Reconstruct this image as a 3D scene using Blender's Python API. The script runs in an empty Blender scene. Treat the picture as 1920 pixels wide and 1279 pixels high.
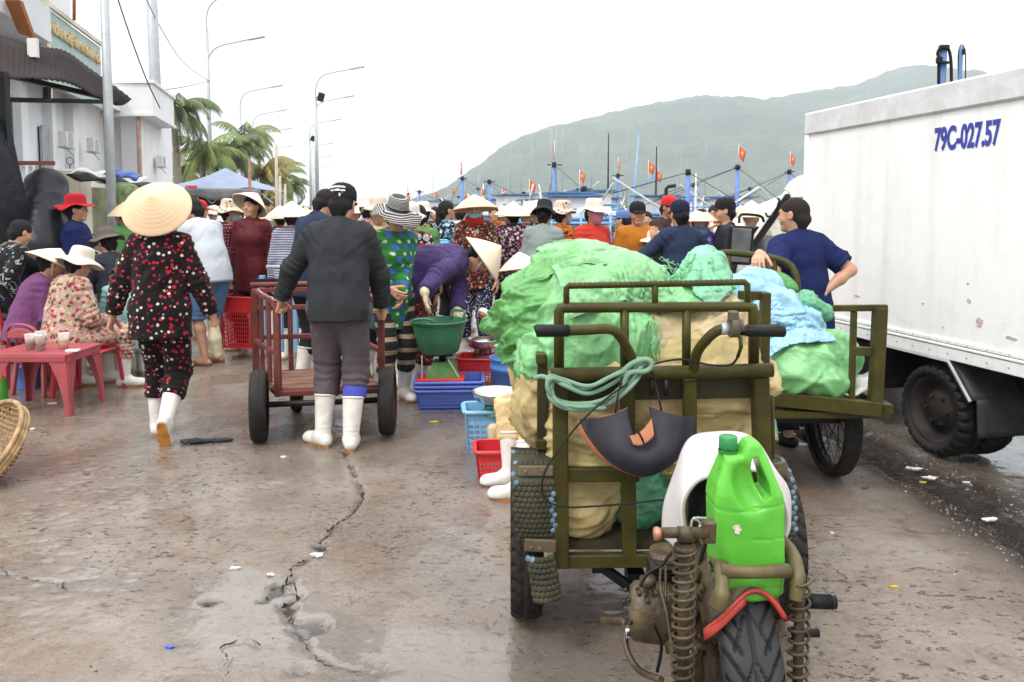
import bpy, bmesh, math, random
import numpy as np
from mathutils import Vector, Matrix, Euler
S=bpy.context.scene; COL=S.collection
R=math.radians; PI=math.pi
# ---------------------------------------------------------------- camera
F=1493.33; PITCH=R(4.0); CZ=1.5
cam=bpy.data.cameras.new('camera'); co=bpy.data.objects.new('camera',cam); COL.objects.link(co)
co.location=(0,0,CZ); co.rotation_euler=(R(90)-PITCH,0,0)
cam.sensor_width=36; cam.lens=28; cam.shift_y=-135.5/1920; cam.clip_start=0.05; cam.clip_end=9000
S.camera=co
S.render.resolution_x=1024; S.render.resolution_y=682
# ---------------------------------------------------------------- light: overcast sky and a soft sun
W=bpy.data.worlds.new('World'); S.world=W; W.use_nodes=True
_n=W.node_tree.nodes; _l=W.node_tree.links; _n.clear()
wo=_n.new('ShaderNodeOutputWorld'); bg=_n.new('ShaderNodeBackground'); bg.inputs[1].default_value=1.0
sky=_n.new('ShaderNodeTexSky'); sky.sky_type='NISHITA'; sky.sun_disc=False; sky.sun_elevation=R(58); sky.sun_rotation=R(-130); sky.dust_density=4
sc=_n.new('ShaderNodeVectorMath'); sc.operation='SCALE'; sc.inputs['Scale'].default_value=0.10
_l.new(sky.outputs[0],sc.inputs[0])
tc=_n.new('ShaderNodeTexCoord'); sp=_n.new('ShaderNodeSeparateXYZ'); _l.new(tc.outputs['Generated'],sp.inputs[0])
mr=_n.new('ShaderNodeMapRange'); mr.inputs['From Min'].default_value=0.0; mr.inputs['From Max'].default_value=1.0
mr.inputs['To Min'].default_value=0.745; mr.inputs['To Max'].default_value=2.75; _l.new(sp.outputs['Z'],mr.inputs['Value'])
ns=_n.new('ShaderNodeTexNoise'); ns.inputs['Scale'].default_value=1.6; ns.inputs['Detail'].default_value=4; _l.new(tc.outputs['Generated'],ns.inputs['Vector'])
nm=_n.new('ShaderNodeMapRange'); nm.inputs['To Min'].default_value=0.97; nm.inputs['To Max'].default_value=1.03; _l.new(ns.outputs['Fac'],nm.inputs['Value'])
mm=_n.new('ShaderNodeMath'); mm.operation='MULTIPLY'; _l.new(mr.outputs[0],mm.inputs[0]); _l.new(nm.outputs[0],mm.inputs[1])
cl=_n.new('ShaderNodeVectorMath'); cl.operation='SCALE'; cl.inputs[0].default_value=(0.985,0.995,1.0); _l.new(mm.outputs[0],cl.inputs['Scale'])
mx=_n.new('ShaderNodeMix'); mx.data_type='RGBA'; mx.inputs[0].default_value=0.94
_l.new(sc.outputs[0],mx.inputs[6]); _l.new(cl.outputs[0],mx.inputs[7]); _l.new(mx.outputs[2],bg.inputs[0]); _l.new(bg.outputs[0],wo.inputs[0])
sun=bpy.data.lights.new('sun','SUN'); sun.energy=1.5; sun.angle=R(11); sun.color=(1,0.96,0.9)
so=bpy.data.objects.new('sun',sun); COL.objects.link(so); so.rotation_euler=Euler((R(34),R(-18),R(-12)))
S.view_settings.view_transform='Standard'; S.view_settings.look='None'; S.view_settings.gamma=1; S.view_settings.exposure=0.30
try: S.cycles.volume_bounces=1; S.cycles.transparent_max_bounces=12
except Exception: pass
# ---------------------------------------------------------------- pixel helpers (photo pixels -> world points at a chosen distance)
def ray(px,py):
    u=(px-960)/F; v=(504-py)/F; c,s=math.cos(PITCH),math.sin(PITCH)
    return Vector((u, v*s+c, v*c-s))
def P(px,py,Y):
    d=ray(px,py); t=Y/d.y; return Vector((0,0,CZ))+d*t
def G(px,py,z=0.0):
    d=ray(px,py); t=(z-CZ)/d.z; return Vector((0,0,CZ))+d*t
def V(*a): return Vector(a)
# ---------------------------------------------------------------- numpy noise
def _h(ix,iy,iz,seed):
    n=(ix*374761393+iy*668265263+iz*2147483647+seed*144665)&0xffffffff
    n=((n^(n>>13))*1274126177)&0xffffffff
    n=(n^(n>>16))
    return (n&0xffff)/32767.5-1.0
def vnoise(p,seed=0):
    p=np.asarray(p,dtype=np.float64); i=np.floor(p).astype(np.int64); f=p-i; u=f*f*(3-2*f)
    r=0
    for dx in (0,1):
        wx=u[...,0] if dx else 1-u[...,0]
        for dy in (0,1):
            wy=u[...,1] if dy else 1-u[...,1]
            for dz in (0,1):
                wz=u[...,2] if dz else 1-u[...,2]
                r=r+wx*wy*wz*_h(i[...,0]+dx,i[...,1]+dy,i[...,2]+dz,seed)
    return r
def fbm(p,oct=4,seed=0):
    r=0;a=1;p=np.asarray(p,float)
    for o in range(oct): r=r+a*vnoise(p*2**o+o*17.3,seed+o); a*=.5
    return r/1.9
def worley(p,seed=0):
    p=np.asarray(p,float); i=np.floor(p).astype(np.int64); f1=np.full(p.shape[:-1],9.); f2=f1.copy()
    for dx in (-1,0,1):
        for dy in (-1,0,1):
            for dz in (-1,0,1):
                c=i+np.array([dx,dy,dz])
                q=np.stack([_h(c[...,0],c[...,1],c[...,2],seed+k*7)*.5+.5 for k in range(3)],-1)+c
                d=np.linalg.norm(q-p,axis=-1)
                f2=np.minimum(np.maximum(f1,d),f2); f1=np.minimum(f1,d)
    return f1,f2
# ---------------------------------------------------------------- objects
def tag(o,label=None,cat=None,group=None,kind=None):
    if label: o['label']=label
    if cat: o['category']=cat
    if group: o['group']=group
    if kind: o['kind']=kind
    return o
def thing(name,label,cat,loc=(0,0,0),rz=0,group=None,scale=1):
    o=bpy.data.objects.new(name,None); COL.objects.link(o); o.empty_display_size=.1
    o.location=loc; o.rotation_euler=(0,0,rz); o.scale=(scale,)*3
    return tag(o,label,cat,group)
def link(name,me,mat=None,parent=None,loc=None):
    o=bpy.data.objects.new(name,me); COL.objects.link(o)
    if mat is not None:
        if len(me.materials): me.materials.clear()
        for m in (mat if isinstance(mat,(list,tuple)) else [mat]): me.materials.append(m)
    if parent is not None: o.parent=parent
    if loc is not None: o.location=loc
    return o
def copy_tree(o,parent=None,loc=None,rz=None,label=None,scale=None):
    c=o.copy(); COL.objects.link(c)
    if parent is not None: c.parent=parent
    if loc is not None: c.location=loc
    if rz is not None: c.rotation_euler=(0,0,rz)
    if label: c['label']=label
    if scale is not None: c.scale=scale if hasattr(scale,'__len__') else (scale,)*3
    for ch in list(CH(o)): copy_tree(ch,c)
    return c
def CH(o): return [x for x in COL.objects if x.parent==o]
def fast_mesh(name,v,q,smooth=True):
    me=bpy.data.meshes.new(name); v=np.asarray(v,dtype=np.float32); q=np.asarray(q,dtype=np.int32)
    n=q.shape[1]
    me.vertices.add(len(v)); me.vertices.foreach_set('co',v.ravel())
    me.loops.add(q.size); me.loops.foreach_set('vertex_index',q.ravel())
    me.polygons.add(len(q)); me.polygons.foreach_set('loop_start',np.arange(0,q.size,n,dtype=np.int32))
    try: me.polygons.foreach_set('loop_total',np.full(len(q),n,dtype=np.int32))
    except Exception: pass
    me.polygons.foreach_set('use_smooth',np.full(len(q),smooth))
    me.update(calc_edges=True); me.validate(); return me
def normals(v,q):
    a=v[q[:,0]];b=v[q[:,1]];c=v[q[:,2]];d=v[q[:,3]] if q.shape[1]>3 else a
    n=np.cross(c-a,d-b) if q.shape[1]>3 else np.cross(b-a,c-a)
    N=np.zeros_like(v)
    for k in range(q.shape[1]): np.add.at(N,q[:,k],n)
    return N/(np.linalg.norm(N,axis=1,keepdims=True)+1e-12)
def frame(d):
    d=Vector(d).normalized(); u=Vector((0,0,1)) if abs(d.z)<.95 else Vector((1,0,0))
    x=d.cross(u).normalized(); y=x.cross(d).normalized(); return x,y,d
class MB:
    def __init__(s): s.v=[];s.f=[];s.m=[];s.sm=[]
    def add(s,v,f,m=0,smooth=False):
        b=len(s.v); s.v+= [Vector(x) for x in v]
        for a in f: s.f.append([i+b for i in a]); s.m.append(m); s.sm.append(smooth)
    def box(s,c,size,rot=None,m=0,bev=0.0,seg=1):
        bm=bmesh.new(); bmesh.ops.create_cube(bm,size=1)
        M=(rot.to_4x4() if isinstance(rot,(Matrix,)) else (Euler(rot).to_matrix().to_4x4() if rot else Matrix()))
        for v in bm.verts: v.co=Vector((v.co.x*size[0],v.co.y*size[1],v.co.z*size[2]))
        if bev>0: bmesh.ops.bevel(bm,geom=bm.edges[:],offset=min(bev,min(size)*.45),segments=seg,affect='EDGES',profile=.5)
        bm.verts.index_update()
        s.add([M@v.co+Vector(c) for v in bm.verts],[[v.index for v in f.verts] for f in bm.faces],m); bm.free(); return s
    def bar(s,a,b,w,h=None,m=0,bev=0.002,up=None):
        a=Vector(a);b=Vector(b);h=h or w; d=(b-a)
        x,y,z=frame(d)
        if up is not None:
            u=Vector(up); y=(u-z*u.dot(z)).normalized(); x=y.cross(z)
        M=Matrix((x,y,z)).transposed()
        return s.box((a+b)/2,(w,h,d.length),M,m,bev)
    def cyl(s,a,b,r,r2=None,n=16,m=0,cap=True,smooth=True):
        return s.tube([a,b],[r,r if r2 is None else r2],n,m,cap,smooth)
    def tube(s,pts,r,n=10,m=0,cap=True,smooth=True,closed=False,flat=1.0):
        pts=[Vector(p) for p in pts]; N=len(pts); rr=r if hasattr(r,'__len__') else [r]*N
        vs=[]; x=None
        for i,p in enumerate(pts):
            if closed: d=pts[(i+1)%N]-pts[i-1]
            else: d=pts[min(i+1,N-1)]-pts[max(i-1,0)]
            if d.length<1e-9: d=Vector((0,0,1))
            d.normalize()
            if x is None: x,y,_=frame(d)
            else:
                x=(x-d*x.dot(d)); x=x.normalized() if x.length>1e-6 else frame(d)[0]; y=d.cross(x)
            y=d.cross(x)
            for k in range(n):
                t=2*PI*k/n; vs.append(p+x*(math.cos(t)*rr[i])+y*(math.sin(t)*rr[i]*flat))
        fs=[]; M=N if closed else N-1
        for i in range(M):
            j=(i+1)%N
            for k in range(n): fs.append([i*n+k,i*n+(k+1)%n,j*n+(k+1)%n,j*n+k])
        b=len(s.v); s.add(vs,fs,m,smooth)
        if cap and not closed:
            s.f.append([b+k for k in range(n)][::-1]); s.m.append(m); s.sm.append(False)
            s.f.append([b+(N-1)*n+k for k in range(n)]); s.m.append(m); s.sm.append(False)
        return s
    def lathe(s,prof,c=(0,0,0),n=32,m=0,axis=(0,0,1),smooth=True,sx=1,sy=1,fn=None,close=False):
        c=Vector(c); x,y,z=frame(axis)
        if abs(Vector(axis).normalized().z)>.999: x,y,z=Vector((1,0,0)),Vector((0,1,0)),Vector((0,0,1))
        vs=[]
        for (r,h) in prof:
            for k in range(n):
                t=2*PI*k/n; rr=r; hh=h
                if fn: rr,hh=fn(r,h,t)
                vs.append(c+x*(math.cos(t)*rr*sx)+y*(math.sin(t)*rr*sy)+z*hh)
        fs=[]; L=len(prof)
        for i in range(L if close else L-1):
            j=(i+1)%L
            for k in range(n): fs.append([i*n+k,i*n+(k+1)%n,j*n+(k+1)%n,j*n+k])
        s.add(vs,fs,m,smooth); return s
    def prism(s,poly,a,b,m=0):
        """poly: 3d points (planar); extruded by vector b-a offset"""
        a=Vector(a);b=Vector(b);n=len(poly)
        v=[Vector(p)+a for p in poly]+[Vector(p)+b for p in poly]
        s.add(v,[list(range(n))[::-1],list(range(n,2*n))]+[[i,(i+1)%n,n+(i+1)%n,n+i] for i in range(n)],m); return s
    def grid(s,fn,nu,nv,m=0,smooth=True,thick=0):
        vs=[Vector(fn(i/nu,j/nv)) for j in range(nv+1) for i in range(nu+1)]
        fs=[[j*(nu+1)+i,j*(nu+1)+i+1,(j+1)*(nu+1)+i+1,(j+1)*(nu+1)+i] for j in range(nv) for i in range(nu)]
        if thick:
            q=np.array(fs); v=np.array([list(a) for a in vs]); N=normals(v,q); v2=v-N*thick; b=len(vs)
            vs=vs+[Vector(a) for a in v2]; fs2=[[a+b for a in f[::-1]] for f in fs]
            W=nu+1; ring=[i for i in range(nu+1)]+[j*W+nu for j in range(1,nv+1)]+[nv*W+i for i in range(nu-1,-1,-1)]+[j*W for j in range(nv-1,0,-1)]
            fs3=[[ring[(k+1)%len(ring)],ring[k],ring[k]+b,ring[(k+1)%len(ring)]+b] for k in range(len(ring))]
            fs=fs+fs2+fs3
        s.add(vs,fs,m,smooth); return s
    def xf(s,M):
        s.v=[M@v for v in s.v]; return s
    def mesh(s,name,off=None):
        me=bpy.data.meshes.new(name); o=Vector(off) if off is not None else Vector((0,0,0))
        me.from_pydata([v-o for v in s.v],[],s.f); 
        me.polygons.foreach_set('material_index',s.m); me.polygons.foreach_set('use_smooth',s.sm); me.update(); return me
    def obj(s,name,mat,parent=None,world=True):
        """vertices are in world space unless world=False; parents carry only a location"""
        off=parent_off(parent) if (world and parent is not None) else None
        return link(name,s.mesh(name,off),mat,parent)
def parent_off(p):
    o=Vector((0,0,0))
    while p is not None: o=o+p.location; p=p.parent
    return o
def solo(s,name,mat,label,cat,loc=None,group=None,kind=None):
    """one-mesh thing; vertices in world space, origin moved to loc"""
    if loc is None:
        xs=[v.x for v in s.v];ys=[v.y for v in s.v];zs=[v.z for v in s.v]; loc=Vector(((min(xs)+max(xs))/2,(min(ys)+max(ys))/2,min(zs)))
    o=link(name,s.mesh(name,loc),mat); o.location=loc; return tag(o,label,cat,group,kind)
MB.solo=solo
def arc(c,r,a0,a1,n,u,v):
    c=Vector(c);u=Vector(u);v=Vector(v); return [c+u*(r*math.cos(a0+(a1-a0)*i/n))+v*(r*math.sin(a0+(a1-a0)*i/n)) for i in range(n+1)]
def spline(pts,n=8):
    pts=[Vector(p) for p in pts]; out=[]
    for i in range(len(pts)-1):
        p0=pts[max(i-1,0)];p1=pts[i];p2=pts[i+1];p3=pts[min(i+2,len(pts)-1)]
        for k in range(n):
            t=k/n; out.append(.5*((2*p1)+(p2-p0)*t+(2*p0-5*p1+4*p2-p3)*t*t+(3*p1-p0-3*p2+p3)*t**3))
    out.append(pts[-1]); return out
# ---------------------------------------------------------------- signed-distance modelling
def cap(a,b,ra,rb=None,c0=False,c1=False,flat=None,sub=False,k=None): return ('c',np.array(a,float),np.array(b,float),ra,ra if rb is None else rb,c0,c1,flat,sub,k)
def ell(c,r,M=None,sub=False,k=None): return ('e',np.array(c,float),np.array(r,float),None if M is None else np.array(M,float),sub,k)
def sdf(prims,h,k=.03,cuts=(),fn=None):
    lo=[];hi=[]
    for p in prims:
        if p[0]=='c':
            if p[8]: continue
            r=max(p[3],p[4]); lo.append(np.minimum(p[1],p[2])-r);hi.append(np.maximum(p[1],p[2])+r)
        else:
            if p[4]: continue
            r=max(p[2]); lo.append(p[1]-r);hi.append(p[1]+r)
    lo=np.min(lo,0)-3*h-k*.3;hi=np.max(hi,0)+3*h+k*.3
    n=np.ceil((hi-lo)/h).astype(int)+1
    D=np.full(n,.2,dtype=np.float32); ax=[lo[i]+h*np.arange(n[i]) for i in range(3)]
    for p in prims:
        sub=p[8] if p[0]=='c' else p[4]; kk=(p[9] if p[0]=='c' else p[5]); kk=k if kk is None else kk
        if p[0]=='c': r=max(p[3],p[4]); a=np.minimum(p[1],p[2])-r;b=np.maximum(p[1],p[2])+r
        else: r=max(p[2]); a=p[1]-r;b=p[1]+r
        m=kk+2.5*h
        i0=np.clip(np.floor((a-m-lo)/h).astype(int),0,n-1);i1=np.clip(np.ceil((b+m-lo)/h).astype(int)+1,1,n)
        if np.any(i1<=i0): continue
        X,Y,Z=np.meshgrid(ax[0][i0[0]:i1[0]],ax[1][i0[1]:i1[1]],ax[2][i0[2]:i1[2]],indexing='ij')
        Q=np.stack([X,Y,Z],-1)
        if p[0]=='c':
            A,B,ra,rb,c0,c1,flat=p[1:8]; AB=B-A; L2=AB@AB+1e-12; L=math.sqrt(L2)
            W_=Q-A; tt=(W_@AB)/L2; t=np.clip(tt,0,1); dv=W_-t[...,None]*AB
            if flat is not None:
                fv=np.array(flat[0],float); fv/=np.linalg.norm(fv); c_=dv@fv; dv=dv+ (c_*(1/flat[1]-1))[...,None]*fv
            dist=np.linalg.norm(dv,axis=-1)-(ra+(rb-ra)*t)
            if flat is not None: dist=dist*np.where(dist>0,1,flat[1])
            if c0: dist=np.maximum(dist,-tt*L)
            if c1: dist=np.maximum(dist,(tt-1)*L)
        else:
            q=Q-p[1]
            if p[3] is not None: q=q@p[3]
            r=p[2]; k0=np.linalg.norm(q/r,axis=-1); k1=np.linalg.norm(q/(r*r),axis=-1)+1e-9; dist=k0*(k0-1)/k1
        s=D[i0[0]:i1[0],i0[1]:i1[1],i0[2]:i1[2]]
        if sub:
            e=-dist; hh=np.clip(kk-np.abs(s-e),0,None)/max(kk,1e-6); D[i0[0]:i1[0],i0[1]:i1[1],i0[2]:i1[2]]=np.maximum(s,e)+hh*hh*kk*.25
        else:
            hh=np.clip(kk-np.abs(s-dist),0,None)/max(kk,1e-6); D[i0[0]:i1[0],i0[1]:i1[1],i0[2]:i1[2]]=np.minimum(s,dist)-hh*hh*kk*.25
    if cuts or fn:
        X,Y,Z=np.meshgrid(*ax,indexing='ij'); Q=np.stack([X,Y,Z],-1)
        for (pt,nn) in cuts:
            nn=np.array(nn,float); nn/=np.linalg.norm(nn); D=np.maximum(D,(Q-np.array(pt,float))@nn)
        if fn: D=fn(Q,D)
    D[0]=D[-1]=.1; D[:,0]=D[:,-1]=.1; D[:,:,0]=D[:,:,-1]=.1
    return nets(D,lo,h)
def nets(D,o,h):
    Sg=D<0; c=np.zeros(tuple(np.array(D.shape)-1),np.int8)
    offs=[(i,j,k) for i in (0,1) for j in (0,1) for k in (0,1)]
    nx,ny,nz=c.shape
    for (i,j,k) in offs: c+=Sg[i:i+nx,j:j+ny,k:k+nz]
    act=(c>0)&(c<8); idx=np.full(c.shape,-1,np.int64); ii=np.argwhere(act); idx[act]=np.arange(len(ii))
    acc=np.zeros((len(ii),3));cnt=np.zeros(len(ii)); val={f:D[ii[:,0]+f[0],ii[:,1]+f[1],ii[:,2]+f[2]] for f in offs}
    for a in offs:
        for d in range(3):
            if a[d]==0:
                b=list(a); b[d]=1; b=tuple(b); va=val[a];vb=val[b]; m=(va<0)!=(vb<0)
                t=np.where(m,va/np.where(m,va-vb,1),0); p=np.array(a,float)[None,:].repeat(len(ii),0); p[:,d]+=t
                acc+=p*m[:,None]; cnt+=m
    v=(ii+acc/np.maximum(cnt,1)[:,None])*h+o
    F_=[]
    for d in range(3):
        e,f=[(1,2),(2,0),(0,1)][d]
        s0=[slice(None)]*3;s1=[slice(None)]*3; s0[d]=slice(0,-1);s1[d]=slice(1,None)
        A=Sg[tuple(s0)];B=Sg[tuple(s1)]
        for flip,M in ((False,A&~B),(True,~A&B)):
            q=np.argwhere(M); q=q[(q[:,e]>0)&(q[:,f]>0)]
            q=q[(q[:,e]<D.shape[e]-1)&(q[:,f]<D.shape[f]-1)]
            def g(de,df):
                r=q.copy(); r[:,e]+=de; r[:,f]+=df; return idx[r[:,0],r[:,1],r[:,2]]
            L=[g(-1,-1),g(0,-1),g(0,0),g(-1,0)]
            if flip: L=L[::-1]
            F_.append(np.stack(L,1))
    return v,np.concatenate(F_)
def smoothv(v,q,it=1,lam=.5):
    for _ in range(it):
        A=np.zeros_like(v);C=np.zeros(len(v))
        for k in range(4):
            a=q[:,k];b=q[:,(k+1)%4]; np.add.at(A,a,v[b]);np.add.at(A,b,v[a]);np.add.at(C,a,1);np.add.at(C,b,1)
        v=v+lam*(A/np.maximum(C,1)[:,None]-v)
    return v
def joinm(L):
    vs=[];qs=[];b=0
    for v,q in L: vs.append(v);qs.append(q+b);b+=len(v)
    return np.concatenate(vs),np.concatenate(qs)
# ---------------------------------------------------------------- materials
class NT:
    def __init__(s,name):
        s.m=bpy.data.materials.new(name); s.m.use_nodes=True; s.t=s.m.node_tree; s.t.nodes.clear()
        s.out=s.n('OutputMaterial'); s.b=s.n('BsdfPrincipled'); s.l(s.b.outputs[0],s.out.inputs[0])
        s.tc=s.n('TexCoord'); s.co=s.tc.outputs['Object']
    def n(s,k): return s.t.nodes.new('ShaderNode'+k)
    def l(s,a,b): s.t.links.new(a,b)
    def noise(s,sc,det=4,rough=.55,vec=None,dist=0):
        n=s.n('TexNoise'); n.inputs['Scale'].default_value=sc; n.inputs['Detail'].default_value=det; n.inputs['Roughness'].default_value=rough; n.inputs['Distortion'].default_value=dist
        s.l(vec or s.co,n.inputs['Vector']); return n.outputs['Fac']
    def vor(s,sc,feat='F1',vec=None,rnd=1):
        n=s.n('TexVoronoi'); n.feature=feat; n.inputs['Scale'].default_value=sc; n.inputs['Randomness'].default_value=rnd; s.l(vec or s.co,n.inputs['Vector']); return n
    def math(s,op,a,b=0,c=0):
        n=s.n('Math'); n.operation=op
        for i,x in enumerate((a,b,c)):
            if hasattr(x,'links'): s.l(x,n.inputs[i])
            elif i<3: n.inputs[i].default_value=x
        return n.outputs[0]
    def ramp(s,fac,stops,const=False):
        n=s.n('ValToRGB'); r=n.color_ramp
        if const: r.interpolation='CONSTANT'
        while len(r.elements)<len(stops): r.elements.new(.5)
        for e,(p,c) in zip(r.elements,stops): e.position=p; e.color=(c,c,c,1) if not hasattr(c,'__len__') else (*c,1)
        s.l(fac,n.inputs[0]); return n.outputs[0]
    def mix(s,f,a,b,mode='MIX'):
        n=s.n('Mix'); n.data_type='RGBA'; n.blend_type=mode
        for i,x in ((0,f),(6,a),(7,b)):
            if hasattr(x,'links'): s.l(x,n.inputs[i])
            else: n.inputs[i].default_value=(x if i==0 else (*x,1))
        return n.outputs[2]
    def mapping(s,scale=(1,1,1),vec=None,rot=(0,0,0),loc=(0,0,0)):
        n=s.n('Mapping'); n.inputs['Scale'].default_value=scale; n.inputs['Rotation'].default_value=rot; n.inputs['Location'].default_value=loc; s.l(vec or s.co,n.inputs[0]); return n.outputs[0]
    def warp(s,sc,amt,vec=None):
        n=s.n('TexNoise'); n.inputs['Scale'].default_value=sc; n.inputs['Detail'].default_value=2; s.l(vec or s.co,n.inputs['Vector'])
        a=s.n('VectorMath'); a.operation='MULTIPLY_ADD'; s.l(n.outputs['Color'],a.inputs[0]); a.inputs[1].default_value=(amt,)*3; s.l(vec or s.co,a.inputs[2]); return a.outputs[0]
    def sep(s,vec=None):
        n=s.n('SeparateXYZ'); s.l(vec or s.co,n.inputs[0]); return n.outputs
    def col(s,x):
        if hasattr(x,'links'): s.l(x,s.b.inputs['Base Color'])
        else: s.b.inputs['Base Color'].default_value=(*x,1)
    def set(s,**k):
        for a,x in k.items():
            i=s.b.inputs[a.replace('_',' ')]
            if hasattr(x,'links'): s.l(x,i)
            else: i.default_value=x
    def bump(s,h,dist=.01,st=1,prev=None):
        n=s.n('Bump'); n.inputs['Distance'].default_value=dist; n.inputs['Strength'].default_value=st; s.l(h,n.inputs['Height'])
        if prev: s.l(prev,n.inputs['Normal'])
        s.l(n.outputs[0],s.b.inputs['Normal']); return n.outputs[0]
_M={}
def pm(name,c,rough=.6,metal=0,var=.18,vs=6,bump=0,bs=40,dirt=None,ds=4,da=.5,spec=None,alpha=None,trans=0,edge=None,coat=0,sss=0):
    if name in _M: return _M[name]
    t=NT(name); f=t.noise(vs,5)
    dk=tuple(x*(1-var) for x in c); lt=tuple(min(1,x*(1+var)) for x in c)
    cc=t.ramp(f,[(.3,dk),(.7,lt)])
    if dirt:
        m=t.ramp(t.noise(ds,8,.65),[(.5-.18,0.0),(.5+.12,da)]) if True else None
        m2=t.ramp(t.noise(ds*.6,7,.7,dist=.5),[(.42,0.0),(.62,da)])
        cc=t.mix(m2,cc,dirt)
        rr=t.math('MULTIPLY_ADD',m2,.25,rough); t.set(Roughness=rr)
    else:
        rr=t.math('MULTIPLY_ADD',f,.2,rough-.1); t.set(Roughness=rr)
    t.col(cc); t.set(Metallic=metal)
    if spec is None and max(c)<.12 and metal<.1: spec=.22
    if spec is not None: t.set(Specular_IOR_Level=spec)
    if coat: t.set(Coat_Weight=coat)
    if alpha is not None: t.set(Alpha=alpha)
    if trans: t.set(Transmission_Weight=trans)
    if sss:
        t.set(Subsurface_Weight=sss); t.set(Subsurface_Scale=.02); t.b.inputs['Subsurface Radius'].default_value=(1,.35,.2)
    if bump: t.bump(t.noise(bs,6,.6),bump)
    _M[name]=t.m; return t.m
def cloth(name,c,bump=.004,fine=True,rough=.85,var=.2,sheen=.2,pat=None,**k):
    """fabric; pat(t) may return a colour socket"""
    if name in _M: return _M[name]
    t=NT(name); base=pat(t) if pat else tuple(c)
    f=t.noise(5,4); sh=t.ramp(f,[(.3,1-var),(.7,1.0)])
    t.col(t.mix(1.0,base,sh,'MULTIPLY')); t.set(Roughness=rough,Sheen_Weight=0 if (max(c)<.12 and (pat is None)) else sheen*.35,Specular_IOR_Level=.18)
    w=t.warp(3,.25)
    a=t.bump(t.noise(9,3,.5,vec=w,dist=.6),bump*2.2)
    if fine: t.bump(t.noise(300,2),.0012,1,a)
    _M[name]=t.m; return t.m
def dots(base,cols,sc,r=.33,dist=.0):
    def f(t):
        v=t.vor(sc,vec=t.warp(sc*.8,dist) if dist else None)
        m=t.ramp(v.outputs['Distance'],[(r,1.0),(r+.04,0.0)])
        h=t.sep(v.outputs['Color'])[0]; n=len(cols)
        c=t.ramp(h,[(i/n,cols[i]) for i in range(n)],True)
        return t.mix(m,base,c)
    return f
def floral(base,cols,sc,amt=.5):
    def f(t):
        w=t.warp(sc*.9,.6/sc)
        v=t.vor(sc,vec=w); v2=t.vor(sc*2.2,vec=w); h=t.sep(v.outputs['Color'])[1]; n=len(cols)
        c=t.ramp(h,[(i/n,cols[i]) for i in range(n)],True)
        m=t.ramp(v.outputs['Distance'],[(amt*.75,1.0),(amt*.75+.05,0.0)])
        c2=t.ramp(t.sep(v2.outputs['Color'])[0],[(i/n,cols[(i+1)%n]) for i in range(n)],True)
        m2=t.ramp(v2.outputs['Distance'],[(amt*.45,1.0),(amt*.45+.05,0.0)])
        m3=t.ramp(t.noise(sc*3,2),[(.45,.6),(.55,1.0)])
        a=t.mix(m2,base,c2); c=t.mix(1.0,c,m3,'MULTIPLY'); return t.mix(m,a,c)
    return f
def stripes(a,b,sc,axis=2,w=.5):
    def f(t):
        x=t.sep(t.warp(4,.02))[axis]; m=t.math('LESS_THAN',t.math('FRACT',t.math('MULTIPLY',x,sc)),w); return t.mix(m,a,b)
    return f
def plaid(base,c1,c2,sc,w=.35,w2=.08,off=.5):
    def f(t):
        s_=t.sep(t.warp(3,.02))
        fx=t.math('FRACT',t.math('MULTIPLY',s_[0],sc)); fy=t.math('FRACT',t.math('MULTIPLY',s_[2],sc))
        fz=t.math('FRACT',t.math('MULTIPLY',s_[1],sc)); fx=t.math('FRACT',t.math('ADD',fx,fz))
        bx=t.math('LESS_THAN',fx,w); by=t.math('LESS_THAN',fy,w); b=t.math('MULTIPLY',bx,by)
        hb=lambda q_:t.math('LESS_THAN',t.math('ABSOLUTE',t.math('SUBTRACT',t.math('ABSOLUTE',t.math('SUBTRACT',q_,.68)),.055)),w2*.45)
        ox=hb(fx); oy=hb(fy)
        ax_=t.math('LESS_THAN',t.math('ABSOLUTE',t.math('SUBTRACT',fx,.68)),.14); ay=t.math('LESS_THAN',t.math('ABSOLUTE',t.math('SUBTRACT',fy,.68)),.14)
        l=t.math('MULTIPLY',t.math('MAXIMUM',t.math('MULTIPLY',ox,ay),t.math('MULTIPLY',oy,ax_)),1.0)
        dk=t.math('MULTIPLY',t.math('MAXIMUM',bx,by),.35)
        c=t.mix(dk,base,tuple(x*.25 for x in base)); c=t.mix(b,c,c1); return t.mix(l,c,c2)
    return f
SKIN=pm('skin',(.50,.27,.17),.5,var=.12,vs=18,bump=.0008,bs=120,sss=.1)
SKIN2=pm('skin_tanned',(.38,.19,.115),.5,var=.12,vs=18,bump=.0008,bs=120,sss=.1)
HAIR=pm('black_hair',(.012,.010,.010),.62,var=.5,vs=80,bump=.012,bs=160)
DARK=pm('eye_dark',(.02,.012,.01),.3); LIP=pm('lips',(.36,.11,.09),.5)
BOOT=pm('white_rubber_boot',(.74,.72,.68),.38,var=.05,dirt=(.30,.22,.15),ds=9,da=.35,bump=.002,bs=12)
SOLE=pm('amber_rubber_sole',(.62,.25,.03),.45,var=.25,dirt=(.15,.06,.02),ds=14,da=.7,bump=.003,bs=60)
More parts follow.
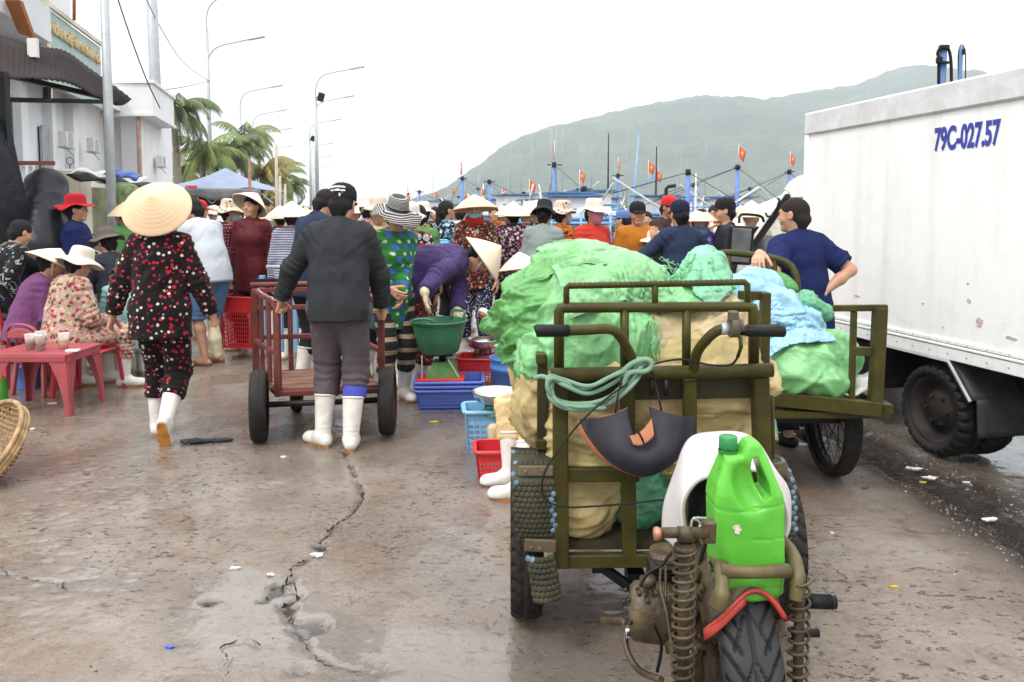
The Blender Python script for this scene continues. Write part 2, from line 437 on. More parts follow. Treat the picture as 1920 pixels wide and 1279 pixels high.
def straw(name,c):
    if name in _M: return _M[name]
    t=NT(name); w=t.n('TexWave'); w.wave_type='RINGS'; w.rings_direction='Z'; w.inputs['Scale'].default_value=13; w.inputs['Distortion'].default_value=.6
    t.l(t.co,w.inputs[0]); s_=t.sep(); an=t.math('ARCTAN2',s_[1],s_[0])
    cm=t.n('CombineXYZ'); t.l(t.math('MULTIPLY',an,26),cm.inputs[0]); t.l(t.math('MULTIPLY',s_[2],2),cm.inputs[1]); r=t.noise(1.6,3,vec=cm.outputs[0])
    c1=t.mix(t.ramp(r,[(.35,0.),(.65,1.)]),tuple(x*.86 for x in c),c); c2=t.mix(t.ramp(w.outputs['Fac'],[(.0,.16),(.25,0.)]),c1,tuple(x*.72 for x in c))
    t.col(c2); t.set(Roughness=.55); a=t.bump(w.outputs['Fac'],.0006); t.bump(r,.0015,1,a)
    _M[name]=t.m; return t.m
STRAW=straw('palm_leaf_hat',(.76,.54,.33)); STRAW2=straw('pale_palm_leaf_hat',(.78,.64,.47))
RUB=pm('tyre_rubber',(.012,.012,.012),.6,var=.35,vs=9,bump=.002,bs=50,dirt=(.06,.045,.035),ds=6,da=.3)
OLIVE=pm('olive_painted_steel',(.050,.047,.008),.36,var=.25,vs=12,bump=.0012,bs=60,dirt=(.035,.022,.008),ds=14,da=.6)
RUSTRED=pm('red_oxide_steel',(.17,.032,.024),.5,var=.25,vs=10,bump=.0015,bs=60,dirt=(.07,.02,.015),ds=12,da=.6)
BLACK=pm('black_plastic',(.010,.010,.011),.45,var=.3)
STEEL=pm('brushed_steel',(.55,.54,.52),.25,1,var=.15,vs=8)
GALV=pm('galvanised_steel',(.42,.45,.47),.45,.3,var=.15,vs=3,dirt=(.25,.25,.24),ds=5,da=.4)
WHITEP=pm('white_paint',(.80,.80,.79),.5,var=.03)
# ---------------------------------------------------------------- people
def rotz(a): return Matrix.Rotation(a,3,'Z')
def ik(a,b,l1,l2,pole):
    a=Vector(a);b=Vector(b);d=b-a;L=d.length
    if L>l1+l2-.004: d=d*((l1+l2-.004)/L); L=d.length; b=a+d
    if L<abs(l1-l2)+.01: L=abs(l1-l2)+.01
    u=d.normalized(); x=(l1*l1-l2*l2+L*L)/(2*L); h=math.sqrt(max(l1*l1-x*x,0))
    p=Vector(pole); p=p-u*p.dot(u); p=p.normalized() if p.length>1e-5 else Vector((1,0,0))
    return a+u*x+p*h,b
def hand_prims(wr,f,nrm,side,curl=.3,r=1.0,spread=.12):
    """wrist, finger direction, palm normal (palm side), side(thumb side vector)"""
    f=Vector(f).normalized(); nrm=Vector(nrm); nrm=(nrm-f*nrm.dot(f)).normalized(); s=f.cross(nrm); s=s if s.dot(side)>0 else -s
    out=[]; w=Vector(wr)
    for i,(o,l) in enumerate(((.030,.072),(.010,.080),(-.010,.074),(-.029,.058))):
        kn=w+f*(.092-.004*abs(i-1))+s*o
        out.append(cap(w+f*.015+s*o*.6,kn,.0145*r,.0125*r,k=.012))
        d=(f+s*(o*spread/.03)).normalized(); p=kn; a=0; ls=(l*.45,l*.32,l*.25); rr=(.0098,.0090,.0082,.0072)
        cu=curl*(1+.12*i)
        for j in range(3):
            a+=cu*(1.25,1.35,.9)[j]; dd=d*math.cos(a)+nrm*math.sin(a); q=p+dd*ls[j]
            out.append(cap(p,q,rr[j]*r,rr[j+1]*r,k=.004)); p=q
    t0=w+f*.022+s*.026; t1=w+f*.055+s*.050+nrm*.012*(1+curl); d=(f*.75+s*.45+nrm*(.15+.8*curl)).normalized(); t2=t1+d*.034; t3=t2+(d+nrm*curl*.5-s*.3*curl).normalized()*.028
    out+=[cap(t0,t1,.0165*r,.013*r,k=.012),cap(t1,t2,.0125*r,.0108*r,k=.005),cap(t2,t3,.0108*r,.0085*r,k=.004)]
    return out
def folds(v,q,amp,seed,pts=(),base=1.0):
    N=normals(v,q)
    w=v*np.array([7,7,3.2])+fbm(v*3.1,2,seed)[:,None]*1.3
    n=1-np.abs(vnoise(w,seed))*2; n+=.45*(1-np.abs(vnoise(v@np.array([[.7,.2,.68],[0,1,0],[-.68,.1,.7]])*np.array([13,9,4.5])+5,seed+6))*2); n2=1-np.abs(vnoise(v*np.array([16,16,11])+n[:,None]*.5,seed+3))*2
    d=(n*.8+n2*.35)*base
    for (p,ax,r,lam) in pts:
        p=np.array(p);ax=np.array(ax,float);ax/=np.linalg.norm(ax)+1e-9
        e=np.exp(-(np.linalg.norm(v-p,axis=1)/r)**2); ph=(v-p)@ax
        d=d+e*1.25*np.sin(ph*2*PI/lam+fbm(v*6,2,seed+5)*6)*(.55+.6*vnoise(v*11,seed+9))
    return v+N*(d*amp)[:,None]
HEADM={}
def person(label,loc,yaw=0,H=1.6,lean=3,side=0,sit=None,feet=None,hands=None,head=(0,0),head_roll=0,curl=(.3,.3),tuckf=.52,hemw=1.0,fem=True,fat=1.0,lod=1,
           shirt=None,sleeve='long',hem=.16,pants=None,plen=None,boots='boot',hat=None,hair=None,mask=None,gloves=None,skin=None,knees=None,elbows=None,
           twist=0,extra=None,seed=None,group=None,collar=None,face=True,palms=None,footpitch=(0,0),loose=1.0,only_legs=False,scarf=None,ears=True,bootmat=None,bust=None):
    plen=plen or ('tuck' if boots=='boot' else 'long'); skin=skin or SKIN; s=H/1.7; seed=seed if seed is not None else (abs(hash(label))%1000 if False else sum(map(ord,label))%997)
    root=thing('person',label,'person',loc,R(yaw),group,s)
    Mi=Matrix.Rotation(-R(yaw),3,'Z'); lv=Vector(loc)
    def L(p):
        if isinstance(p,tuple) and p[0]=='w': return (Mi@(Vector(p[1])-lv))/s
        return Vector(p)
    hv=[.0095,.012,.016][lod]; hh=[.0042,.006,.011][lod]; hd=[.0036,.0055,.011][lod]; hc=[.0078,.0105,.015][lod]
    pz=.93 if sit is None else sit/s
    hw=.095; sw=(.142 if fem else .162)
    la=R(lean); Mt=Matrix.Rotation(-la,3,'X')@Matrix.Rotation(R(side),3,'Y'); Mt0=Matrix.Rotation(-la*.45,3,'X')@Matrix.Rotation(R(side)*.5,3,'Y')
    Mu=Matrix.Rotation(-la*1.12,3,'X')@Matrix.Rotation(R(side),3,'Y')@Matrix.Rotation(R(twist),3,'Z')
    Pv=V(0,0,pz); W1=Pv+Mt0@V(0,0,.17); C1=W1+Mt@V(0,0,.17); N1=C1+Mu@V(0,0,.155)
    sh=[N1+Mu@V(x*sw,0.0,-.050) for x in (-1,1)]; hip=[Pv+V(x*hw,0,-.03) for x in (-1,1)]
    Mh=Matrix.Rotation(-R(head[0]) if False else R(head[0]),3,'Z')@Matrix.Rotation(R(head[1]),3,'X')@Matrix.Rotation(R(head_roll),3,'Y')
    nd=(Mu@V(0,0,1)*.6+Mh@V(0,0,1)*.4).normalized(); Hc=N1+nd*.068+Mh@V(0,.022,.09)
    feet=feet or [(-.11,0,0,8),(.11,.03,0,-8)]   # x,y,z of ankle column, yaw out (deg, + = left)
    ank=[];kn=[]
    for i,f in enumerate(feet):
        a=L(f[:3]) if f[0]!='w' else L(('w',f[1])); a=Vector((a.x,a.y,a.z+.085)); ya=f[3] if f[0]!='w' else f[2]
        pole=knees[i] if knees else (0,1,0)
        k_,a2=ik(hip[i],a,.43,.415,pole); kn.append(k_); ank.append((a2,R(ya)))
    hands=hands or [(-.24,.05,.78),(.24,.08,.78)]
    elb=[];wrs=[]
    for i in range(2):
        t=L(hands[i]) if hands[i] else V((-.24,.24)[i],.03,.78)
        e,w=ik(sh[i],t,.285,.25,(elbows[i] if elbows else ((-.4,.4)[i],-1,-.2))); elb.append(e); wrs.append(w)
    ft=fat
    def torso(inf,k=1.0):
        g=lambda r:[x*ft+inf for x in r]
        b=.05 if fem else .0; o=[
         ell(Pv+Mt0@V(0,-.005,.0),g([.168 if fem else .155,.120,.135]),Mt0),
         ell(W1+Mt@V(0,.0,-.0),g([.132 if fem else .142,.102,.165]),Mt),
         ell(C1+Mu@V(0,0,.0),g([.140 if fem else .158,.110,.165]),Mu),
         cap(sh[0]*.86+sh[1]*.14,sh[1]*.86+sh[0]*.14,.048+inf,k=.06),
         cap(N1+Mu@V(0,0,-.01),sh[0]+Mu@V(.03,0,.0),.048+inf*.6,.045+inf,k=.05),cap(N1+Mu@V(0,0,-.01),sh[1]+Mu@V(-.03,0,.0),.048+inf*.6,.045+inf,k=.05)]
        if fem and (bust is None or bust): o+=[ell(C1+Mu@V(x*.060,.062,-.035),[.070+inf*.5,.068+inf*.5,.072+inf*.5],k=.09) for x in (-1,1)]
        return o
    body=[]
    arms=[]
    sl={'long':1.0,'short':.0,'three':.6}[sleeve]
    for i in range(2):
        arms+=[cap(sh[i],elb[i],.044 if fem else .050,.037 if fem else .042,k=.03),cap(elb[i],elb[i]*.6+wrs[i]*.4,.037,.040,k=.02),cap(elb[i]*.6+wrs[i]*.4,wrs[i],.039,.0245,k=.02)]
    if not only_legs:
        body+=torso(-.012)+arms+[cap(N1+Mu@V(0,-.0,-.03),Hc+Mh@V(0,-.012,-.06),.050 if fem else .058,.047 if fem else .055,k=.02)]
    legs=[]
    for i in range(2):
        a,ya=ank[i]; dn=(a-kn[i]).normalized(); calf=kn[i]*.68+a*.32; back=dn.cross(V(1,0,0)).normalized()
        legs+=[cap(hip[i],kn[i],.085,.055,k=.04),cap(kn[i],calf,.052,.054,k=.03),cap(calf,a,.054,.034,k=.03)]
    body+=legs+[ell(Pv,[.15,.11,.12],k=.05)]
    def footm(i):
        a,ya=ank[i]; return Matrix.Rotation(ya,3,'Z')@Matrix.Rotation(-R(footpitch[i]),3,'X')
    if boots in ('sandal','bare','shoe'):
        for i in range(2):
            a,ya=ank[i]; M=footm(i)
            body+=[cap(a+M@V(0,-.035,-.055),a+M@V(0,.03,-.045),.030,.033,k=.03),cap(a+M@V(0,.03,-.045),a+M@V(0,.14,-.068),.034,.022,k=.03,flat=None)]
            body+=[cap(a+M@V(x,.13,-.068),a+M@V(x*1.1,.175-abs(x)*.3,-.072),.0115,k=.006) for x in (-.024,-.008,.008,.024)]
    v,q=sdf(body,hv,.03)
    if not only_legs:
        pass
    pieces=[(v,q)]
    if not only_legs:
        # head
        X=lambda p:Hc+Mh@Vector(p)
        m3=Mh
        hp=[ell(X((0,-.012,.028)),[.0745,.093,.088],m3),ell(X((0,.012,-.018)),[.066,.078,.092],m3,k=.03),cap(X((-.012,.058,-.092)),X((.012,.058,-.092)),.021,k=.03),
            cap(X((0,-.02,-.06)),N1+Mu@V(0,0,.01),.046 if fem else .052,.050 if fem else .056,k=.03),
            ell(X((-.04,.052,-.03)),[.022,.022,.022],k=.02),ell(X((.04,.052,-.03)),[.022]*3,k=.02),
            cap(X((-.035,.079,.027)),X((.035,.079,.027)),.010,k=.012),
            ell(X((-.031,.094,.006)),[.017,.013,.011],m3,sub=True,k=.010),ell(X((.031,.094,.006)),[.017,.013,.011],m3,sub=True,k=.010),
            ell(X((-.030,.0755,.005)),[.0125]*3,k=.002),ell(X((.030,.0755,.005)),[.0125]*3,k=.002),
            cap(X((0,.086,.012)),X((0,.101,-.022)),.0065,.0098,k=.010),ell(X((-.010,.094,-.026)),[.0075]*3,k=.006),ell(X((.010,.094,-.026)),[.0075]*3,k=.006),
            cap(X((-.018,.079,-.052)),X((.018,.079,-.052)),.0085,k=.008),cap(X((-.014,.079,-.063)),X((.014,.079,-.063)),.0085,k=.006),
            cap(X((-.022,.092,-.0575)),X((.022,.092,-.0575)),.0018,sub=True,k=.003)]
        for x in (-1,1):
            hp+=[ell(X((x*.077,-.008,-.002)),[.009,.017,.030],m3,k=.006),ell(X((x*.085,-.003,.0)),[.006,.009,.018],m3,sub=True,k=.004)]
        pieces.append(sdf(hp,hh,.025))
        gl=gloves is not None
        hb=[[],[]]
        for i in range(2):
            f=(wrs[i]-elb[i]).normalized(); nrm=V(-1 if i else 1,0,0) if not palms or palms[i] is None else Vector(palms[i][0])
            fd=f if not palms or palms[i] is None or len(palms[i])<2 else Vector(palms[i][1])
            sd=V(0,1,0) if not palms or palms[i] is None or len(palms[i])<3 else Vector(palms[i][2])
            hb[i]=hand_prims(wrs[i],fd,nrm,sd,curl[i],1.22 if gl else (1.0 if lod<2 else 1.15))+[cap(wrs[i]-f*.05,wrs[i]+Vector(fd)*.02,.027,.024,k=.02,flat=(nrm,.75))]
            if gl: hb[i]+=[cap(wrs[i]-f*.19,wrs[i],.050,.038,k=.02)]
            mv,mq=sdf(hb[i],hd,.01)
            if gl:
                mv=folds(mv,mq,.0022,seed+i); link('glove',fast_mesh('glove',mv,mq),gloves,root)
            else: pieces.append((mv,mq))
    v,q=joinm(pieces)
    bd=link('body',fast_mesh('body',v,q),skin,root)
    if not only_legs and face and lod<2:
        for x in (-1,1):
            MB().lathe([(0,-.004),(.006,-.0035),(.0075,0),(.006,.0035),(0,.004)],X((x*.030,.0850,.005)),8,axis=Mh@V(0,1,0)).obj('eye',DARK,bd,False)
            MB().tube([X((x*.014,.089,.024)),X((x*.03,.0885,.030)),X((x*.047,.078,.025))],[.0022,.0032,.0018],6).obj('eyebrow',HAIR,bd,False)
        if not mask: MB().tube([X((-.024,.077,-.057)),X((-.010,.0875,-.054)),X((0,.0885,-.0555)),X((.010,.0875,-.054)),X((.024,.077,-.057))],[.001,.0045,.0048,.0045,.001],8).obj('lips',LIP,bd,False)
    # trousers
    if pants:
        th=.012*loose; pr=[ell(Pv+V(0,-.01,-.0),[.160*ft+.004 if fem else .150*ft+.004,.116*ft+.006,.125],k=.04),cap(hip[0],hip[1],.088*ft,k=.04),cap(W1,Pv,.115*ft,.13*ft,flat=((0,1,0),.75),k=.03)]
        fp=[]
        for i in range(2):
            a,ya=ank[i]; K=kn[i]; H_=hip[i]
            if plen=='long' or plen=='tuck':
                en=K+(a-K)*((tuckf[i] if isinstance(tuckf,tuple) else tuckf) if plen=='tuck' else .93)
                pr+=[cap(H_,K,.086*ft+th*.5,.062+th,k=.045),cap(K,en,.064+th,(.054 if plen=='tuck' else .052)+th*1.3,c1=True,k=.03)]
                fp+=[(K,(a-K),.11,.05),(en,(a-K),.09,.038)]
            else:
                en=H_+(K-H_)*1.02
                pr+=[cap(H_,en,.098*ft+th,.082+th,c1=True,k=.045)]; fp+=[(K,(K-H_),.1,.05)]
            fp+=[(H_+V(0,.05,0),V(0,.3,1),.12,.06)]
        top=Pv+Mt0@V(0,0,.12)
        v,q=sdf(pr,hc,.03,cuts=[(top,Mt0@V(0,0,1))]); v=folds(v,q,.0066*loose,seed,fp)
        link('trousers',fast_mesh('trousers',v,q),pants,root)
    if not only_legs and shirt:
        lo=.012*loose
        hp_=Pv+Mt0@V(0,0,.17-.17-hem+.06)
        sk=hem>.1
        pr=torso(.014*loose+.004)+[cap(W1,Pv+Mt0@V(0,0,-hem-.08),.142*ft+lo*1.2,(.182 if fem else .172)*ft*hemw+lo*1.6,flat=(Mt0@V(0,1,0),.84),k=.05)] 
        fp=[]
        for i in range(2):
            A,B,C_=sh[i],elb[i],wrs[i]
            if sleeve=='long':
                en=B+(C_-B)*.94; pr+=[cap(A,B,.056+lo,.048+lo,k=.035),cap(B,en,.047+lo,.036+lo*.8,c1=True,k=.025)]; fp+=[(B,C_-A,.10,.042),(en,C_-B,.07,.03),(A,B-A,.10,.06)]
            elif sleeve=='three':
                en=B+(C_-B)*.45; pr+=[cap(A,B,.056+lo,.048+lo,k=.035),cap(B,en,.047+lo,.045+lo,c1=True,k=.025)]; fp+=[(B,C_-A,.10,.042)]
            else:
                en=A+(B-A)*.80; pr+=[cap(A,en,.058+lo,.062+lo,c1=True,k=.035)]; fp+=[(en,B-A,.10,.06)]
        cuts_=[(Pv+Mt0@V(0,0,-hem),Mt0@V(0,0,-1))]
        nk=N1+Mu@V(0,.01,.035)
        def fn(Q,D,c=np.array(cuts_[0][0]),n_=np.array(Mt0@V(0,0,-1))):
            dd=(Q-c)@n_
            # keep sleeves that hang below the hem
            md=np.full(D.shape,9.)
            for i in range(2):
                for A,B in ((sh[i],elb[i]),(elb[i],wrs[i])):
                    if sleeve=='short' and (A-elb[i]).length<1e-6: continue
                    A_=np.array(A);AB=np.array(B)-A_; t=np.clip(((Q-A_)@AB)/(AB@AB),0,1); md=np.minimum(md,np.linalg.norm(Q-A_-t[...,None]*AB,axis=-1))
            m=md>.075+lo
            D=np.where(m,np.maximum(D,dd),D)
            nd_=(Q-np.array(nk))@np.array(Mu@V(0,.25,1).normalized()); near=np.linalg.norm(Q-np.array(nk),axis=-1)<.10
            return np.where(near,np.maximum(D,nd_),D)
        v,q=sdf(pr,hc,.035,fn=fn); v=folds(v,q,.0068*loose,seed+11,fp)
        so_=link('shirt',fast_mesh('shirt',v,q),shirt,root)
        if collar:
            c=N1+Mu@V(0,.0,.0); n_=Mu@V(0,.28,1).normalized(); mb=MB(); rr=.060 if fem else .067
            mb.lathe([(rr+.004,-.015),(rr+.001,.028),(rr-.003,.040),(rr+.004,.040),(rr+.012,.022),(rr+.022,-.008),(rr+.016,-.016)],c+n_*.012,28,axis=n_)
            mb.obj('collar',collar,so_,False)
    if not only_legs:
        # hair
        if hair!='none' and face is not None:
            st=hair or ('short' if not fem else 'bun')
            g=.005
            if st in('short','buzz'):
                g=.006 if st=='short' else .003
            hpz=[ell(X((0,-.012,.030)),[.0755+g,.094+g,.088+g],m3),ell(X((0,-.035,-.015)),[.066+g,.060+g,.060],m3,k=.02),
                 ell(X((0,.115,-.045)),[.085,.075,.100],m3,sub=True,k=.012)]
            for x in (-1,1): hpz+=[ell(X((x*.085,.010,-.018)),[.022,.022,.034],m3,sub=True,k=.008)]
            if st=='bun': hpz+=[ell(X((0,-.115,-.01)),[.036,.03,.034],m3,k=.01)]
            if st=='tail': hpz+=[ell(X((0,-.105,.02)),[.024]*3,m3,k=.01),cap(X((0,-.115,.01)),X((0,-.12,-.12)),.026,.03,k=.01),cap(X((0,-.12,-.12)),X((0,-.10,-.28)),.03,.012,k=.02)]
            if st=='long': hpz+=[cap(X((-.04,-.07,-.02)),X((-.05,-.08,-.2)),.045,.035,k=.03),cap(X((.04,-.07,-.02)),X((.05,-.08,-.2)),.045,.035,k=.03)]
            hpz+=[cap(X((-.03,-.075,-.03)),X((-.022,-.058,-.075)),.036,.028,k=.02),cap(X((.03,-.075,-.03)),X((.022,-.058,-.075)),.036,.028,k=.02)]
            v,q=sdf(hpz,min(hh,.008),.02); v=v+normals(v,q)*(fbm(v*np.array([110,110,45]),3,seed)*(.0034 if st!='buzz' else .0016))[:,None]
            link('hair',fast_mesh('hair',v,q),HAIR if st!='buzz' else BUZZ,root)
        if mask:
            pl=.010
            mk=[ell(X((0,.020,-.030)),[.0705,.0875,.082],m3),cap(X((0,.086,-.005)),X((0,.104,-.028)),.010,.013,k=.02),cap(X((-.012,.062,-.088)),X((.012,.062,-.088)),.025,k=.03)]
            low=mask[1] if len(mask)>1 else 0
            cts=[(X((0,0,.004-low)),Mh@V(0,0,1)),(X((0,.02,0)),Mh@V(0,-1,0)),(X((0,0,-.100-low*.3)),Mh@V(0,0,-1))]
            v,q=sdf(mk,hh,.02,cuts=cts); link('face_mask',fast_mesh('face_mask',v,q),mask[0],root)
        if scarf:
            sk_=[cap(X((0,-.02,-.10)),X((0,.03,-.12)),.082,.075,k=.03),ell(X((0,.0,-.13)),[.10,.10,.05],m3,k=.03)]
            if scarf[1]: sk_+=[ell(X((0,-.018,.01)),[.090,.098,.118],m3,k=.02),ell(X((0,.10,-.01)),[.062,.07,.088],m3,sub=True,k=.02)]
            v,q=sdf(sk_,hh*1.3,.02); v=folds(v,q,.004,seed+3); link('headscarf' if scarf[1] else 'neck_scarf',fast_mesh('scarf',v,q),scarf[0],root)
        if hat: make_hat(hat,root,X,Mh,s)
    # boots
    for i in range(2):
        a,ya=ank[i]; M=footm(i); up=(kn[i]-a).normalized()
        if boots=='boot':
            if a.z<.12: up=(up*.75+V(0,0,.25)).normalized()
            top=a+up*.25
            pr=[cap(a+up*.0,top,.050,.067,c1=True,k=.03),cap(a+M@V(0,-.030,-.045),a+M@V(0,.02,-.03),.041,.045,k=.03),cap(a+M@V(0,.03,-.035),a+M@V(0,.145,-.052),.045,.036,k=.04),ell(a+M@V(0,.13,-.052),[.046,.06,.034],M,k=.03)]
            v,q=sdf(pr,hh*1.5,.03,cuts=[(a+M@V(0,0,-.073),M@V(0,0,-1))]); v=folds(v,q,.0022,seed+i,[(a+up*.03,up,.06,.03)],.3)
            bo=link('boot',fast_mesh('boot',v,q),bootmat or BOOT,root)
            MB().lathe([(.064,-.012),(.071,-.010),(.072,.0),(.070,.004),(.063,.004)],top,24,axis=up).obj('boot_rim',bootmat or BOOT,bo,False)
            mb=MB(); pts=[]
            for k in range(28):
                t=2*PI*k/28; x=math.sin(t); y=math.cos(t); yy=.055+.115*y; w=.036+.010*max(0,y)-.006*math.exp(-((yy-.03)/.03)**2); pts.append(a+M@V(w*(abs(x)**.75)*(1 if x>0 else -1),yy,-.088))
            mb.prism(pts,(0,0,0),M@V(0,0,.020)); 
            hl=[p for p in pts]; mb.obj('sole',SOLE,bo,False)
        elif boots=='shoe':
            pr=[cap(a+M@V(0,-.035,-.05),a+M@V(0,.03,-.04),.038,.042,k=.03),cap(a+M@V(0,.03,-.045),a+M@V(0,.15,-.06),.042,.03,k=.03)]
            v,q=sdf(pr,hh*1.6,.03,cuts=[(a+M@V(0,0,-.083),M@V(0,0,-1))]); link('shoe',fast_mesh('shoe',v,q),bootmat or BLACK,root)
        elif boots=='sandal':
            mb=MB(); pts=[]
            for k in range(24):
                t=2*PI*k/24; x=math.sin(t); y=math.cos(t); pts.append(a+M@V((.036+.010*max(0,y))*x,.06+.125*y,-.084))
            mb.prism(pts,(0,0,0),M@V(0,0,.014)); mb.tube([a+M@V(-.04,.07,-.07),a+M@V(-.02,.10,-.035),a+M@V(-.006,.135,-.055)],.006,6); mb.tube([a+M@V(.04,.07,-.07),a+M@V(.02,.10,-.035),a+M@V(-.006,.135,-.055)],.006,6)
            mb.obj('sandal',bootmat or SANDAL,root,False)
    root['_j']=0; del root['_j']
    return root,dict(N=N1,H=Hc,Mh=Mh,sh=sh,el=elb,wr=wrs,kn=kn,an=ank,W=W1,s=s,X=X if not only_legs else None)
SANDAL=pm('brown_sandal',(.10,.06,.045),.6)
BUZZ=pm('cropped_dark_hair',(.022,.015,.012),.8,var=.6,vs=120,bump=.004,bs=300)
CANV=cloth('beige_canvas',(.62,.54,.43)); CANW=cloth('cream_hat_cloth',(.72,.66,.56)); CAPB=cloth('black_cap_cloth',(.014,.014,.017)); REDH=cloth('crimson_felt',(.42,.012,.022))
def make_hat(hat,root,X,Mh,s=1):
    kind,mat=hat[0],hat[1]; o=dict(hat[2]) if len(hat)>2 else {}
    tilt=R(o.get('tilt',0)); M=Mh@Matrix.Rotation(tilt,3,'X')@Matrix.Rotation(R(o.get('roll',0)),3,'Y')
    c=X((0,o.get('y',-.015),o.get('z',.045))); mb=MB()
    T=Matrix.Translation(c)@M.to_4x4()
    if kind=='cone':
        r=o.get('r',.215); h=o.get('h',.175); z0=-.055
        prof=[(r*.985,z0-.004),(r,z0),(r*1.003,z0+.004)]+[(r*(1-t)**.96,z0+h*t+.012*math.sin(PI*t)) for t in [i/14 for i in range(1,14)]]+[(.006,z0+h*.985),(.0002,z0+h)]
        inn=[(r*.985,z0-.004)]+[(r*.975*(1-t)**.96,z0+h*.97*t+.010*math.sin(PI*t)) for t in [i/8 for i in range(0,8)]]+[(0.0,z0+h*.97)]
        mb.lathe(prof,n=64); mb.lathe(inn[::-1],n=64)
        h_=link('conical_hat',mb.mesh('conical_hat'),mat,root); h_.matrix_local=T
        mb=MB()
        mb.tube([V(.085,.0,-.02),V(.082,.02,-.09),V(.04,.05,-.155),V(0,.055,-.165),V(-.04,.05,-.155),V(-.082,.02,-.09),V(-.085,0,-.02)],.004,6)
        if o.get('tilt',0)<20: ob=link('chin_strap',mb.mesh('chin_strap'),o.get('strap',CANW),h_)
        return h_
    if kind in('bucket','wide'):
        r=o.get('r',.155 if kind=='bucket' else .21); wv=o.get('wave',.014); dr=o.get('droop',.035); hh=o.get('h',.10)
        def fn(rr,z,t):
            k=max(0,(rr-.095)/(r-.095)) if z<.005 else 0
            return rr*(1+.12*k*math.cos(t*2+1)*0+.0)*(.92+.10*abs(math.sin(t))**1 if z<5 else 1), z+k*wv*math.sin(t*3+o.get('ph',0))+k*wv*.6*math.sin(t*5+1)
        prof=[(r,-dr-.002),(r*1.0,-dr+.003),(.5*(r+.095)+.0,-dr*.35+.004),(.100,.004),(.093,.012),(.090,.03),(.088,.06),(.082,hh-.015),(.070,hh-.002),(.045,hh+.006),(.02,hh+.004),(0,hh+.002)]
        mb.lathe(prof,n=48,fn=fn,sy=1.15); mb.lathe([(r,-dr-.002),(.5*(r+.095),-dr*.35-.001),(.094,-.001),(.088,.03),(.0,.05)],n=48,fn=fn,sy=1.15)
        h_=link('sun_hat',mb.mesh('sun_hat'),mat,root); h_.matrix_local=Matrix.Translation(X((0,-.012,o.get('z',.055))))@M.to_4x4()
        if 'band' in o:
            b=MB(); b.lathe([(.0935,.006),(.0950,.008),(.0930,.026),(.091,.027)],n=40,sy=1.15,fn=lambda rr,z,t:(rr*(.92+.10*abs(math.sin(t))),z)); link('hat_band',b.mesh('hat_band'),o['band'],h_)
        return h_
    if kind=='cap':
        bk=-1 if o.get('back') else 1
        prof=[(.088,-.012),(.0885,.012),(.086,.04),(.074,.070),(.05,.088),(.022,.096),(.0,.098)]
        mb.lathe(prof,n=40,sy=1.17); mb.lathe([(.088,-.012),(.083,.02),(0,.06)],n=40,sy=1.17)
        for k in range(6): pass
        mb.lathe([(0,.104),(.007,.102),(.009,.097)],n=10)
        h_=link('cap',mb.mesh('cap'),mat,root); h_.matrix_local=Matrix.Translation(X((0,-.010,.042)))@M.to_4x4()
        b=MB(); b.grid(lambda u,v:V((u-.5)*2*.078*(1-.25*v*v),bk*(.075+.03*math.cos((u-.5)*PI)+ v*.060*math.cos((u-.5)*PI*.86)),-.004-.018*v-.020*abs(u-.5)**1.5*2),16,6,thick=.003)
        link('visor',b.mesh('visor'),o.get('visor',mat),h_)
        if o.get('strap'):
            b=MB(); 
            b.grid(lambda u,v:V(math.sin((u-.5)*1.1)*.0905,-math.cos((u-.5)*1.1)*.0905*1.165,.030-.009*v),14,2,thick=.002); link('cap_print',b.mesh('cap_print'),WHITEP,h_)
            for kk in range(9):
                aa=(kk-4)*.13; b=MB(); b.box((math.sin(aa)*.089,-math.cos(aa)*.089*1.165-.001,.046+.004*math.cos(aa*2)),(.008,.003,.011+.003*(kk%2)),(0,0,-aa)); link('cap_print',b.mesh('cap_print'),WHITEP,h_)
            b=MB(); b.tube([V(-.034,-.098,.006),V(-.025,-.103,.026),V(0,-.106,.034),V(.025,-.103,.026),V(.034,-.098,.006)],.003,6); b.box((.018,-.106,-.004),(.012,.004,.022),(0,0,.2),bev=.001); link('buckle_strap',b.mesh('buckle_strap'),GALV,h_)
        return h_
# ---------------------------------------------------------------- setting: quay, harbour water, hill
U=V(-.228,.974,0).normalized(); NR=V(U.y,-U.x,0)      # road direction, to its right
def RD(c,Y,z=0):  # point at lateral offset c (metres right of camera, road frame) and depth Y
    return V(c-.2335*Y,Y,z)
def seg_d(X,Y,pts):
    d=np.full(X.shape,9.)
    for (a,b) in zip(pts[:-1],pts[1:]):
        ax,ay=b[0]-a[0],b[1]-a[1]; t=np.clip(((X-a[0])*ax+(Y-a[1])*ay)/(ax*ax+ay*ay),0,1)
        d=np.minimum(d,np.hypot(X-a[0]-t*ax,Y-a[1]-t*ay))
    return d
gp=lambda *L:[tuple(G(x,y))[:2] for x,y in L]
CRACK=gp((640,845),(655,870),(668,890),(678,925),(672,945),(650,968),(622,985),(604,1012),(608,1030),(575,1045),(552,1060),(540,1085),(510,1105),(495,1122))
CR2=gp((545,1085),(556,1115),(530,1132),(548,1160)); CR3=gp((415,1279),(428,1235),(418,1210),(470,1195),(486,1212)); CR4=gp((700,1260),(620,1245),(590,1225),(560,1180)); CR5=gp((0,1070),(50,1082),(110,1090),(122,1108))
GUT=gp((1560,795),(1620,832),(1660,862),(1720,893),(1790,925),(1850,962),(1925,1008),(2010,1060),(2150,1150))
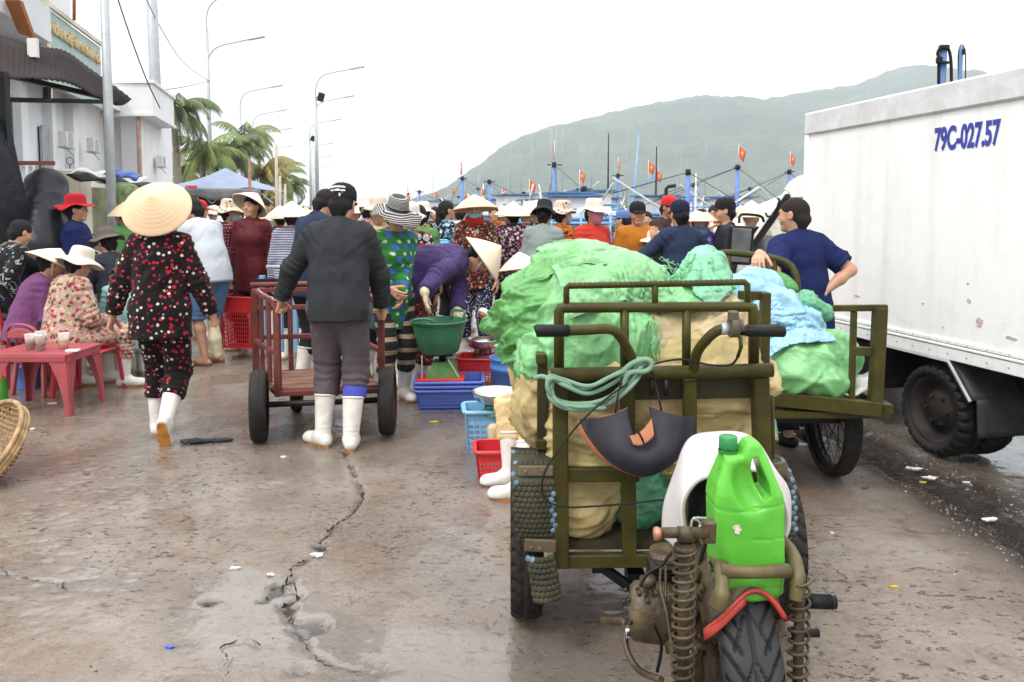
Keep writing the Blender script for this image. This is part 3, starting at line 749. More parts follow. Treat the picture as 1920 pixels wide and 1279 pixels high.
HOLES=[(*G(604,1020)[:2],.045,.03),(*G(520,1103)[:2],.06,.03),(*G(538,1140)[:2],.05,.035),(*G(388,1127)[:2],.038,.03),(*G(505,912)[:2],.09,.008),(*G(575,1172)[:2],.09,.012),(*G(560,1255)[:2],.05,.012)]
PUD=[(*G(470,1150)[:2],.30,.16),(*G(640,1200)[:2],.42,.09),(*G(800,1245)[:2],.40,.07),(*G(1090,1262)[:2],.28,.10),(*G(240,1085)[:2],.5,.10),(*G(1900,850)[:2],.5,.35),(*G(420,1125)[:2],.10,.12),(*G(1020,1218)[:2],.12,.06)]
def gheight(X,Y):
    p=np.stack([X,Y,X*0],-1)
    h=fbm(p*1.1,3,1)*.006+fbm(p*6,3,2)*.0035
    ch=fbm(p*np.array([16,26,1]),3,5); rough=np.clip(fbm(p*.9,2,8)*1.6+.45,0,1)
    h-=np.clip(ch-.12,0,1)*.012*rough
    w=fbm(p*9,2,12)*.03
    for c,wd,dp in ((CRACK,.016,.028),(CR2,.018,.022),(CR3,.006,.014),(CR4,.007,.012),(CR5,.008,.014)):
        d=seg_d(X+w,Y+w*.7,c); h-=dp*np.exp(-(d/wd)**2)*(.55+.45*vnoise(p*14,3))
    for (x,y,r,dp) in HOLES:
        d=np.hypot(X-x+w,(Y-y+w))/r; h-=dp/(1+np.exp((d+fbm(p*22,3,7)*.7-.75)*22))
    for (x,y,a,b) in PUD:
        d=((X-x)/a)**2+((Y-y)/b)**2; h-=.005*np.exp(-d*.8)
    d=seg_d(X+w*2,Y+w,GUT); h-=.055*np.exp(-(d/.10)**2)*(Y<9); h-=.016*np.exp(-((d-.0)/.28)**2)*np.clip(fbm(p*5,2,20)+.5,0,1.2)*(Y<9)
    far=np.clip((Y-9)/6,0,1); return h*(1-far)
def axis(fine0,fine1,st,lo,hi,g=1.09):
    a=list(np.arange(fine0,fine1,st)); s=st;x=a[-1]
    while x<hi: s*=g; x+=s; a.append(x)
    s=st;x=a[0];b=[]
    while x>lo: s*=g; x-=s; b.append(x)
    return np.array(b[::-1]+a)
xs=axis(-2.6,2.9,.0145,-2600,2600,1.10); ys=axis(1.55,6.2,.0145,-30,3200,1.075)
GX,GY=np.meshgrid(xs,ys); 
def over_water(X,Y): return (Y>27)&(X>-3.4-.2335*(Y-27))
GZ=np.where((Y_:=GY)<60,gheight(GX,GY),0)
GZ=np.where(over_water(GX,GY),-3.0,GZ); GZ=np.where(GY>900,-6.0,GZ)
nxx=len(xs);nyy=len(ys); idg=np.arange(nxx*nyy).reshape(nyy,nxx)
qd=np.stack([idg[:-1,:-1],idg[:-1,1:],idg[1:,1:],idg[1:,:-1]],-1).reshape(-1,4)
gm=fast_mesh('ground',np.stack([GX,GY,GZ],-1).reshape(-1,3),qd)
pp_=np.stack([GX,GY,GX*0],-1)
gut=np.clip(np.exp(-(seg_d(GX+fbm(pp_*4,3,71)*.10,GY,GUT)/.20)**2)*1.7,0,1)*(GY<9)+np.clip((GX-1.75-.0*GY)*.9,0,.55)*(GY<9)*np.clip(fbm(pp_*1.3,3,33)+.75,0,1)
cav=np.clip(-(GZ+.009)/.014,0,1)*(GY<12)
at=gm.attributes.new('grime','FLOAT','POINT'); at.data.foreach_set('value',np.clip(gut,0,1).astype(np.float32).ravel())
at=gm.attributes.new('cavity','FLOAT','POINT'); at.data.foreach_set('value',cav.astype(np.float32).ravel())
fl_=np.zeros_like(GX)
for (x,y,a,b) in PUD: fl_+=np.exp(-(((GX-x)/(a*1.25))**2+((GY-y)/(b*1.5))**2))
fl_=np.clip((fl_+.35*fbm(pp_*6,4,61)*(fl_>.05)-.30)*2.6,0,1)*(GY<9)
at=gm.attributes.new('film','FLOAT','POINT'); at.data.foreach_set('value',fl_.astype(np.float32).ravel())
t=NT('wet_concrete'); 
A1=t.n('Attribute'); A1.attribute_name='grime'; A2=t.n('Attribute'); A2.attribute_name='cavity'
n1=t.noise(.9,6,.6); n2=t.noise(4.5,8,.7,dist=.4); n3=t.noise(38,6,.7); n4=t.noise(1.7,5,.55,vec=t.mapping((1,.55,1),loc=(7,3,0)))
c=t.ramp(n1,[(.33,(.142,.112,.088)),(.52,(.205,.164,.132)),(.68,(.262,.226,.192))])
c=t.mix(t.ramp(n2,[(.36,.5),(.50,0.)]),c,(.11,.070,.048))
c=t.mix(t.ramp(n4,[(.52,0.),(.66,.5)]),c,(.155,.100,.066))
c=t.mix(t.ramp(n3,[(.52,0.),(.72,.5)]),c,(.30,.255,.22)); n5=t.noise(30,3,.6,vec=t.warp(12,.03,t.mapping((.75,1.3,1),rot=(0,0,.25)))); msk=t.ramp(t.noise(.8,3,.5,vec=t.mapping(loc=(9,2,0))),[(.42,.25),(.58,1.)]); c=t.mix(t.math('MULTIPLY',t.ramp(n5,[(.345,.9),(.385,0.)]),msk),c,(.045,.028,.020)); c=t.mix(t.ramp(n3,[(.30,.7),(.42,0.)]),c,(.055,.036,.026))
spk=t.vor(70); c=t.mix(t.ramp(spk.outputs['Distance'],[(.10,.55),(.16,0.)]),c,(.42,.38,.33))
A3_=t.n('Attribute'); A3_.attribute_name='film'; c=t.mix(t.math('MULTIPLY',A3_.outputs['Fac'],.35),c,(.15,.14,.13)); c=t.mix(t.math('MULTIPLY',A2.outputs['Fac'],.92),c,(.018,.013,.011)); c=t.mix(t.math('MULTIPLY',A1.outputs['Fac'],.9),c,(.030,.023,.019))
t.col(c)
wet=t.noise(.75,5,.6,vec=t.mapping(loc=(3,1,0))); rr=t.ramp(wet,[(.40,.07),(.52,.22),(.66,.42)]); rr=t.mix(t.math('MULTIPLY',A1.outputs['Fac'],.6),rr,(.2,.2,.2))
t.set(Roughness=t.math('ADD',rr,t.math('MULTIPLY_ADD',n3,.25,-.08)),Specular_IOR_Level=.55)
A3=t.n('Attribute'); A3.attribute_name='film'; b1=t.bump(n2,.005,.6); b2=t.bump(n3,.005,1,b1); b4=t.bump(t.math('MULTIPLY',t.ramp(n5,[(.34,0.),(.40,1.)]),msk),.006,1,b2); v3=t.noise(110,5,.7,vec=t.mapping((1,.6,1))); t.bump(v3,.0016,1,b4)
cw=t.math('MAXIMUM',t.math('MULTIPLY',t.ramp(wet,[(.42,.75),(.60,.05)]),.8),A3.outputs['Fac']); t.set(Coat_Weight=cw,Coat_Roughness=.10,Coat_IOR=1.45)
cb_=t.n('Bump'); cb_.inputs['Distance'].default_value=.004; cb_.inputs['Strength'].default_value=.5; t.l(t.noise(9,4,.6),cb_.inputs['Height']); t.l(cb_.outputs[0],t.b.inputs['Coat Normal'])
go=link('ground',gm,t.m); tag(go,kind='structure')
def crack(pts,wd,seed,lab):
    rn_=random.Random(seed); P_=spline([V(x,y,0) for x,y in pts],7); m=MB(); L=[];n=len(P_)
    for i,p in enumerate(P_):
        d=(P_[min(i+1,n-1)]-P_[max(i-1,0)]).normalized(); s_=V(-d.y,d.x,0); p=p+s_*rn_.uniform(-.012,.012); w_=wd*.62*max(.06,rn_.uniform(-.3,1.3))*(0.3+math.sin(PI*min(1,max(0,(i+.5)/n)))); a=p+s_*w_;b=p-s_*w_
        z=lambda q_: float(gheight(np.array([q_.x]),np.array([q_.y]))[0])+.0022
        L+=[V(a.x,a.y,z(a)),V(b.x,b.y,z(b))]
    m.add(L,[[2*i,2*i+1,2*i+3,2*i+2] for i in range(n-1)]); o=m.obj('pavement_crack',pm('crack_dirt',(.012,.009,.007),.8,var=.4,vs=40)); tag(o,kind='structure')
for a_ in ((CRACK,.0075,1),(CR2,.009,2),(CR3,.003,3),(CR4,.0035,4),(CR5,.004,5),(gp((1503,1035),(1530,1055),(1560,1065),(1585,1085),(1592,1110)),.003,6),(gp((1020,1140),(1050,1160),(1085,1158),(1100,1190)),.003,7),(gp((1500,1000),(1640,985),(1760,1000),(1920,985)),.0022,8)): crack(a_[0],a_[1],a_[2],'')
# standing water in the dips
t=NT('puddle_water'); t.col((.05,.045,.04)); t.set(Roughness=.03,Alpha=.5,IOR=1.6,Specular_IOR_Level=.9); t.bump(t.noise(14,2),.0006)
PUDM=t.m
pud=MB(); pud.grid(lambda u,v:(-3.0+8.2*u,1.3+7.2*v,-.021),2,2); o=pud.obj('puddle',PUDM); tag(o,kind='structure')
# harbour water, quay edge
t=NT('sea_water'); t.col((.10,.15,.16)); t.set(Roughness=.12); t.bump(t.noise(1.2,4),.08)
w=MB(); w.add([(-3.4,27,-1.2),(2600,27,-1.2),(2600,1000,-1.2),(-3.4-.2335*973,1000,-1.2)],[[0,1,2,3]]); tag(w.obj('water',t.m),kind='structure')
CONC=pm('quay_concrete',(.30,.28,.25),.8,var=.2,vs=1.5,bump=.01,bs=8)
q=MB(); q.box((1298,26.9,-.55),(2603,.5,1.3),bev=.02); q.prism([(-3.45,26.66,-1.2),(-3.15,26.66,-1.2),(-3.15-.2335*900,926,-1.2),(-3.45-.2335*900,926,-1.2)],(0,0,0),(0,0,1.3)); tag(q.obj('quay_edge',CONC),kind='structure')
# hill across the harbour
ridge=[(560,398),(700,392),(790,384),(825,372),(855,350),(885,328),(925,295),(975,264),(1040,238),(1110,224),(1170,208),(1235,193),(1300,183),(1330,187),(1400,192),(1460,188),(1510,180),(1560,167),(1620,158),(1650,145),(1690,128),(1720,130),(1760,136),(1800,148),(1860,175),(1950,215),(2150,240),(2400,300),(2700,360)]
RX=np.array([r[0] for r in ridge],float);RY=np.array([r[1] for r in ridge],float)
nu,nv=520,120; uu=np.linspace(600,2700,nu); tt=np.linspace(0,1,nv)
Yr=1750.; Yf=1000.
T_,U_=np.meshgrid(tt,uu,indexing='ij'); Yd=Yf+(Yr-Yf)*T_/.86
Xr=(U_-960)/F*Yr; Xw=Xr-150*(1-T_)*0
hr=np.interp(U_,RX,RY); hgt=(400-hr)/F*Yr+CZ
prof=np.sin(np.clip(T_/.86,0,1)*PI/2)**1.15
pw=np.stack([Xw,Yd,Xw*0],-1)
rid=1-np.abs(fbm(pw*np.array([.0048,.0022,1]),4,41))*2
Z=hgt*prof*(1-.13*(rid)*np.sin(PI*np.clip(T_/.9,0,1)))+fbm(pw*.012,4,9)*10*np.sin(PI*np.clip(T_,0,1))-3
Z+= (np.abs(fbm(pw*.05,2,19))*7+worley(pw*.055,5)[0]*5)*np.clip(T_*6,0,1)*(hgt>3)
Z=np.where(hgt<6,np.minimum(Z,hgt),Z)
ii=np.arange(nu*nv).reshape(nv,nu); hq=np.stack([ii[:-1,:-1],ii[:-1,1:],ii[1:,1:],ii[1:,:-1]],-1).reshape(-1,4)
t=NT('forested_hill'); a=t.noise(.012,8,.65); b=t.noise(.11,6,.75); 
c=t.ramp(a,[(.35,(.035,.055,.028)),(.55,(.075,.095,.045)),(.72,(.16,.15,.09))]); c=t.mix(t.ramp(b,[(.38,.8),(.56,0.)]),c,(.018,.032,.018)); c=t.mix(t.ramp(t.noise(.03,7,.7),[(.66,0.),(.72,.7)]),c,(.34,.32,.28)); t.col(c); t.set(Roughness=.95,Specular_IOR_Level=.1); t.bump(b,6,1)
tag(link('hill',fast_mesh('hill',np.stack([Xw,Yd,Z],-1).reshape(-1,3),hq),t.m),kind='structure')
# haze over the harbour
hz=MB(); hz.box((100,1180,190),(6600,2700,400)); ho=hz.obj('haze',None)
hm=bpy.data.materials.new('harbour_haze'); hm.use_nodes=True; nt=hm.node_tree; nt.nodes.clear(); vo=nt.nodes.new('ShaderNodeOutputMaterial'); pv=nt.nodes.new('ShaderNodeVolumePrincipled'); pv.inputs['Color'].default_value=(.88,.945,1.0,1); pv.inputs['Density'].default_value=.00036; nt.links.new(pv.outputs[0],vo.inputs['Volume'])
ho.data.materials.clear(); ho.data.materials.append(hm); tag(ho,kind='stuff')
for v in ho.data.vertices: pass
# ---------------------------------------------------------------- port building on the left
WALL=pm('white_render',(.74,.75,.77),.75,var=.04,vs=1.2,dirt=(.45,.45,.43),ds=1.4,da=.25); WALLG=pm('grey_render',(.62,.64,.66),.8,var=.05,vs=1.2)
GLASS=pm('dark_window_glass',(.03,.045,.055),.08,var=.3); PALEG=pm('pale_green_sign',(.33,.43,.40),.5,var=.05); GOLD=pm('gold_letters',(.62,.47,.20),.35,.2)
CREAM=pm('cream_render',(.66,.60,.50),.8,var=.06,dirt=(.32,.30,.22),ds=3,da=.4); MOSS=pm('mossy_wall',(.20,.21,.12),.85,var=.3,vs=4,dirt=(.10,.12,.06),ds=3,da=.8,bump=.004,bs=20)
bd=thing('port_building','white two part port office with green gold lettered sign and flat overhanging roof','building',RD(-5,14))
def wallq(c0,Y0,c1,Y1,z0,z1,th=.12,mat=WALL,name='wall'):
    a=RD(c0,Y0);b=RD(c1,Y1); m=MB(); m.bar(V(a.x,a.y,(z0+z1)/2),V(b.x,b.y,(z0+z1)/2),z1-z0,th,up=None,bev=.004) if False else None
    d=(b-a).normalized(); n=V(d.y,-d.x,0)*th/2
    m.prism([a+n+V(0,0,z0),b+n+V(0,0,z0),b-n+V(0,0,z0),a-n+V(0,0,z0)],(0,0,0),(0,0,z1-z0)); return m.obj(name,mat,bd)
wallq(-4.75,7.5,-4.75,16.9,0,4.0,.2)
wallq(-9,17.35,-3.95,17.35,0,3.6,.2,WALLG); wallq(-4.0,17.4,-4.0,20.5,0,3.6,.2)
for (Y,w_,d_) in ((11.1,.35,.16),(12.15,.3,.16),(13.4,.22,.2),(14.5,.25,.22),(9.9,.4,.14)):
    p=RD(-4.6,Y); m=MB(); m.box((p.x,p.y,2.0),(d_,w_,3.96),(0,0,.228)); m.obj('pilaster',WALL,bd)
p=RD(-4.0,17.2); MB().box((p.x-.1,p.y,1.8),(.42,.16,3.55)).obj('pilaster',WALL,bd)
# roof slabs
m=MB(); a,b=RD(-4.25,7.2),RD(-4.25,16.9)
m.prism([RD(-4.25,11.7,3.62),RD(-4.25,16.9,3.62),RD(-9,16.9,3.62),RD(-9,11.7,3.62)],(0,0,0),(0,0,.38)); m.obj('roof_slab',WALL,bd)
m=MB(); m.prism([RD(-3.58,16.85,3.58),RD(-3.58,19.2,3.58),RD(-9,19.2,3.58),RD(-9,16.85,3.58)],(0,0,0),(0,0,.62)); m.prism([RD(-3.53,16.8,4.2),RD(-3.53,19.25,4.2),RD(-9,19.25,4.2),RD(-9,16.8,4.2)],(0,0,0.003),(0,0,.07)); m.prism([RD(-3.53,16.8,3.52),RD(-3.53,19.25,3.52),RD(-9,19.25,3.52),RD(-9,16.8,3.52)],(0,0,0),(0,0,.057)); m.obj('roof_slab',WALL,bd)
# upper storey block and balcony over the entrance
m=MB(); m.prism([RD(-4.4,9.0,4.75),RD(-4.4,14.2,4.75),RD(-9,14.2,4.75),RD(-9,9.0,4.75)],(0,0,0),(0,0,.45)); m.obj('parapet',WALL,bd)
m=MB(); m.prism([RD(-4.0,8.2,4.0),RD(-4.0,11.95,4.0),RD(-7.5,11.95,4.0),RD(-7.5,8.2,4.0)],(0,0,0),(0,0,.5)); m.obj('entrance_soffit',WALLG,bd)
BRN=pm('brown_orange_fascia',(.36,.12,.03),.6,var=.25)
m=MB(); m.prism([P(8,0,10.2),P(36,0,10.2),P(62,72,10.6),P(34,62,10.6)],(0,0,0),(0,.08,0)); m.obj('fascia_board',BRN,bd)
MB().cyl(P(139,-60,13),P(139,38,13),.025).obj('roof_pipe',BRN,bd)
# sign
sg=MB(); a=RD(-4.15,12.05);b=RD(-4.15,15.1); d=(b-a).normalized(); n=V(d.y,-d.x,0)
sg.prism([a+V(0,0,3.45),b+V(0,0,3.45),b+V(0,0,4.58),a+V(0,0,4.58)],(0,0,0),-n*.07); sgo=sg.obj('sign_board',PALEG,bd)
m=MB(); m.bar(a+n*.03+V(0,0,3.2),a+n*.03+V(0,0,4.75),.09); m.bar(a+n*.03+V(0,0,4.63),b+n*.03+V(0,0,4.63),.05,.07); m.obj('sign_frame',CREAM,sgo)
def text(body,name,size,loc,xdir,nrm,mat,parent,ext=.012,world=True,sx=1.0,bold=.0,align='LEFT',spacing=1.0):
    c=bpy.data.curves.new(name,'FONT'); c.body=body; c.size=size; c.extrude=ext; c.offset=bold; c.align_x=align; c.space_character=spacing
    tmp=bpy.data.objects.new('tmp',c); COL.objects.link(tmp); dg=bpy.context.evaluated_depsgraph_get(); me=bpy.data.meshes.new_from_object(tmp.evaluated_get(dg)); bpy.data.objects.remove(tmp)
    x=Vector(xdir).normalized(); z=Vector(nrm).normalized(); y=z.cross(x)
    M=Matrix((x*sx,y,z)).transposed().to_4x4(); M.translation=Vector(loc)-parent_off(parent) if parent is not None else Vector(loc)
    me.transform(M); return link(name,me,mat,parent)
text('SỞ NÔNG NGHIỆP VÀ PTNT KHÁNH HÒA','sign_lettering',.215,a+n*.02+V(0,0,4.25)+d*.10,d,n,GOLD,sgo,.02,sx=.70,bold=.006)
text('BAN QUẢN LÝ CẢNG HÒN RỚ','sign_lettering',.215,a+n*.02+V(0,0,3.86)+d*.28,d,n,GOLD,sgo,.02,sx=.74,bold=.006)
# windows
def win(c,Y0,Y1,z0,z1):
    m=MB(); a=RD(c,Y0);b=RD(c,Y1); d=(b-a).normalized(); nn=V(d.y,-d.x,0)
    m.prism([a+V(0,0,z0),b+V(0,0,z0),b+V(0,0,z1),a+V(0,0,z1)],(0,0,0),-nn*.06); w_=m.obj('window',GLASS,bd)
    m=MB()
    for (p,q) in ((a+V(0,0,z0),b+V(0,0,z0)),(a+V(0,0,z1),b+V(0,0,z1)),(a+V(0,0,z0),a+V(0,0,z1)),(b+V(0,0,z0),b+V(0,0,z1)),((a+b)/2+V(0,0,z0),(a+b)/2+V(0,0,z1))): m.bar(p+nn*.012,q+nn*.012,.05)
    m.obj('window_frame',GALV,w_)
win(-4.60,11.35,11.85,1.9,3.2); win(-4.60,13.05,13.25,1.9,2.9); win(-4.6,10.45,10.7,2.0,3.0)
WHP=pm('white_plastic',(.72,.72,.70),.5,var=.04,dirt=(.4,.38,.33),ds=6,da=.3)
def ac(c,Y,z):
    p=RD(c,Y); r=thing('air_conditioner','x','air conditioner',p+V(0,0,z),scale=.48); 
    m=MB(); m.box((0,0,.27),(.28,.75,.54),(0,0,.228),bev=.02); m.obj('casing',WHP,r,False)
    m=MB(); 
    for k in range(9): m.box(V(.145*math.cos(.228),.145*math.sin(.228),0)+V(0,0,.05+k*.055),(.012,.5,.012),(0,0,.228))
    m.obj('grille',BLACK,r,False)
    m=MB(); m.box((0,0,-.02),(.36,.8,.03),(0,0,.228)); m.bar((-.15,.3,-.03),(.1,.3,-.3),.03); m.obj('wall_bracket',GALV,r,False); return r
tag(ac(-4.38,15.2,2.65),'white air conditioner with black grille high on port building beside the steel pole','air conditioner')
tag(ac(-4.42,13.75,2.62),'stained white air conditioner on the port building just right of the steel roof truss','air conditioner'); tag(ac(-3.75,18.4,2.55),'white air conditioner round the far corner of the port building near the palms','air conditioner')
p=RD(-3.9,16.9); m=MB(); m.cyl((p.x,p.y,.9),(p.x,p.y,3.7),.045); m.solo('rusty_pipe',pm('rusty_pipe',(.34,.22,.18),.7,var=.3),'thin rusty standpipe running up the corner of the white port building','pipe')
# steel awning with truss
TAR=pm('dark_corrugated_sheet',(.020,.014,.016),.75,var=.4,vs=5,dirt=(.05,.035,.03),ds=5,da=.5,bump=.006,bs=14)
aw=thing('steel_awning','dark corrugated awning on a black steel truss below the green sign','awning',P(-60,560,9))
def awf(u,v):
    top=spline([P(-130,58,8.2),P(-10,70,8.6),P(65,84,8.9),P(120,92,9.2),P(175,138,9.9),P(246,188,10.7)],6); bot=spline([P(-130,128,7.4),P(-10,140,7.8),P(60,150,8.2),P(130,162,8.8),P(170,174,9.4),P(206,186,10.2)],6)
    k=u*(len(top)-1); i=min(int(k),len(top)-2); f=k-i; a=top[i].lerp(top[i+1],f); b=bot[i].lerp(bot[i+1],f)
    q=a.lerp(b,v); q.z+=.006*math.sin(u*210)-.05*math.sin(PI*v)+.03*math.sin(u*9+v*3); return q
m=MB(); m.grid(awf,220,6,thick=.01); m.obj('roof_sheet',TAR,aw)
m=MB(); m.bar(P(-130,108,7.3),P(200,184,9.9),.07,.05); m.bar(P(-130,184,7.6),P(198,191,9.9),.07,.05); m.bar(P(88,164,8.8),P(88,188,8.8),.06); m.bar(P(10,145,8.0),P(10,188,8.0),.06); m.bar(P(197,182,9.9),P(197,192,9.9),.06); m.obj('truss',BLACK,aw)
m=MB(); m.bar(P(5,135,7.9),V(P(5,135,7.9).x,7.9,0),.08); m.obj('post',BLACK,aw)
m=MB(); m.box(P(62,90,8.7),(.10,.05,.2)); m.obj('lamp_bracket',WHP,aw)
# boundary wall with balustrade
bw=thing('boundary_wall','mossy green boundary wall with cream pillar behind the seated people','wall',RD(-3.4,10))
m=MB(); p=P(104,400,10.2); m.box((p.x,p.y+.2,1.03),(.55,.5,2.06),(0,0,.228),bev=.02); m.obj('pillar',CREAM,bw)
m=MB(); m.prism([V(P(140,400,10.3).x,10.3,0),V(P(345,400,15).x,15.3,0),V(P(345,400,15).x-.2,15.3,0),V(P(140,400,10.3).x-.2,10.3,0)],(0,0,0),(0,0,1.85)); m.obj('wall_panel',MOSS,bw)
m=MB(); m.prism([V(P(-80,400,9.6).x,9.6,0),V(P(85,400,10.1).x,10.1,0),V(P(85,400,10.1).x,10.3,0),V(P(-80,400,9.6).x,9.8,0)],(0,0,0),(0,0,1.5)); m.obj('wall_panel',CREAM,bw)
for k in range(12):
    x=-60+k*13; m=MB(); a=P(x,365,9.7+k*.03); b=P(x,312,9.7+k*.03); m.cyl(a,b,.022,n=8); m.obj('baluster',WHP,bw)
m=MB(); m.bar(P(-70,306,9.7),P(103,306,10.05),.07,.05); m.obj('rail',pm('rust_rail',(.22,.07,.05),.7,var=.3),bw)
m=MB(); m.tube(arc(P(131,302,10.3),.045,0,2*PI,18,(1,0,0),(0,0,1)),.005,5); m.tube([P(131,309,10.3),P(131,316,10.3)],.006,5); m.obj('iron_ring',BLACK,bw)
BTARP=pm('blue_tarpaulin',(.06,.13,.42),.45,var=.2)
m=MB(); m.grid(lambda u,v:P(146+u*130,316+u*20+v*9,9.9+u*1.5)+V(0,-.35*v,-.06*v+.02*math.sin(u*21)),30,4,thick=.02); m.solo('lean_to_sheet',WHP,'white lean-to roof edge fixed along the mossy wall','awning')
m=MB(); m.grid(lambda u,v:P(148+u*140,326+u*24+v*8,9.7+u*1.6)+V(0,-.3*v,.03*math.sin(u*15+v*2)),30,4,thick=.03); m.solo('folded_black_tarp',BLACK,'long black tarpaulin folded under the white lean-to edge','tarpaulin')
m=MB(); m.grid(lambda u,v:P(208+u*58,318+u*12+v*9,9.6+u*.6)+V(0,-.2*v,.02*math.sin(u*12+v*5)),20,5,thick=.03); m.solo('blue_tarpaulin',BTARP,'bright blue tarpaulin bundled on top of the lean-to right of the pole','tarpaulin')
GRNB=pm('green_net',(.16,.22,.10),.8,var=.4,vs=20,bump=.01,bs=30)
v,q=sdf([cap(P(232,368,9.6),P(240,405,9.6),.13,.16),cap(P(225,360,9.6),P(245,362,9.6),.1)],.02,.05); v=folds(v,q,.016,4); o=link('net_bundle',fast_mesh('net_bundle',v,q),GRNB); tag(o,'pale green fishing net bundle hanging on the mossy wall','net')
# poles and wires
def pole(name,px,Y,r,top,lab,lean=0):
    b=V(P(px,430,Y).x,Y,0); m=MB(); m.tube([b,b+V(lean*.5,0,top*.5),b+V(lean,0,top)],[r,r*.93,r*.85],20); m.lathe([(r*1.15,0),(r*1.15,.25),(r,.27)],b,20); return m.solo(name,GALV,lab,'pole',b)
pole('steel_pole',211,9.4,.056,4.9,'thick grey steel pole standing in front of the mossy wall',lean=-.0)
pole('steel_pole',303,21,.15,9.5,'tall plain steel pole rising behind the port building roof',lean=-.1)
def wire(name,pts,lab,r=.012):
    m=MB(); m.tube(spline(pts,10),r,5); return m.solo(name,BLACK,lab,'cable',pts[0])
wire('overhead_cable',[P(215,-20,14),P(245,70,14.6),P(275,150,15.4),P(300,203,16.6)],'black cable sagging from above down to the rusty standpipe')
wire('overhead_cable',[P(262,-30,18),P(300,50,22),P(345,118,28),P(393,153,35)],'long cable curving down to the tallest street lamp')
wire('overhead_cable',[P(312,168,19),P(350,162,27),P(393,152,35)],'short cable from the port building roof to the tallest street lamp')
# ---------------------------------------------------------------- street lamps
def lamp_m(h,arms):
    r=thing('street_lamp','x','street lamp',(0,0,0),group='street lamps along the harbour road')
    m=MB(); m.tube([(0,0,0),(0,0,h*.5),(0,0,h-1.6)],[.105,.085,.06],12); m.lathe([(.2,0),(.2,.12),(.12,.16)],n=12); m.obj('post',GALV,r,False)
    for (z,L) in arms:
        m=MB(); pts=[(0,0,z-1.6),(0,0,z-1.0),(.10,0,z-.6),(.35,0,z-.3),(.75,0,z-.14),(L*.7,0,z-.02),(L,0,z+.1)]; m.tube(spline(pts,4),.032,8); a=m.obj('arm',GALV,r,False)
        m=MB(); m.box((L+.22,0,z+.13),(.75,.16,.07),(0,-.18,0),bev=.02); m.obj('lamp_head',GALV,a,False)
    return r
L1=lamp_m(10.9,((10.9,1.9),(8.9,1.9))); L1.location=V(P(397,400,35).x,35,0); L1['label']='tallest twin armed street lamp left of the blue tent'
L2=lamp_m(9,((9,2.0),)); 
LL=[(455,48.7,'tall single arm street lamp just right of the tallest one'),(478,60,'slimmer street lamp, second in line behind the tallest one'),(497,73,'street lamp third behind the tallest, over the palm crowns'),(510,92,'street lamp fourth behind the tallest above the palms'),(518,115,'small far street lamp fifth behind the tallest'),(524,145,'tiny far street lamp sixth behind the tallest'),(529,180,'last faint street lamp seen in the left row')]
for i,(px,Y,lb) in enumerate(LL):
    o=L2 if i==0 else copy_tree(L2); o.location=V(P(px,400,Y).x,Y,0); o['label']=lb
LR=[(596,42.6,'tallest lamp of the right row carrying a black floodlight'),(594,53,'second lamp of the right row close behind the floodlight lamp'),(583,66,'third lamp of the right row with a small floodlight'),(585,88,'fourth lamp of the right row'),(588,108,'fifth lamp of the right row'),(589,130,'sixth lamp of the right row, thin and pale'),(590,165,'farthest faint lamp of the right row')]
for i,(px,Y,lb) in enumerate(LR):
    o=copy_tree(L2); o.location=V(P(px,400,Y).x,Y,0); o['label']=lb
    if i in(0,2): m=MB(); m.box((.28,-.05,7.6),(.34,.2,.45),(0,.3,.2),bev=.03); m.bar((0,0,7.6),(.2,0,7.6),.05); m.obj('floodlight',BLACK,o,False)
# ---------------------------------------------------------------- trees
LEAF=pm('palm_leaflet',(.17,.24,.06),.5,var=.45,vs=1.2); LEAFD=pm('dark_palm_leaflet',(.08,.13,.05),.55,var=.4,vs=1.2); LEAFY=pm('yellowing_palm_leaflet',(.26,.22,.06),.6,var=.4,vs=1); BARK=pm('palm_bark',(.22,.19,.15),.9,var=.3,vs=8,bump=.02,bs=10)
def palm(label,loc,h,R_=2.6,mat=LEAF,seed=1,nf=22,wind=.5):
    rnd=random.Random(seed); r=thing('coconut_palm',label,'palm tree',loc,group='coconut palms beside the road')
    m=MB(); lean=rnd.uniform(-.3,.3); m.tube([(lean*t*t,0,h*t) for t in [i/8 for i in range(9)]],[.17-.06*i/8 for i in range(9)],10); m.obj('trunk',BARK,r,False)
    vs=[];qs=[];
    top=V(lean,0,h); mid=MB()
    for k in range(nf):
        az=k*2.399+rnd.uniform(-.2,.2); el=rnd.uniform(-.35,1.25) if k>4 else rnd.uniform(.8,1.4); L=R_*rnd.uniform(.8,1.1); d=V(math.cos(az)+wind,math.sin(az),0).normalized(); p=top.copy(); e=el; pts=[p.copy()]
        n=14
        for i in range(n): 
            p=p+(d*math.cos(e)+V(0,0,math.sin(e)))*(L/n); e-=.10+.11*(i/n)+.05*math.cos(el); pts.append(p.copy())
        mid.tube(pts,[.03*(1-.8*i/n) for i in range(n+1)],4,cap=False)
        for i in range(3,n*5):
            t=i/(n*5); j=min(int(t*n),n-1); f=t*n-j; q=pts[j].lerp(pts[j+1],f); dd=(pts[j+1]-pts[j]).normalized(); sx=dd.cross(V(0,0,1)).normalized(); l=.62*math.sin(PI*min(1,t*.86+.16))**.7*R_/2.6
            for s_ in (-1,1):
                a_=(sx*s_*.8+dd*.5+V(0,0,-.55-.6*rnd.random())).normalized(); w_=dd*.017*R_/2.6; b_=len(vs)
                vs+=[q-w_,q+w_,q+a_*l*.6+w_*.8+V(0,0,-.03),q+a_*l+V(0,0,-.14*l)]; qs.append((b_,b_+1,b_+2,b_+3))
    link('fronds',fast_mesh('fronds',[list(v) for v in vs],qs,False),mat,r); mid.obj('frond_stems',LEAFY,r,False); return r
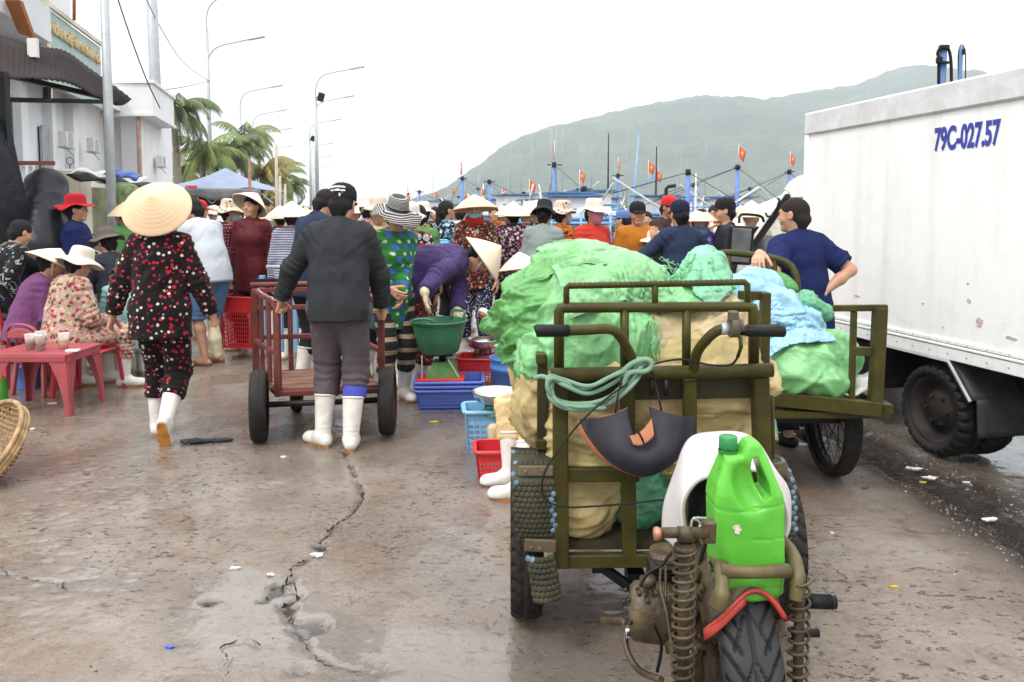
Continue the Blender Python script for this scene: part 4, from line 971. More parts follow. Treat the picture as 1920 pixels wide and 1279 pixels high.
for a in (('tall dark green palm right behind the port building corner',338,27,5.1,2.5,LEAFD,3),('bright palm behind the tallest street lamp foot',380,30,3.7,2.6,LEAF,5),('low pale palm above the blue tent',352,33,3.3,2.6,LEAF,8),('rounded palm between the two nearest lamp posts',440,35,4.2,2.6,LEAFD,11),('upright palm right of the second lamp post',468,37,5.0,2.6,LEAF,14),('yellowing palm drooping over the tent right end',492,36,3.3,2.6,LEAFY,17),('smaller green palm behind the yellowing one',520,44,3.6,2.4,LEAF,19),('thin windswept far palm beyond the others',540,56,3.4,2.3,LEAFD,23)):
    palm(a[0],(P(a[1],400,a[2]*1.12).x,a[2]*1.12,0),a[3]*1.02,a[4]*.92,a[5],a[6])
def bush(label,loc,r_,n,mat,seed,name='bush'):
    rn=np.random.RandomState(seed); c=rn.normal(size=(n,3)); c/=np.linalg.norm(c,axis=1)[:,None]; c*=(rn.rand(n,1)**.4)*np.array(r_); c[:,2]+=r_[2]; c*= (1+.35*fbm(c*1.5,2,seed))[:,None]
    a=rn.normal(size=(n,3));a/=np.linalg.norm(a,axis=1)[:,None]; b=np.cross(a,rn.normal(size=(n,3)));b/=np.linalg.norm(b,axis=1)[:,None]; s_=(.06+.06*rn.rand(n,1))
    v=np.stack([c-a*s_*1.6,c+b*s_*.6,c+a*s_*1.6,c-b*s_*.6],1).reshape(-1,3); q=np.arange(4*n).reshape(-1,4)
    r=thing(name,label,'bush',loc); link('foliage',fast_mesh('foliage',v,q,False),mat,r); m=MB(); 
    for k in range(5): m.tube([(0,0,0),(rn.uniform(-.4,.4)*r_[0],rn.uniform(-.4,.4)*r_[1],r_[2]*1.1)],[.04,.01],5)
    m.obj('branches',BARK,r,False); return r
BUSH=pm('bright_bush_leaf',(.12,.20,.03),.6,var=.4,vs=2)
bush('bright yellow green hedge bush behind the fence at the road end',(P(545,400,30).x,30,0),(1.2,.7,.85),3500,BUSH,3); bush('rounded lime bush right of the hedge behind the fence',(P(590,400,34).x,34,0),(.8,.6,.8),2500,BUSH,5); bush('reddish brown bush under the yellowing palm',(P(512,400,33).x,33,0),(.9,.6,1.2),2200,LEAFY,7)
f=thing('picket_fence','low pale picket fence in front of the bright bushes','fence',(P(560,400,26).x,26,0)); 
for k in range(22): MB().box((-1.5+k*.16,0,.75),(.05,.03,1.5)).obj('picket',CREAM,f,False)
MB().box((.2,-.03,1.45),(3.6,.03,.07)).obj('rail',CREAM,f,False)
# tent
TB=pm('blue_tent_canopy',(.20,.25,.35),.6,var=.1); TG=pm('grey_tent_valance',(.16,.165,.18),.7,var=.15)
TC=P(425,400,22); te=thing('market_tent','blue peaked canopy tent with dark grey valance','tent',(TC.x,22,0))
def tf(u,v):
    x=(u-.5)*2;y=(v-.5)*2; m_=max(abs(x),abs(y)); return V(x*1.3,y*1.1,2.12+.62*(1-m_)**1.25-.05*math.sin(abs(x)*PI*2)*m_)
MB().grid(tf,24,24).obj('canopy',TB,te,False)
MB().grid(lambda u,v:V((u-.5)*2.62,-1.12-.03*math.sin(u*30)*v,2.14-v*.26-.05*v*math.sin(u*14)),40,3,thick=.01).obj('valance',TG,te,False)
for x in (-1.27,1.27):
    for y in (-1.07,1.07): MB().cyl((x,y,0),(x,y,2.15),.025,n=8).obj('tent_leg',GALV,te,False)
m=MB(); 
for k in range(7): x=-1.2+k*.4; m.bar((x,-1.05,1.75 if k%2 else 2.1),(x+.4,-1.05,2.1 if k%2 else 1.75),.02)
m.obj('scissor_frame',GALV,te,False)
OR=pm('orange_cloth',(.55,.07,.02),.8,var=.2)
m=MB(); m.grid(lambda u,v:P(347+u*22,348+v*42,21)+V(0,.05*math.sin(u*9),0),8,8,thick=.02); m.solo('orange_sheet',OR,'orange red sheet hung at the left end of the blue tent','sheet')
m=MB(); m.grid(lambda u,v:P(372+u*120,352+v*34,22.5)+V(0,.1*math.sin(u*19),.03*math.sin(u*31)),30,6,thick=.03); m.solo('dark_tarp',BLACK,'dark tarpaulin hung across the back of the blue tent','tarpaulin')
for px,Y,t_,lb in ((467,14,300,'red brown wooden post standing in front of the blue tent'),(517,15,272,'grey wooden post right of the blue tent'),(524,17,330,'pale bamboo post behind the grey one'),(534,19,345,'short pale bamboo post beside the fence')):
    m=MB(); a=P(px,t_,Y); m.tube([(a.x,Y,0),(a.x-.01,Y,a.z*.5),(a.x+.01,Y,a.z)],[.035,.032,.028],8); m.solo('wooden_post',pm('post_wood',(.27,.15,.11),.8,var=.3) if px==467 else pm('pale_post',(.45,.40,.33),.8,var=.2),lb,'post')
# black drapes and roll at the left edge
DRP=cloth('black_tarpaulin',(.009,.009,.013),bump=.01,rough=.5,sheen=0)
m=MB(); 
def drape(u,v):
    z=2.42-v*1.75; w=.16+.30*v; return V(P(15,400,8).x-.1+(u-.5)*w*2+.12*v, 7.85-.10*math.sin(u*17)-.07*math.sin(u*31+v*2)-.25*math.sin(u*PI), z)
m.grid(drape,70,30,thick=.02); m.solo('black_drape',DRP,'black tarpaulin hanging in vertical folds at the left edge','tarpaulin')
v,q=sdf([cap(P(88,352,8.3),P(78,470,7.9),.20,.24),cap(P(66,345,8.3),P(102,342,8.3),.10)],.014,.04); v=folds(v,q,.006,9); v+=fbm(v*6,3,3)[:,None]*.004
tag(link('black_roll',fast_mesh('black_roll',v,q),pm('shiny_black_vinyl',(.010,.011,.016),.36,var=.3,bump=.003,bs=9)),'big shiny black vinyl roll leaning against the cream pillar','roll')
# ---------------------------------------------------------------- fishing boats
BB=pm('boat_blue',(.055,.16,.36),.55,var=.25,vs=1.5,dirt=(.10,.12,.14),ds=1.2,da=.4); BL=pm('boat_light_blue',(.17,.36,.55),.55,var=.2,vs=1.5); BW=pm('boat_white',(.62,.62,.60),.6,var=.1,vs=2); BR=pm('boat_red',(.42,.03,.02),.6); FLAG=pm('red_flag',(.62,.10,.045),.7,var=.15); STAR=pm('yellow_star',(.8,.6,.03),.6); MAST=pm('mast_blue',(.10,.20,.52),.5,var=.2); WOOD=pm('weathered_wood',(.19,.14,.10),.8,var=.3,vs=6)
def flag(parent,p,h,s,ang=0,name='flag'):
    """pole tip p; cloth of size s hanging limp"""
    m=MB(); m.cyl(p,(p[0],p[1],p[2]+h),.018,n=6); fp=m.obj('flagpole',BW,parent,False)
    def ff(u,v): return V(p[0]+u*s*.62*(1-.25*v)+.0, p[1]+.08*s*math.sin(u*5+v*2), p[2]+h-.02-v*s*1.0-u*s*.55+.1*s*u*v)
    m=MB(); m.grid(ff,8,8,thick=.006); fl=m.obj(name,FLAG,parent,False)
    c=ff(.5,.42); st=[]; 
    for k in range(10): r_=(.19 if k%2==0 else .08)*s; a=PI/2+k*PI/5; st.append(V(c.x+r_*math.cos(a)*.8,c.y-.03*s,c.z+r_*math.sin(a)))
    m=MB(); m.prism(st,(0,-.02,0),(0,.0,0)); m.obj('star',STAR,fl,False)
def hullm(L,W,H):
    m=MB(); n=18; k=8
    def hf(u,v):
        x=(u-.5)*L; b=W/2*(math.sin(PI*min(1,max(0.0,.12+.88*(1-u)))*.5)**.0)*(1-max(0,(u-.55)/.45)**2.2)*(1-.25*max(0,(.15-u)/.15)); sh=H+.9*max(0,(u-.6)/.4)**2+.25*max(0,(.2-u)/.2)
        a=(v-.5)*2; s_=1 if a>=0 else -1; a=abs(a); yy=b*min(1,(a*1.6))**.6 if True else 0; zz=-.5+(sh+.5)*max(0,(a-.35)/.65)**.9
        return V(x+max(0,u-.6)*1.2*a*u, s_*yy*(.8+.2*a), zz)
    m.grid(hf,n*2,20,thick=.08); return m,hf
def boat(label,var=0):
    r=thing('fishing_boat',label,'fishing boat',(0,0,0),group='fishing boats moored in the harbour'); L,W,H=13,3.8,1.3
    hm_,hf=hullm(L,W,H); hl=hm_.obj('hull',BB if var!=1 else BL,r,False)
    m=MB(); m.prism([(-6.2,-1.6,.75),(2.5,-1.75,.75),(5.2,-.6,.9),(5.2,.6,.9),(2.5,1.75,.75),(-6.2,1.6,.75)],(0,0,0),(0,0,.06)); m.obj('deck',WOOD,r,False)
    m=MB()
    for s_ in (-1,1): m.tube([hf(u,.5+s_*.5)+V(0,0,.05) for u in [i/24 for i in range(25)]],.07,6)
    m.obj('rubbing_strake',BR if var==2 else BW,hl,False)
    m=MB(); rg=random.Random(var+3)
    for k in range(26):
        x=rg.uniform(-5.6,4.2); y=rg.uniform(-1.5,1.5); z=rg.uniform(.8,1.1)
        if k%3==0: m.tube([(x,y,z),(x+rg.uniform(-.8,.8),y+rg.uniform(-.4,.4),z+rg.uniform(.9,2.2))],.03,5)
        elif k%3==1: m.box((x,y,z+.15),(rg.uniform(.3,.7),rg.uniform(.3,.6),rg.uniform(.3,.7)),(0,0,rg.uniform(0,3)),bev=.02)
        else: m.lathe([(0,0),(.24,.02),(.26,.5),(.2,.55),(0,.56)],(x,y,z),10)
    m.obj('deck_gear',(BW,WOOD,BL)[var],r,False)
    # wheelhouse
    x0,x1=-5.0,-1.2; m=MB(); m.box(((x0+x1)/2,0,1.55),(x1-x0,2.5,1.6),bev=.03); cb=m.obj('wheelhouse',BL if var!=1 else BW,r,False)
    m=MB(); m.box(((x0+x1)/2,0,2.42),(x1-x0+.7,3.0,.09),bev=.03); m.box(((x0+x1)/2,0,2.52),(x1-x0+.2,2.6,.08),bev=.02); m.obj('roof',BB if var!=2 else BW,cb,False)
    for k in range(5):
        m=MB(); m.box((x0+.45+k*.72,-1.262,1.9),(.48,.03,.5)); m.obj('window',GLASS,cb,False)
        m=MB(); m.box((x0+.45+k*.72,1.262,1.9),(.48,.03,.5)); m.obj('window',GLASS,cb,False)
    for y in (-.75,0,.75): m=MB(); m.box((x1+.012,y,1.95),(.03,.55,.45)); m.obj('window',GLASS,cb,False)
    m=MB(); m.box((-3.2,0,2.95),(1.5,1.7,.8),bev=.03); t2=m.obj('upper_cabin',BW,r,False); m=MB(); m.box((-3.2,0,3.4),(1.9,2.1,.07)); m.obj('roof',BB,t2,False)
    m=MB(); 
    for k in range(9): m.tube([(-5.9+k*1.25,-1.7,1.3),(-5.9+k*1.25,-1.7,2.1)],.03,5)
    m.tube([(-5.9,-1.7,2.1),(4.1,-1.7,2.1)],.03,5); m.tube([(-5.9,-1.7,1.7),(4.1,-1.7,1.7)],.025,5)
    for k in range(9): m.tube([(-5.9+k*1.25,1.7,1.3),(-5.9+k*1.25,1.7,2.1)],.03,5)
    m.tube([(-5.9,1.7,2.1),(4.1,1.7,2.1)],.03,5); m.obj('railing',BW,r,False)
    mz=(4.9,3.9,4.3)[var]
    m=MB(); m.tube([(1.2,0,.8),(1.2,0,mz)],[.13,.09],10); ms=m.obj('mast',MAST if var!=1 else BL,r,False); m=MB(); m.cyl((1.2,0,mz-.22),(1.2,0,mz+.02),.12,n=10); m.tube([(1.2,-.35,mz-.1),(1.2,.35,mz-.1)],.03,6); m.obj('pulley_block',BLACK,ms,False)
    m=MB(); m.tube([(1.2,0,1.6),(4.6,.3,3.6)],[.07,.04],8); m.tube([(1.2,0,2.0),(-2.5,-1.4,3.9)],[.05,.03],8); m.obj('boom',BW,r,False)
    m=MB(); m.tube([(1.2,0,mz-.1),(5.6,0,1.9)],.014,4); m.tube([(1.2,0,mz-.1),(-5.8,.8,2.4)],.014,4); m.tube([(1.2,0,mz-.1),(-5.5,-1.4,2.5)],.014,4); m.obj('rigging',BLACK,r,False)
    m=MB(); m.tube([(-4.4,.7,3.0),(-4.4,.7,6.6)],[.02,.008],5); m.obj('antenna',GALV,r,False); m=MB(); m.tube([(-2.4,-.6,3.4),(-2.4,-.6,5.6)],[.015,.006],5); m.obj('antenna',GALV,r,False)
    m=MB(); 
    for k in range(4): m.tube([(-5.8,-1.5+k,.8),(-5.8,-1.5+k,2.9)],.04,6)
    m.tube([(-5.8,-1.6,2.9),(-5.8,1.6,2.9)],.045,6); m.tube([(-5.8,-1.6,2.4),(-5.8,1.6,2.4)],.04,6); m.obj('net_gantry',BL,r,False)
    v,q=sdf([ell((3.2,0,1.15),[.9,.9,.5]),ell((2.2,.5,1.1),[.6,.5,.4]),ell((-.2,-.6,1.1),[.5,.5,.45])],.09,.2); v=folds(v,q,.03,var); link('net_pile',fast_mesh('net_pile',v,q),pm('net_blue_green',(.06,.14,.16),.9,var=.5,vs=8),r)
    if var==0: flag(r,(1.25,.0,mz),1.0,.6)
    return r
WL=-1.2
B=[boat('x',k) for k in range(3)]
spec=[ # var, px, Y, yaw, label
 (0,1046,37,95,'blue boat with the tallest blue mast and orange flag, stern to the quay'),(1,1090,33,80,'light blue boat with a short pale mast in front of the long roofed boat'),
 (2,1240,36,4,'broadside boat with the long blue roof right of the crowd'),(0,1340,40,12,'blue boat with stacked decks next to the truck mirror'),
 (1,990,42,100,'pale boat behind the white number board'),(2,930,46,110,'boat left of the number board with a dark mast'),(0,1150,48,70,'second row boat behind the pink masked woman'),
 (1,1210,55,100,'second row boat with a thin white mast'),(2,1290,52,60,'second row boat behind the long blue roof'),(0,880,52,115,'boat behind the masked woman in the conical hat'),
 (1,840,60,120,'grey looking boat left of the ponytailed woman'),(2,795,68,115,'far boat above the white sun hat'),(0,900,75,100,'third row boat near the foot of the hill'),(1,980,80,80,'third row boat with two small flags'),
 (2,860,90,95,'faint boat at the foot of the hill'),(0,770,95,110,'farthest boat at the left end of the fleet'),(1,1060,88,75,'third row boat behind the tallest blue mast'),(2,1380,60,20,'boat just left of the truck cab'),(0,1450,44,30,'boat partly behind the truck cab'),(1,820,120,100,'tiny pale boat far out in the haze')]
used=set()
for (k,px,Y,yaw,lb) in spec:
    o=B[k] if k not in used else copy_tree(B[k]); used.add(k)
    o.location=V(P(px,400,Y).x,Y,WL); o.rotation_euler=(0,0,R(yaw)); o['label']=lb
    o.scale=(1,1,(1.04,.98,1.08)[k])
# white number board
nb=thing('number_board','white wheelhouse board lettered with a red KH number','sign',P(1006,400,35)); 
m=MB(); a=P(981,398,35); b=P(1031,398,35); zt=P(1006,378,35).z; 
pts=[V(a.x,35,a.z),V(b.x,35,b.z),V(b.x,35,zt)]+[V(a.x+(b.x-a.x)*(1-t),35,zt+.06*math.sin(PI*t)) for t in (.25,.5,.75)]+[V(a.x,35,zt)]
m.prism(pts,(0,0,0),(0,.1,0)); m.obj('board',WHITEP,nb)
text('MANH  KH 0134','board_lettering',.26,V(a.x+.06,34.97,a.z+.16),(1,0,0),(0,-1,0),BR,nb,.01,sx=.62,bold=.008)
m=MB(); m.bar((a.x+.1,35.1,-1),(a.x+.1,35.1,a.z),.08); m.bar((b.x-.1,35.1,-1),(b.x-.1,35.1,b.z),.08); 
m.tube([V(a.x+.25,35.05,zt),P(1000,345,35),],.03,6); m.tube([V(b.x-.3,35.05,zt),P(1010,345,35)],.03,6); m.obj('frame',BW,nb)
# thin masts and free flagpoles in the fleet
for i,(px,Y,t_,lb) in enumerate([(1141,40,250,'very thin dark whip mast right of the tall blue mast'),(1198,42,252,'pale blue leaning mast with a crossed white spar'),(1231,39,275,'thin dark mast behind the red capped man'),(1305,41,325,'slim white mast over the long blue roof'),(1253,38,350,'short bent black exhaust pipe over the long blue roof'),(906,60,345,'short stubby post left of the number board'),(920,58,352,'short blue post beside the stubby one')]):
    a=P(px,t_,Y); m=MB(); r_=.05 if i in(0,2) else .07
    if i==4: m.tube([(a.x-.1,Y,-1),(a.x-.1,Y,a.z-.1),(a.x,Y,a.z),(a.x+.35,Y,a.z+.05)],.09,8)
    else: m.tube([(a.x-(.5 if i==1 else 0),Y,-1.2),(a.x,Y,a.z)],[r_*1.6,r_*.5],8)
    if i==1: m.bar(P(1200,352,Y),P(1226,330,Y),.12,.1)
    m.solo('boat_mast',BLACK if i in(0,2,4) else (BL if i==1 else BW),lb,'mast',(a.x,Y,-1.2))
for (px,Y,t_,s_,lb) in [(993,36,335,.75,'deep red flag on a stay above the number board'),(1087,34,318,.62,'plain orange flag above the pale blue mast'),(1129,38,360,.6,'small red flag low beside the thin whip mast'),(1216,40,300,.85,'orange starred flag beside the leaning mast'),(1231,39,318,.7,'folded orange flag just right of the starred one'),(846,70,350,.8,'small red flag at the foot of the hill slope'),(942,60,352,.8,'pale pink flag left of the number board'),(868,66,358,.8,'small red flag above the masked conical hat'),(903,58,352,.7,'tiny red flag above the ponytailed woman'),(815,75,358,.8,'leftmost tiny red flag above the white sun hat'),(762,70,362,.9,'red flag right of the striped hat')]:
    a=P(px,t_,Y); r=thing('flag_pole',lb,'flag',(a.x,Y,-1)); h=a.z+1; flag(r,(0,0,h-1.2),1.2,s_*.62)
# ---------------------------------------------------------------- draped plastic sheets: simulated once on simple colliders, then kept as plain meshes
def drape(sheets,coll,frames=45,vox=.025):
    """sheets: (w,h,nx,ny,centre,euler,gather) ; coll: sdf primitives"""
    v,q=sdf(coll,vox,.04); cm=link('collider_tmp',fast_mesh('collider_tmp',v,q)); cm.modifiers.new('k','COLLISION'); cm.collision.thickness_outer=.006; cm.collision.cloth_friction=60
    obs=[]
    for (w,h,nx,ny,c,e,g) in sheets:
        vs=[];rs=np.random.RandomState(int(w*1000)+nx)
        M=Euler(e).to_matrix()
        for j in range(ny+1):
            for i in range(nx+1):
                u=i/nx-.5;t=j/ny-.5; p=V(u*w*(1-g*(t+.5)),t*h,.010*math.sin(u*11+t*5+3*math.sin(t*4))+.006*math.sin(t*13-u*9)+rs.uniform(-.0005,.0005)); vs.append(list(M@p+Vector(c)))
        fs=[(j*(nx+1)+i,j*(nx+1)+i+1,(j+1)*(nx+1)+i+1,(j+1)*(nx+1)+i) for j in range(ny) for i in range(nx)]
        o=link('sheet_tmp',fast_mesh('sheet_tmp',vs,fs)); m=o.modifiers.new('c','CLOTH'); st=m.settings; st.quality=9; st.mass=.3; st.tension_stiffness=15; st.compression_stiffness=15; st.shear_stiffness=5; st.bending_stiffness=4; st.air_damping=1; st.tension_damping=15; st.compression_damping=15; st.shear_damping=10; st.bending_damping=5
        m.collision_settings.collision_quality=4; m.collision_settings.distance_min=.006; m.collision_settings.use_self_collision=False; m.point_cache.frame_end=frames; obs.append(o)
    S.frame_start=1; S.frame_end=frames
    for f in range(1,frames+1): S.frame_set(f)
    dg=bpy.context.evaluated_depsgraph_get(); out=[]
    for o in obs:
        me=bpy.data.meshes.new_from_object(o.evaluated_get(dg)); v=np.empty(len(me.vertices)*3); me.vertices.foreach_get('co',v); out.append((v.reshape(-1,3),np.array([list(p.vertices) for p in me.polygons])))
    for o in obs+[cm]: bpy.data.objects.remove(o)
    S.frame_set(1); return out
def sheet_obj(name,v,q,mat,label,cat,amp=.004,seed=1,thick=.002):
    """subdivide once, add fine creases, give the sheet thickness"""
    bm=bmesh.new(); me=fast_mesh('t',v,q); bm.from_mesh(me); bmesh.ops.subdivide_edges(bm,edges=bm.edges[:],cuts=1,use_grid_fill=True,smooth=.6); bm.to_mesh(me); bm.free()
    n=len(me.vertices); v=np.empty(n*3); me.vertices.foreach_get('co',v); v=v.reshape(-1,3); q=np.array([list(p.vertices) for p in me.polygons if len(p.vertices)==4])
    v=crumple(v,q,amp,seed,9); N=normals(v,q); b=len(v)
    e={}; 
    for f in q:
        for k in range(4):
            a,c=int(f[k]),int(f[(k+1)%4]); 
            if (c,a) in e: del e[(c,a)]
            else: e[(a,c)]=1
    side=np.array([(c,a,a+b,c+b) for a,c in e]); v2=v-N*thick; V_=np.concatenate([v,v2]); Q_=np.concatenate([q,q[:,::-1]+b,side])
    c=V((v[:,0].min()+v[:,0].max())/2,(v[:,1].min()+v[:,1].max())/2,v[:,2].min()); o=link(name,fast_mesh(name,V_-np.array(c),Q_),mat); o.location=c; return tag(o,label,cat)
# ---------------------------------------------------------------- generic builders
def crumple(v,q,amp,seed,sc=7,st=(1,1,1),fine=.35,ties=()):
    """sharp creases between flat facets, as in a crumpled woven-plastic bag"""
    N=normals(v,q); rs=np.random.RandomState(seed); d=np.zeros(len(v)); vv=v*np.array(st)
    w=np.stack([fbm(vv*2.6+k*5,2,seed+k) for k in range(3)],-1)*.22
    # large soft bulges, then creases: F1 Worley on stretched, warped space gives flat facets meeting in sharp edges
    d+=1.6*fbm(vv*sc*.45,2,seed+9)
    for i,(f,a) in enumerate(((.62,1.5),(1.25,.85),(2.5,.62),(4.8,.36))):
        R3=np.linalg.qr(rs.normal(size=(3,3)))[0]; s3=np.array([1,.42,1.0]); p=((vv+w)@R3)*s3*sc*f
        f1,f2=worley(p,seed+i*11); d+=a*(np.abs(f2-f1)**.8*-1+.35)*-1*1.2 if i%2 else a*(f1-.45)*1.7
    for i in range(7):
        n=rs.normal(size=3); n/=np.linalg.norm(n); ph=(vv+w*1.4)@n*sc*(.8+.5*i)+rs.rand(); m=np.clip(vnoise(v*sc*.4+i*3.1,seed+20+i)*2.2,0,1); tri=1-2*np.abs((ph%1)-.5); d+=(tri**4)*m*(1.25/(1+i*.28))
    for (c,ax,r,k) in ties:
        c=np.array(c);ax=np.array(ax,float);ax/=np.linalg.norm(ax); x_,y_,_=frame(ax); rel=v-c; a=np.arctan2(rel@np.array(y_),rel@np.array(x_)); dist=np.linalg.norm(rel,axis=1)
        d+=1.6*np.exp(-(dist/r)**2)*(1-np.abs(np.sin(a*k/2+fbm(v*5,2,seed)*1.6))*2)
    return v+N*(d*amp*.75)[:,None]
def bagmat(name,c,rough=.42,b=1.0):
    if name in _M: return _M[name]
    t=NT(name); w=t.warp(2.2,.35); f=t.noise(5,4,.6,vec=w); v=t.vor(7,'DISTANCE_TO_EDGE',vec=t.warp(3,.3)); v2=t.vor(19,'DISTANCE_TO_EDGE',vec=t.warp(6,.12))
    lt=tuple(min(1,x*1.22+.03) for x in c); dk=tuple(x*.66 for x in c)
    cc=t.ramp(f,[(.3,dk),(.55,c),(.75,lt)]); cc=t.mix(t.ramp(t.noise(16,6,.7),[(.56,0.),(.7,.25)]),cc,(.25,.25,.14))
    t.col(cc); t.set(Roughness=rough,Specular_IOR_Level=.6)
    n2=t.bump(t.ramp(v2.outputs['Distance'],[(0.,1.),(.09,0.)]),.0012*b,.5)
    r1=t.noise(11,2,.5,vec=t.mapping((1,1,2.2),vec=w)); n3=t.bump(r1,.012*b,.5,n2)
    wv=t.n('TexWave'); wv.inputs['Scale'].default_value=160; t.l(t.co,wv.inputs[0]); t.bump(wv.outputs['Fac'],.0005,.5,n3)
    _M[name]=t.m; return t.m
GRN=bagmat('green_woven_plastic',(.10,.33,.085),.30); GRNL=bagmat('pale_green_woven_plastic',(.20,.50,.20),.30); MINT=bagmat('mint_woven_plastic',(.11,.40,.22),.36); LBLUE=bagmat('light_blue_plastic',(.30,.55,.72)); BEIGE=bagmat('beige_canvas_sack',(.50,.39,.17),.75); BLUES=bagmat('blue_plastic_strips',(.12,.26,.60)); WSHT=bagmat('white_plastic_sheet',(.66,.62,.60)); KHAKI=bagmat('khaki_canvas',(.28,.23,.12),.8); CREAMC=bagmat('cream_sack',(.60,.48,.28),.75)
def bag(name,prims,vox,k,amp,seed,mat,label,cat='sack',sc=7,st=(1,1,1),fine=.35,group=None,extra=None,sm=0,fn=None):
    v,q=sdf(prims,vox,k,fn=fn); v=crumple(v,q,amp,seed,sc,st,fine)
    if sm: v=smoothv(v,q,sm,.35)
    if extra:
        mm_=fast_mesh('x',[(0,0,0),(0,0,0),(0,0,0),(0,0,0)],[(0,1,2,3)])
    c=Vector(((v[:,0].min()+v[:,0].max())/2,(v[:,1].min()+v[:,1].max())/2,v[:,2].min()))
    o=link(name,fast_mesh(name,v-np.array(c),q),mat); o.location=c; return tag(o,label,cat,group)
def poly_sd(px,pz,poly):
    d=np.full(px.shape,1e9); ins=np.zeros(px.shape,bool); n=len(poly)
    for i in range(n):
        a=poly[i];b=poly[(i+1)%n]; ex,ez=b[0]-a[0],b[1]-a[1]; wx,wz=px-a[0],pz-a[1]
        t=np.clip((wx*ex+wz*ez)/(ex*ex+ez*ez+1e-12),0,1); d=np.minimum(d,(wx-ex*t)**2+(wz-ez*t)**2)
        c=((a[1]>pz)!=(b[1]>pz))&(px<(b[0]-a[0])*(pz-a[1])/((b[1]-a[1])+1e-12)+a[0]); ins^=c
    d=np.sqrt(d); return np.where(ins,-d,d)
def tyre(parent,c,R_,w,mat=RUB,kind='block',name='tyre',world=True,yaw=0,nt=240,rim=None):
    """wheel with its axle along local x"""
    c=Vector(c); Rm=rotz(yaw); nl=84 if kind=='chevron' else 34; vs=[]; ri=R_-max(.42*w,.05)
    th=np.linspace(0,2*PI,nt,endpoint=False); al=np.linspace(-1,1,nl)
    T_,A_=np.meshgrid(th,al,indexing='ij'); a=np.sign(A_)*np.abs(A_); ang=a*PI*.80
    hw=w/2; lat=hw*np.sin(np.clip(ang,-PI/2,PI/2))*np.where(np.abs(ang)>PI/2,.0,1)+np.where(np.abs(ang)>PI/2,np.sign(ang)*hw*(1-.22*((np.abs(ang)-PI/2)/(PI*.3))**2),0)
    rad=np.where(np.abs(ang)<=PI/2, ri+(R_-ri)*(.38+.62*np.cos(np.clip(ang,-PI/2,PI/2))**.55), ri+(R_-ri)*.38*(1-((np.abs(ang)-PI/2)/(PI*.3))))
    s=lat/hw; g=np.zeros_like(rad); on=np.abs(ang)<PI*.40
    if kind=='chevron':
        ph=(T_*34/(2*PI)+np.abs(s)*2.1)%1; p2=(T_*17/(2*PI)-np.abs(s)*1.4+.3)%1; g=np.where((ph<.24)&(np.abs(s)>.34),1,0.)+np.where((p2<.10)&(np.abs(s)<.62)&(np.abs(s)>.06),.9,0)+np.where(np.abs(s)<.035,.9,0)
    elif kind=='block':
        ph=(T_*36/(2*PI)+.25*np.sin(s*6))%1; g=np.where((ph<.28)&(np.abs(s)>.25),1,0.)+np.where(np.abs(np.abs(s)-.22)<.06,1,0.)
    elif kind=='truck':
        ph=(T_*26/(2*PI))%1; g=np.where((ph<.34)&(np.abs(s)>.45),1.6,0.)+np.where(np.abs(s-.12*np.sin(T_*52))<.08,1,0.)
    elif kind=='smooth':
        g=np.where(np.abs(np.abs(s)-.35)<.06,.6,0)
    dep=(.012 if kind=='chevron' else .010)*w/.12 if kind!='smooth' else .004
    rad=rad-np.where(on,np.clip(g,0,1.6)*dep,0)
    if kind=='truck': rad=rad-np.where((np.abs(ang)>=PI*.40)&(np.abs(ang)<PI*.52)&(((T_*26/(2*PI))%1)<.34),.012,0)
    pts=np.stack([lat,rad*np.cos(T_),rad*np.sin(T_)],-1).reshape(-1,3)
    pts=pts@np.array(Rm).T+np.array(c)
    ix=np.arange(nt*nl).reshape(nt,nl); j=np.roll(ix,-1,0); q=np.stack([ix[:,:-1],ix[:,1:],j[:,1:],j[:,:-1]],-1).reshape(-1,4)
    off=np.array(parent_off(parent)) if world and parent is not None else 0
    ty=link(name,fast_mesh(name,pts-off,q),mat,parent)
    if rim:
        m=MB(); ax=Rm@V(1,0,0)
        if rim[0]=='spoke':
            m.lathe([(ri+.006,-w*.26),(ri-.012,-w*.26),(ri-.018,0),(ri-.012,w*.26),(ri+.006,w*.26)],c,40,axis=ax); 
            for k in range(32):
                t0=2*PI*k/32; t1=t0+(.32 if k%4<2 else -.32); s_=.4 if k%2 else -.4; u,v_,_=frame(ax)
                m.tube([c+ax*w*s_+(u*math.cos(t0)+v_*math.sin(t0))*.045,c+(u*math.cos(t1)+v_*math.sin(t1))*(ri-.012)],.0022,4,cap=False)
            m.cyl(c-ax*w*.55,c+ax*w*.55,.04,n=16)
        else:
            m.lathe([(ri+.008,-w*.36),(ri-.005,-w*.40),(ri-.02,-w*.30),(ri-.03,-w*.05),(ri*.60,-w*.02),(ri*.55,-w*.16),(ri*.30,-w*.18),(.0,-w*.18)],c,40,axis=ax); m.lathe([(ri+.008,w*.36),(ri-.02,w*.30),(ri-.03,-.0),(0,0)],c,40,axis=ax)
            for k in range(6):
                t0=2*PI*k/6; u,v_,_=frame(ax); p=c-ax*w*.18+(u*math.cos(t0)+v_*math.sin(t0))*ri*.43; m.cyl(p,p-ax*.02,.012,n=6)
        link('rim',m.mesh('rim',parent_off(parent) if world else None),rim[1],ty)
    return ty
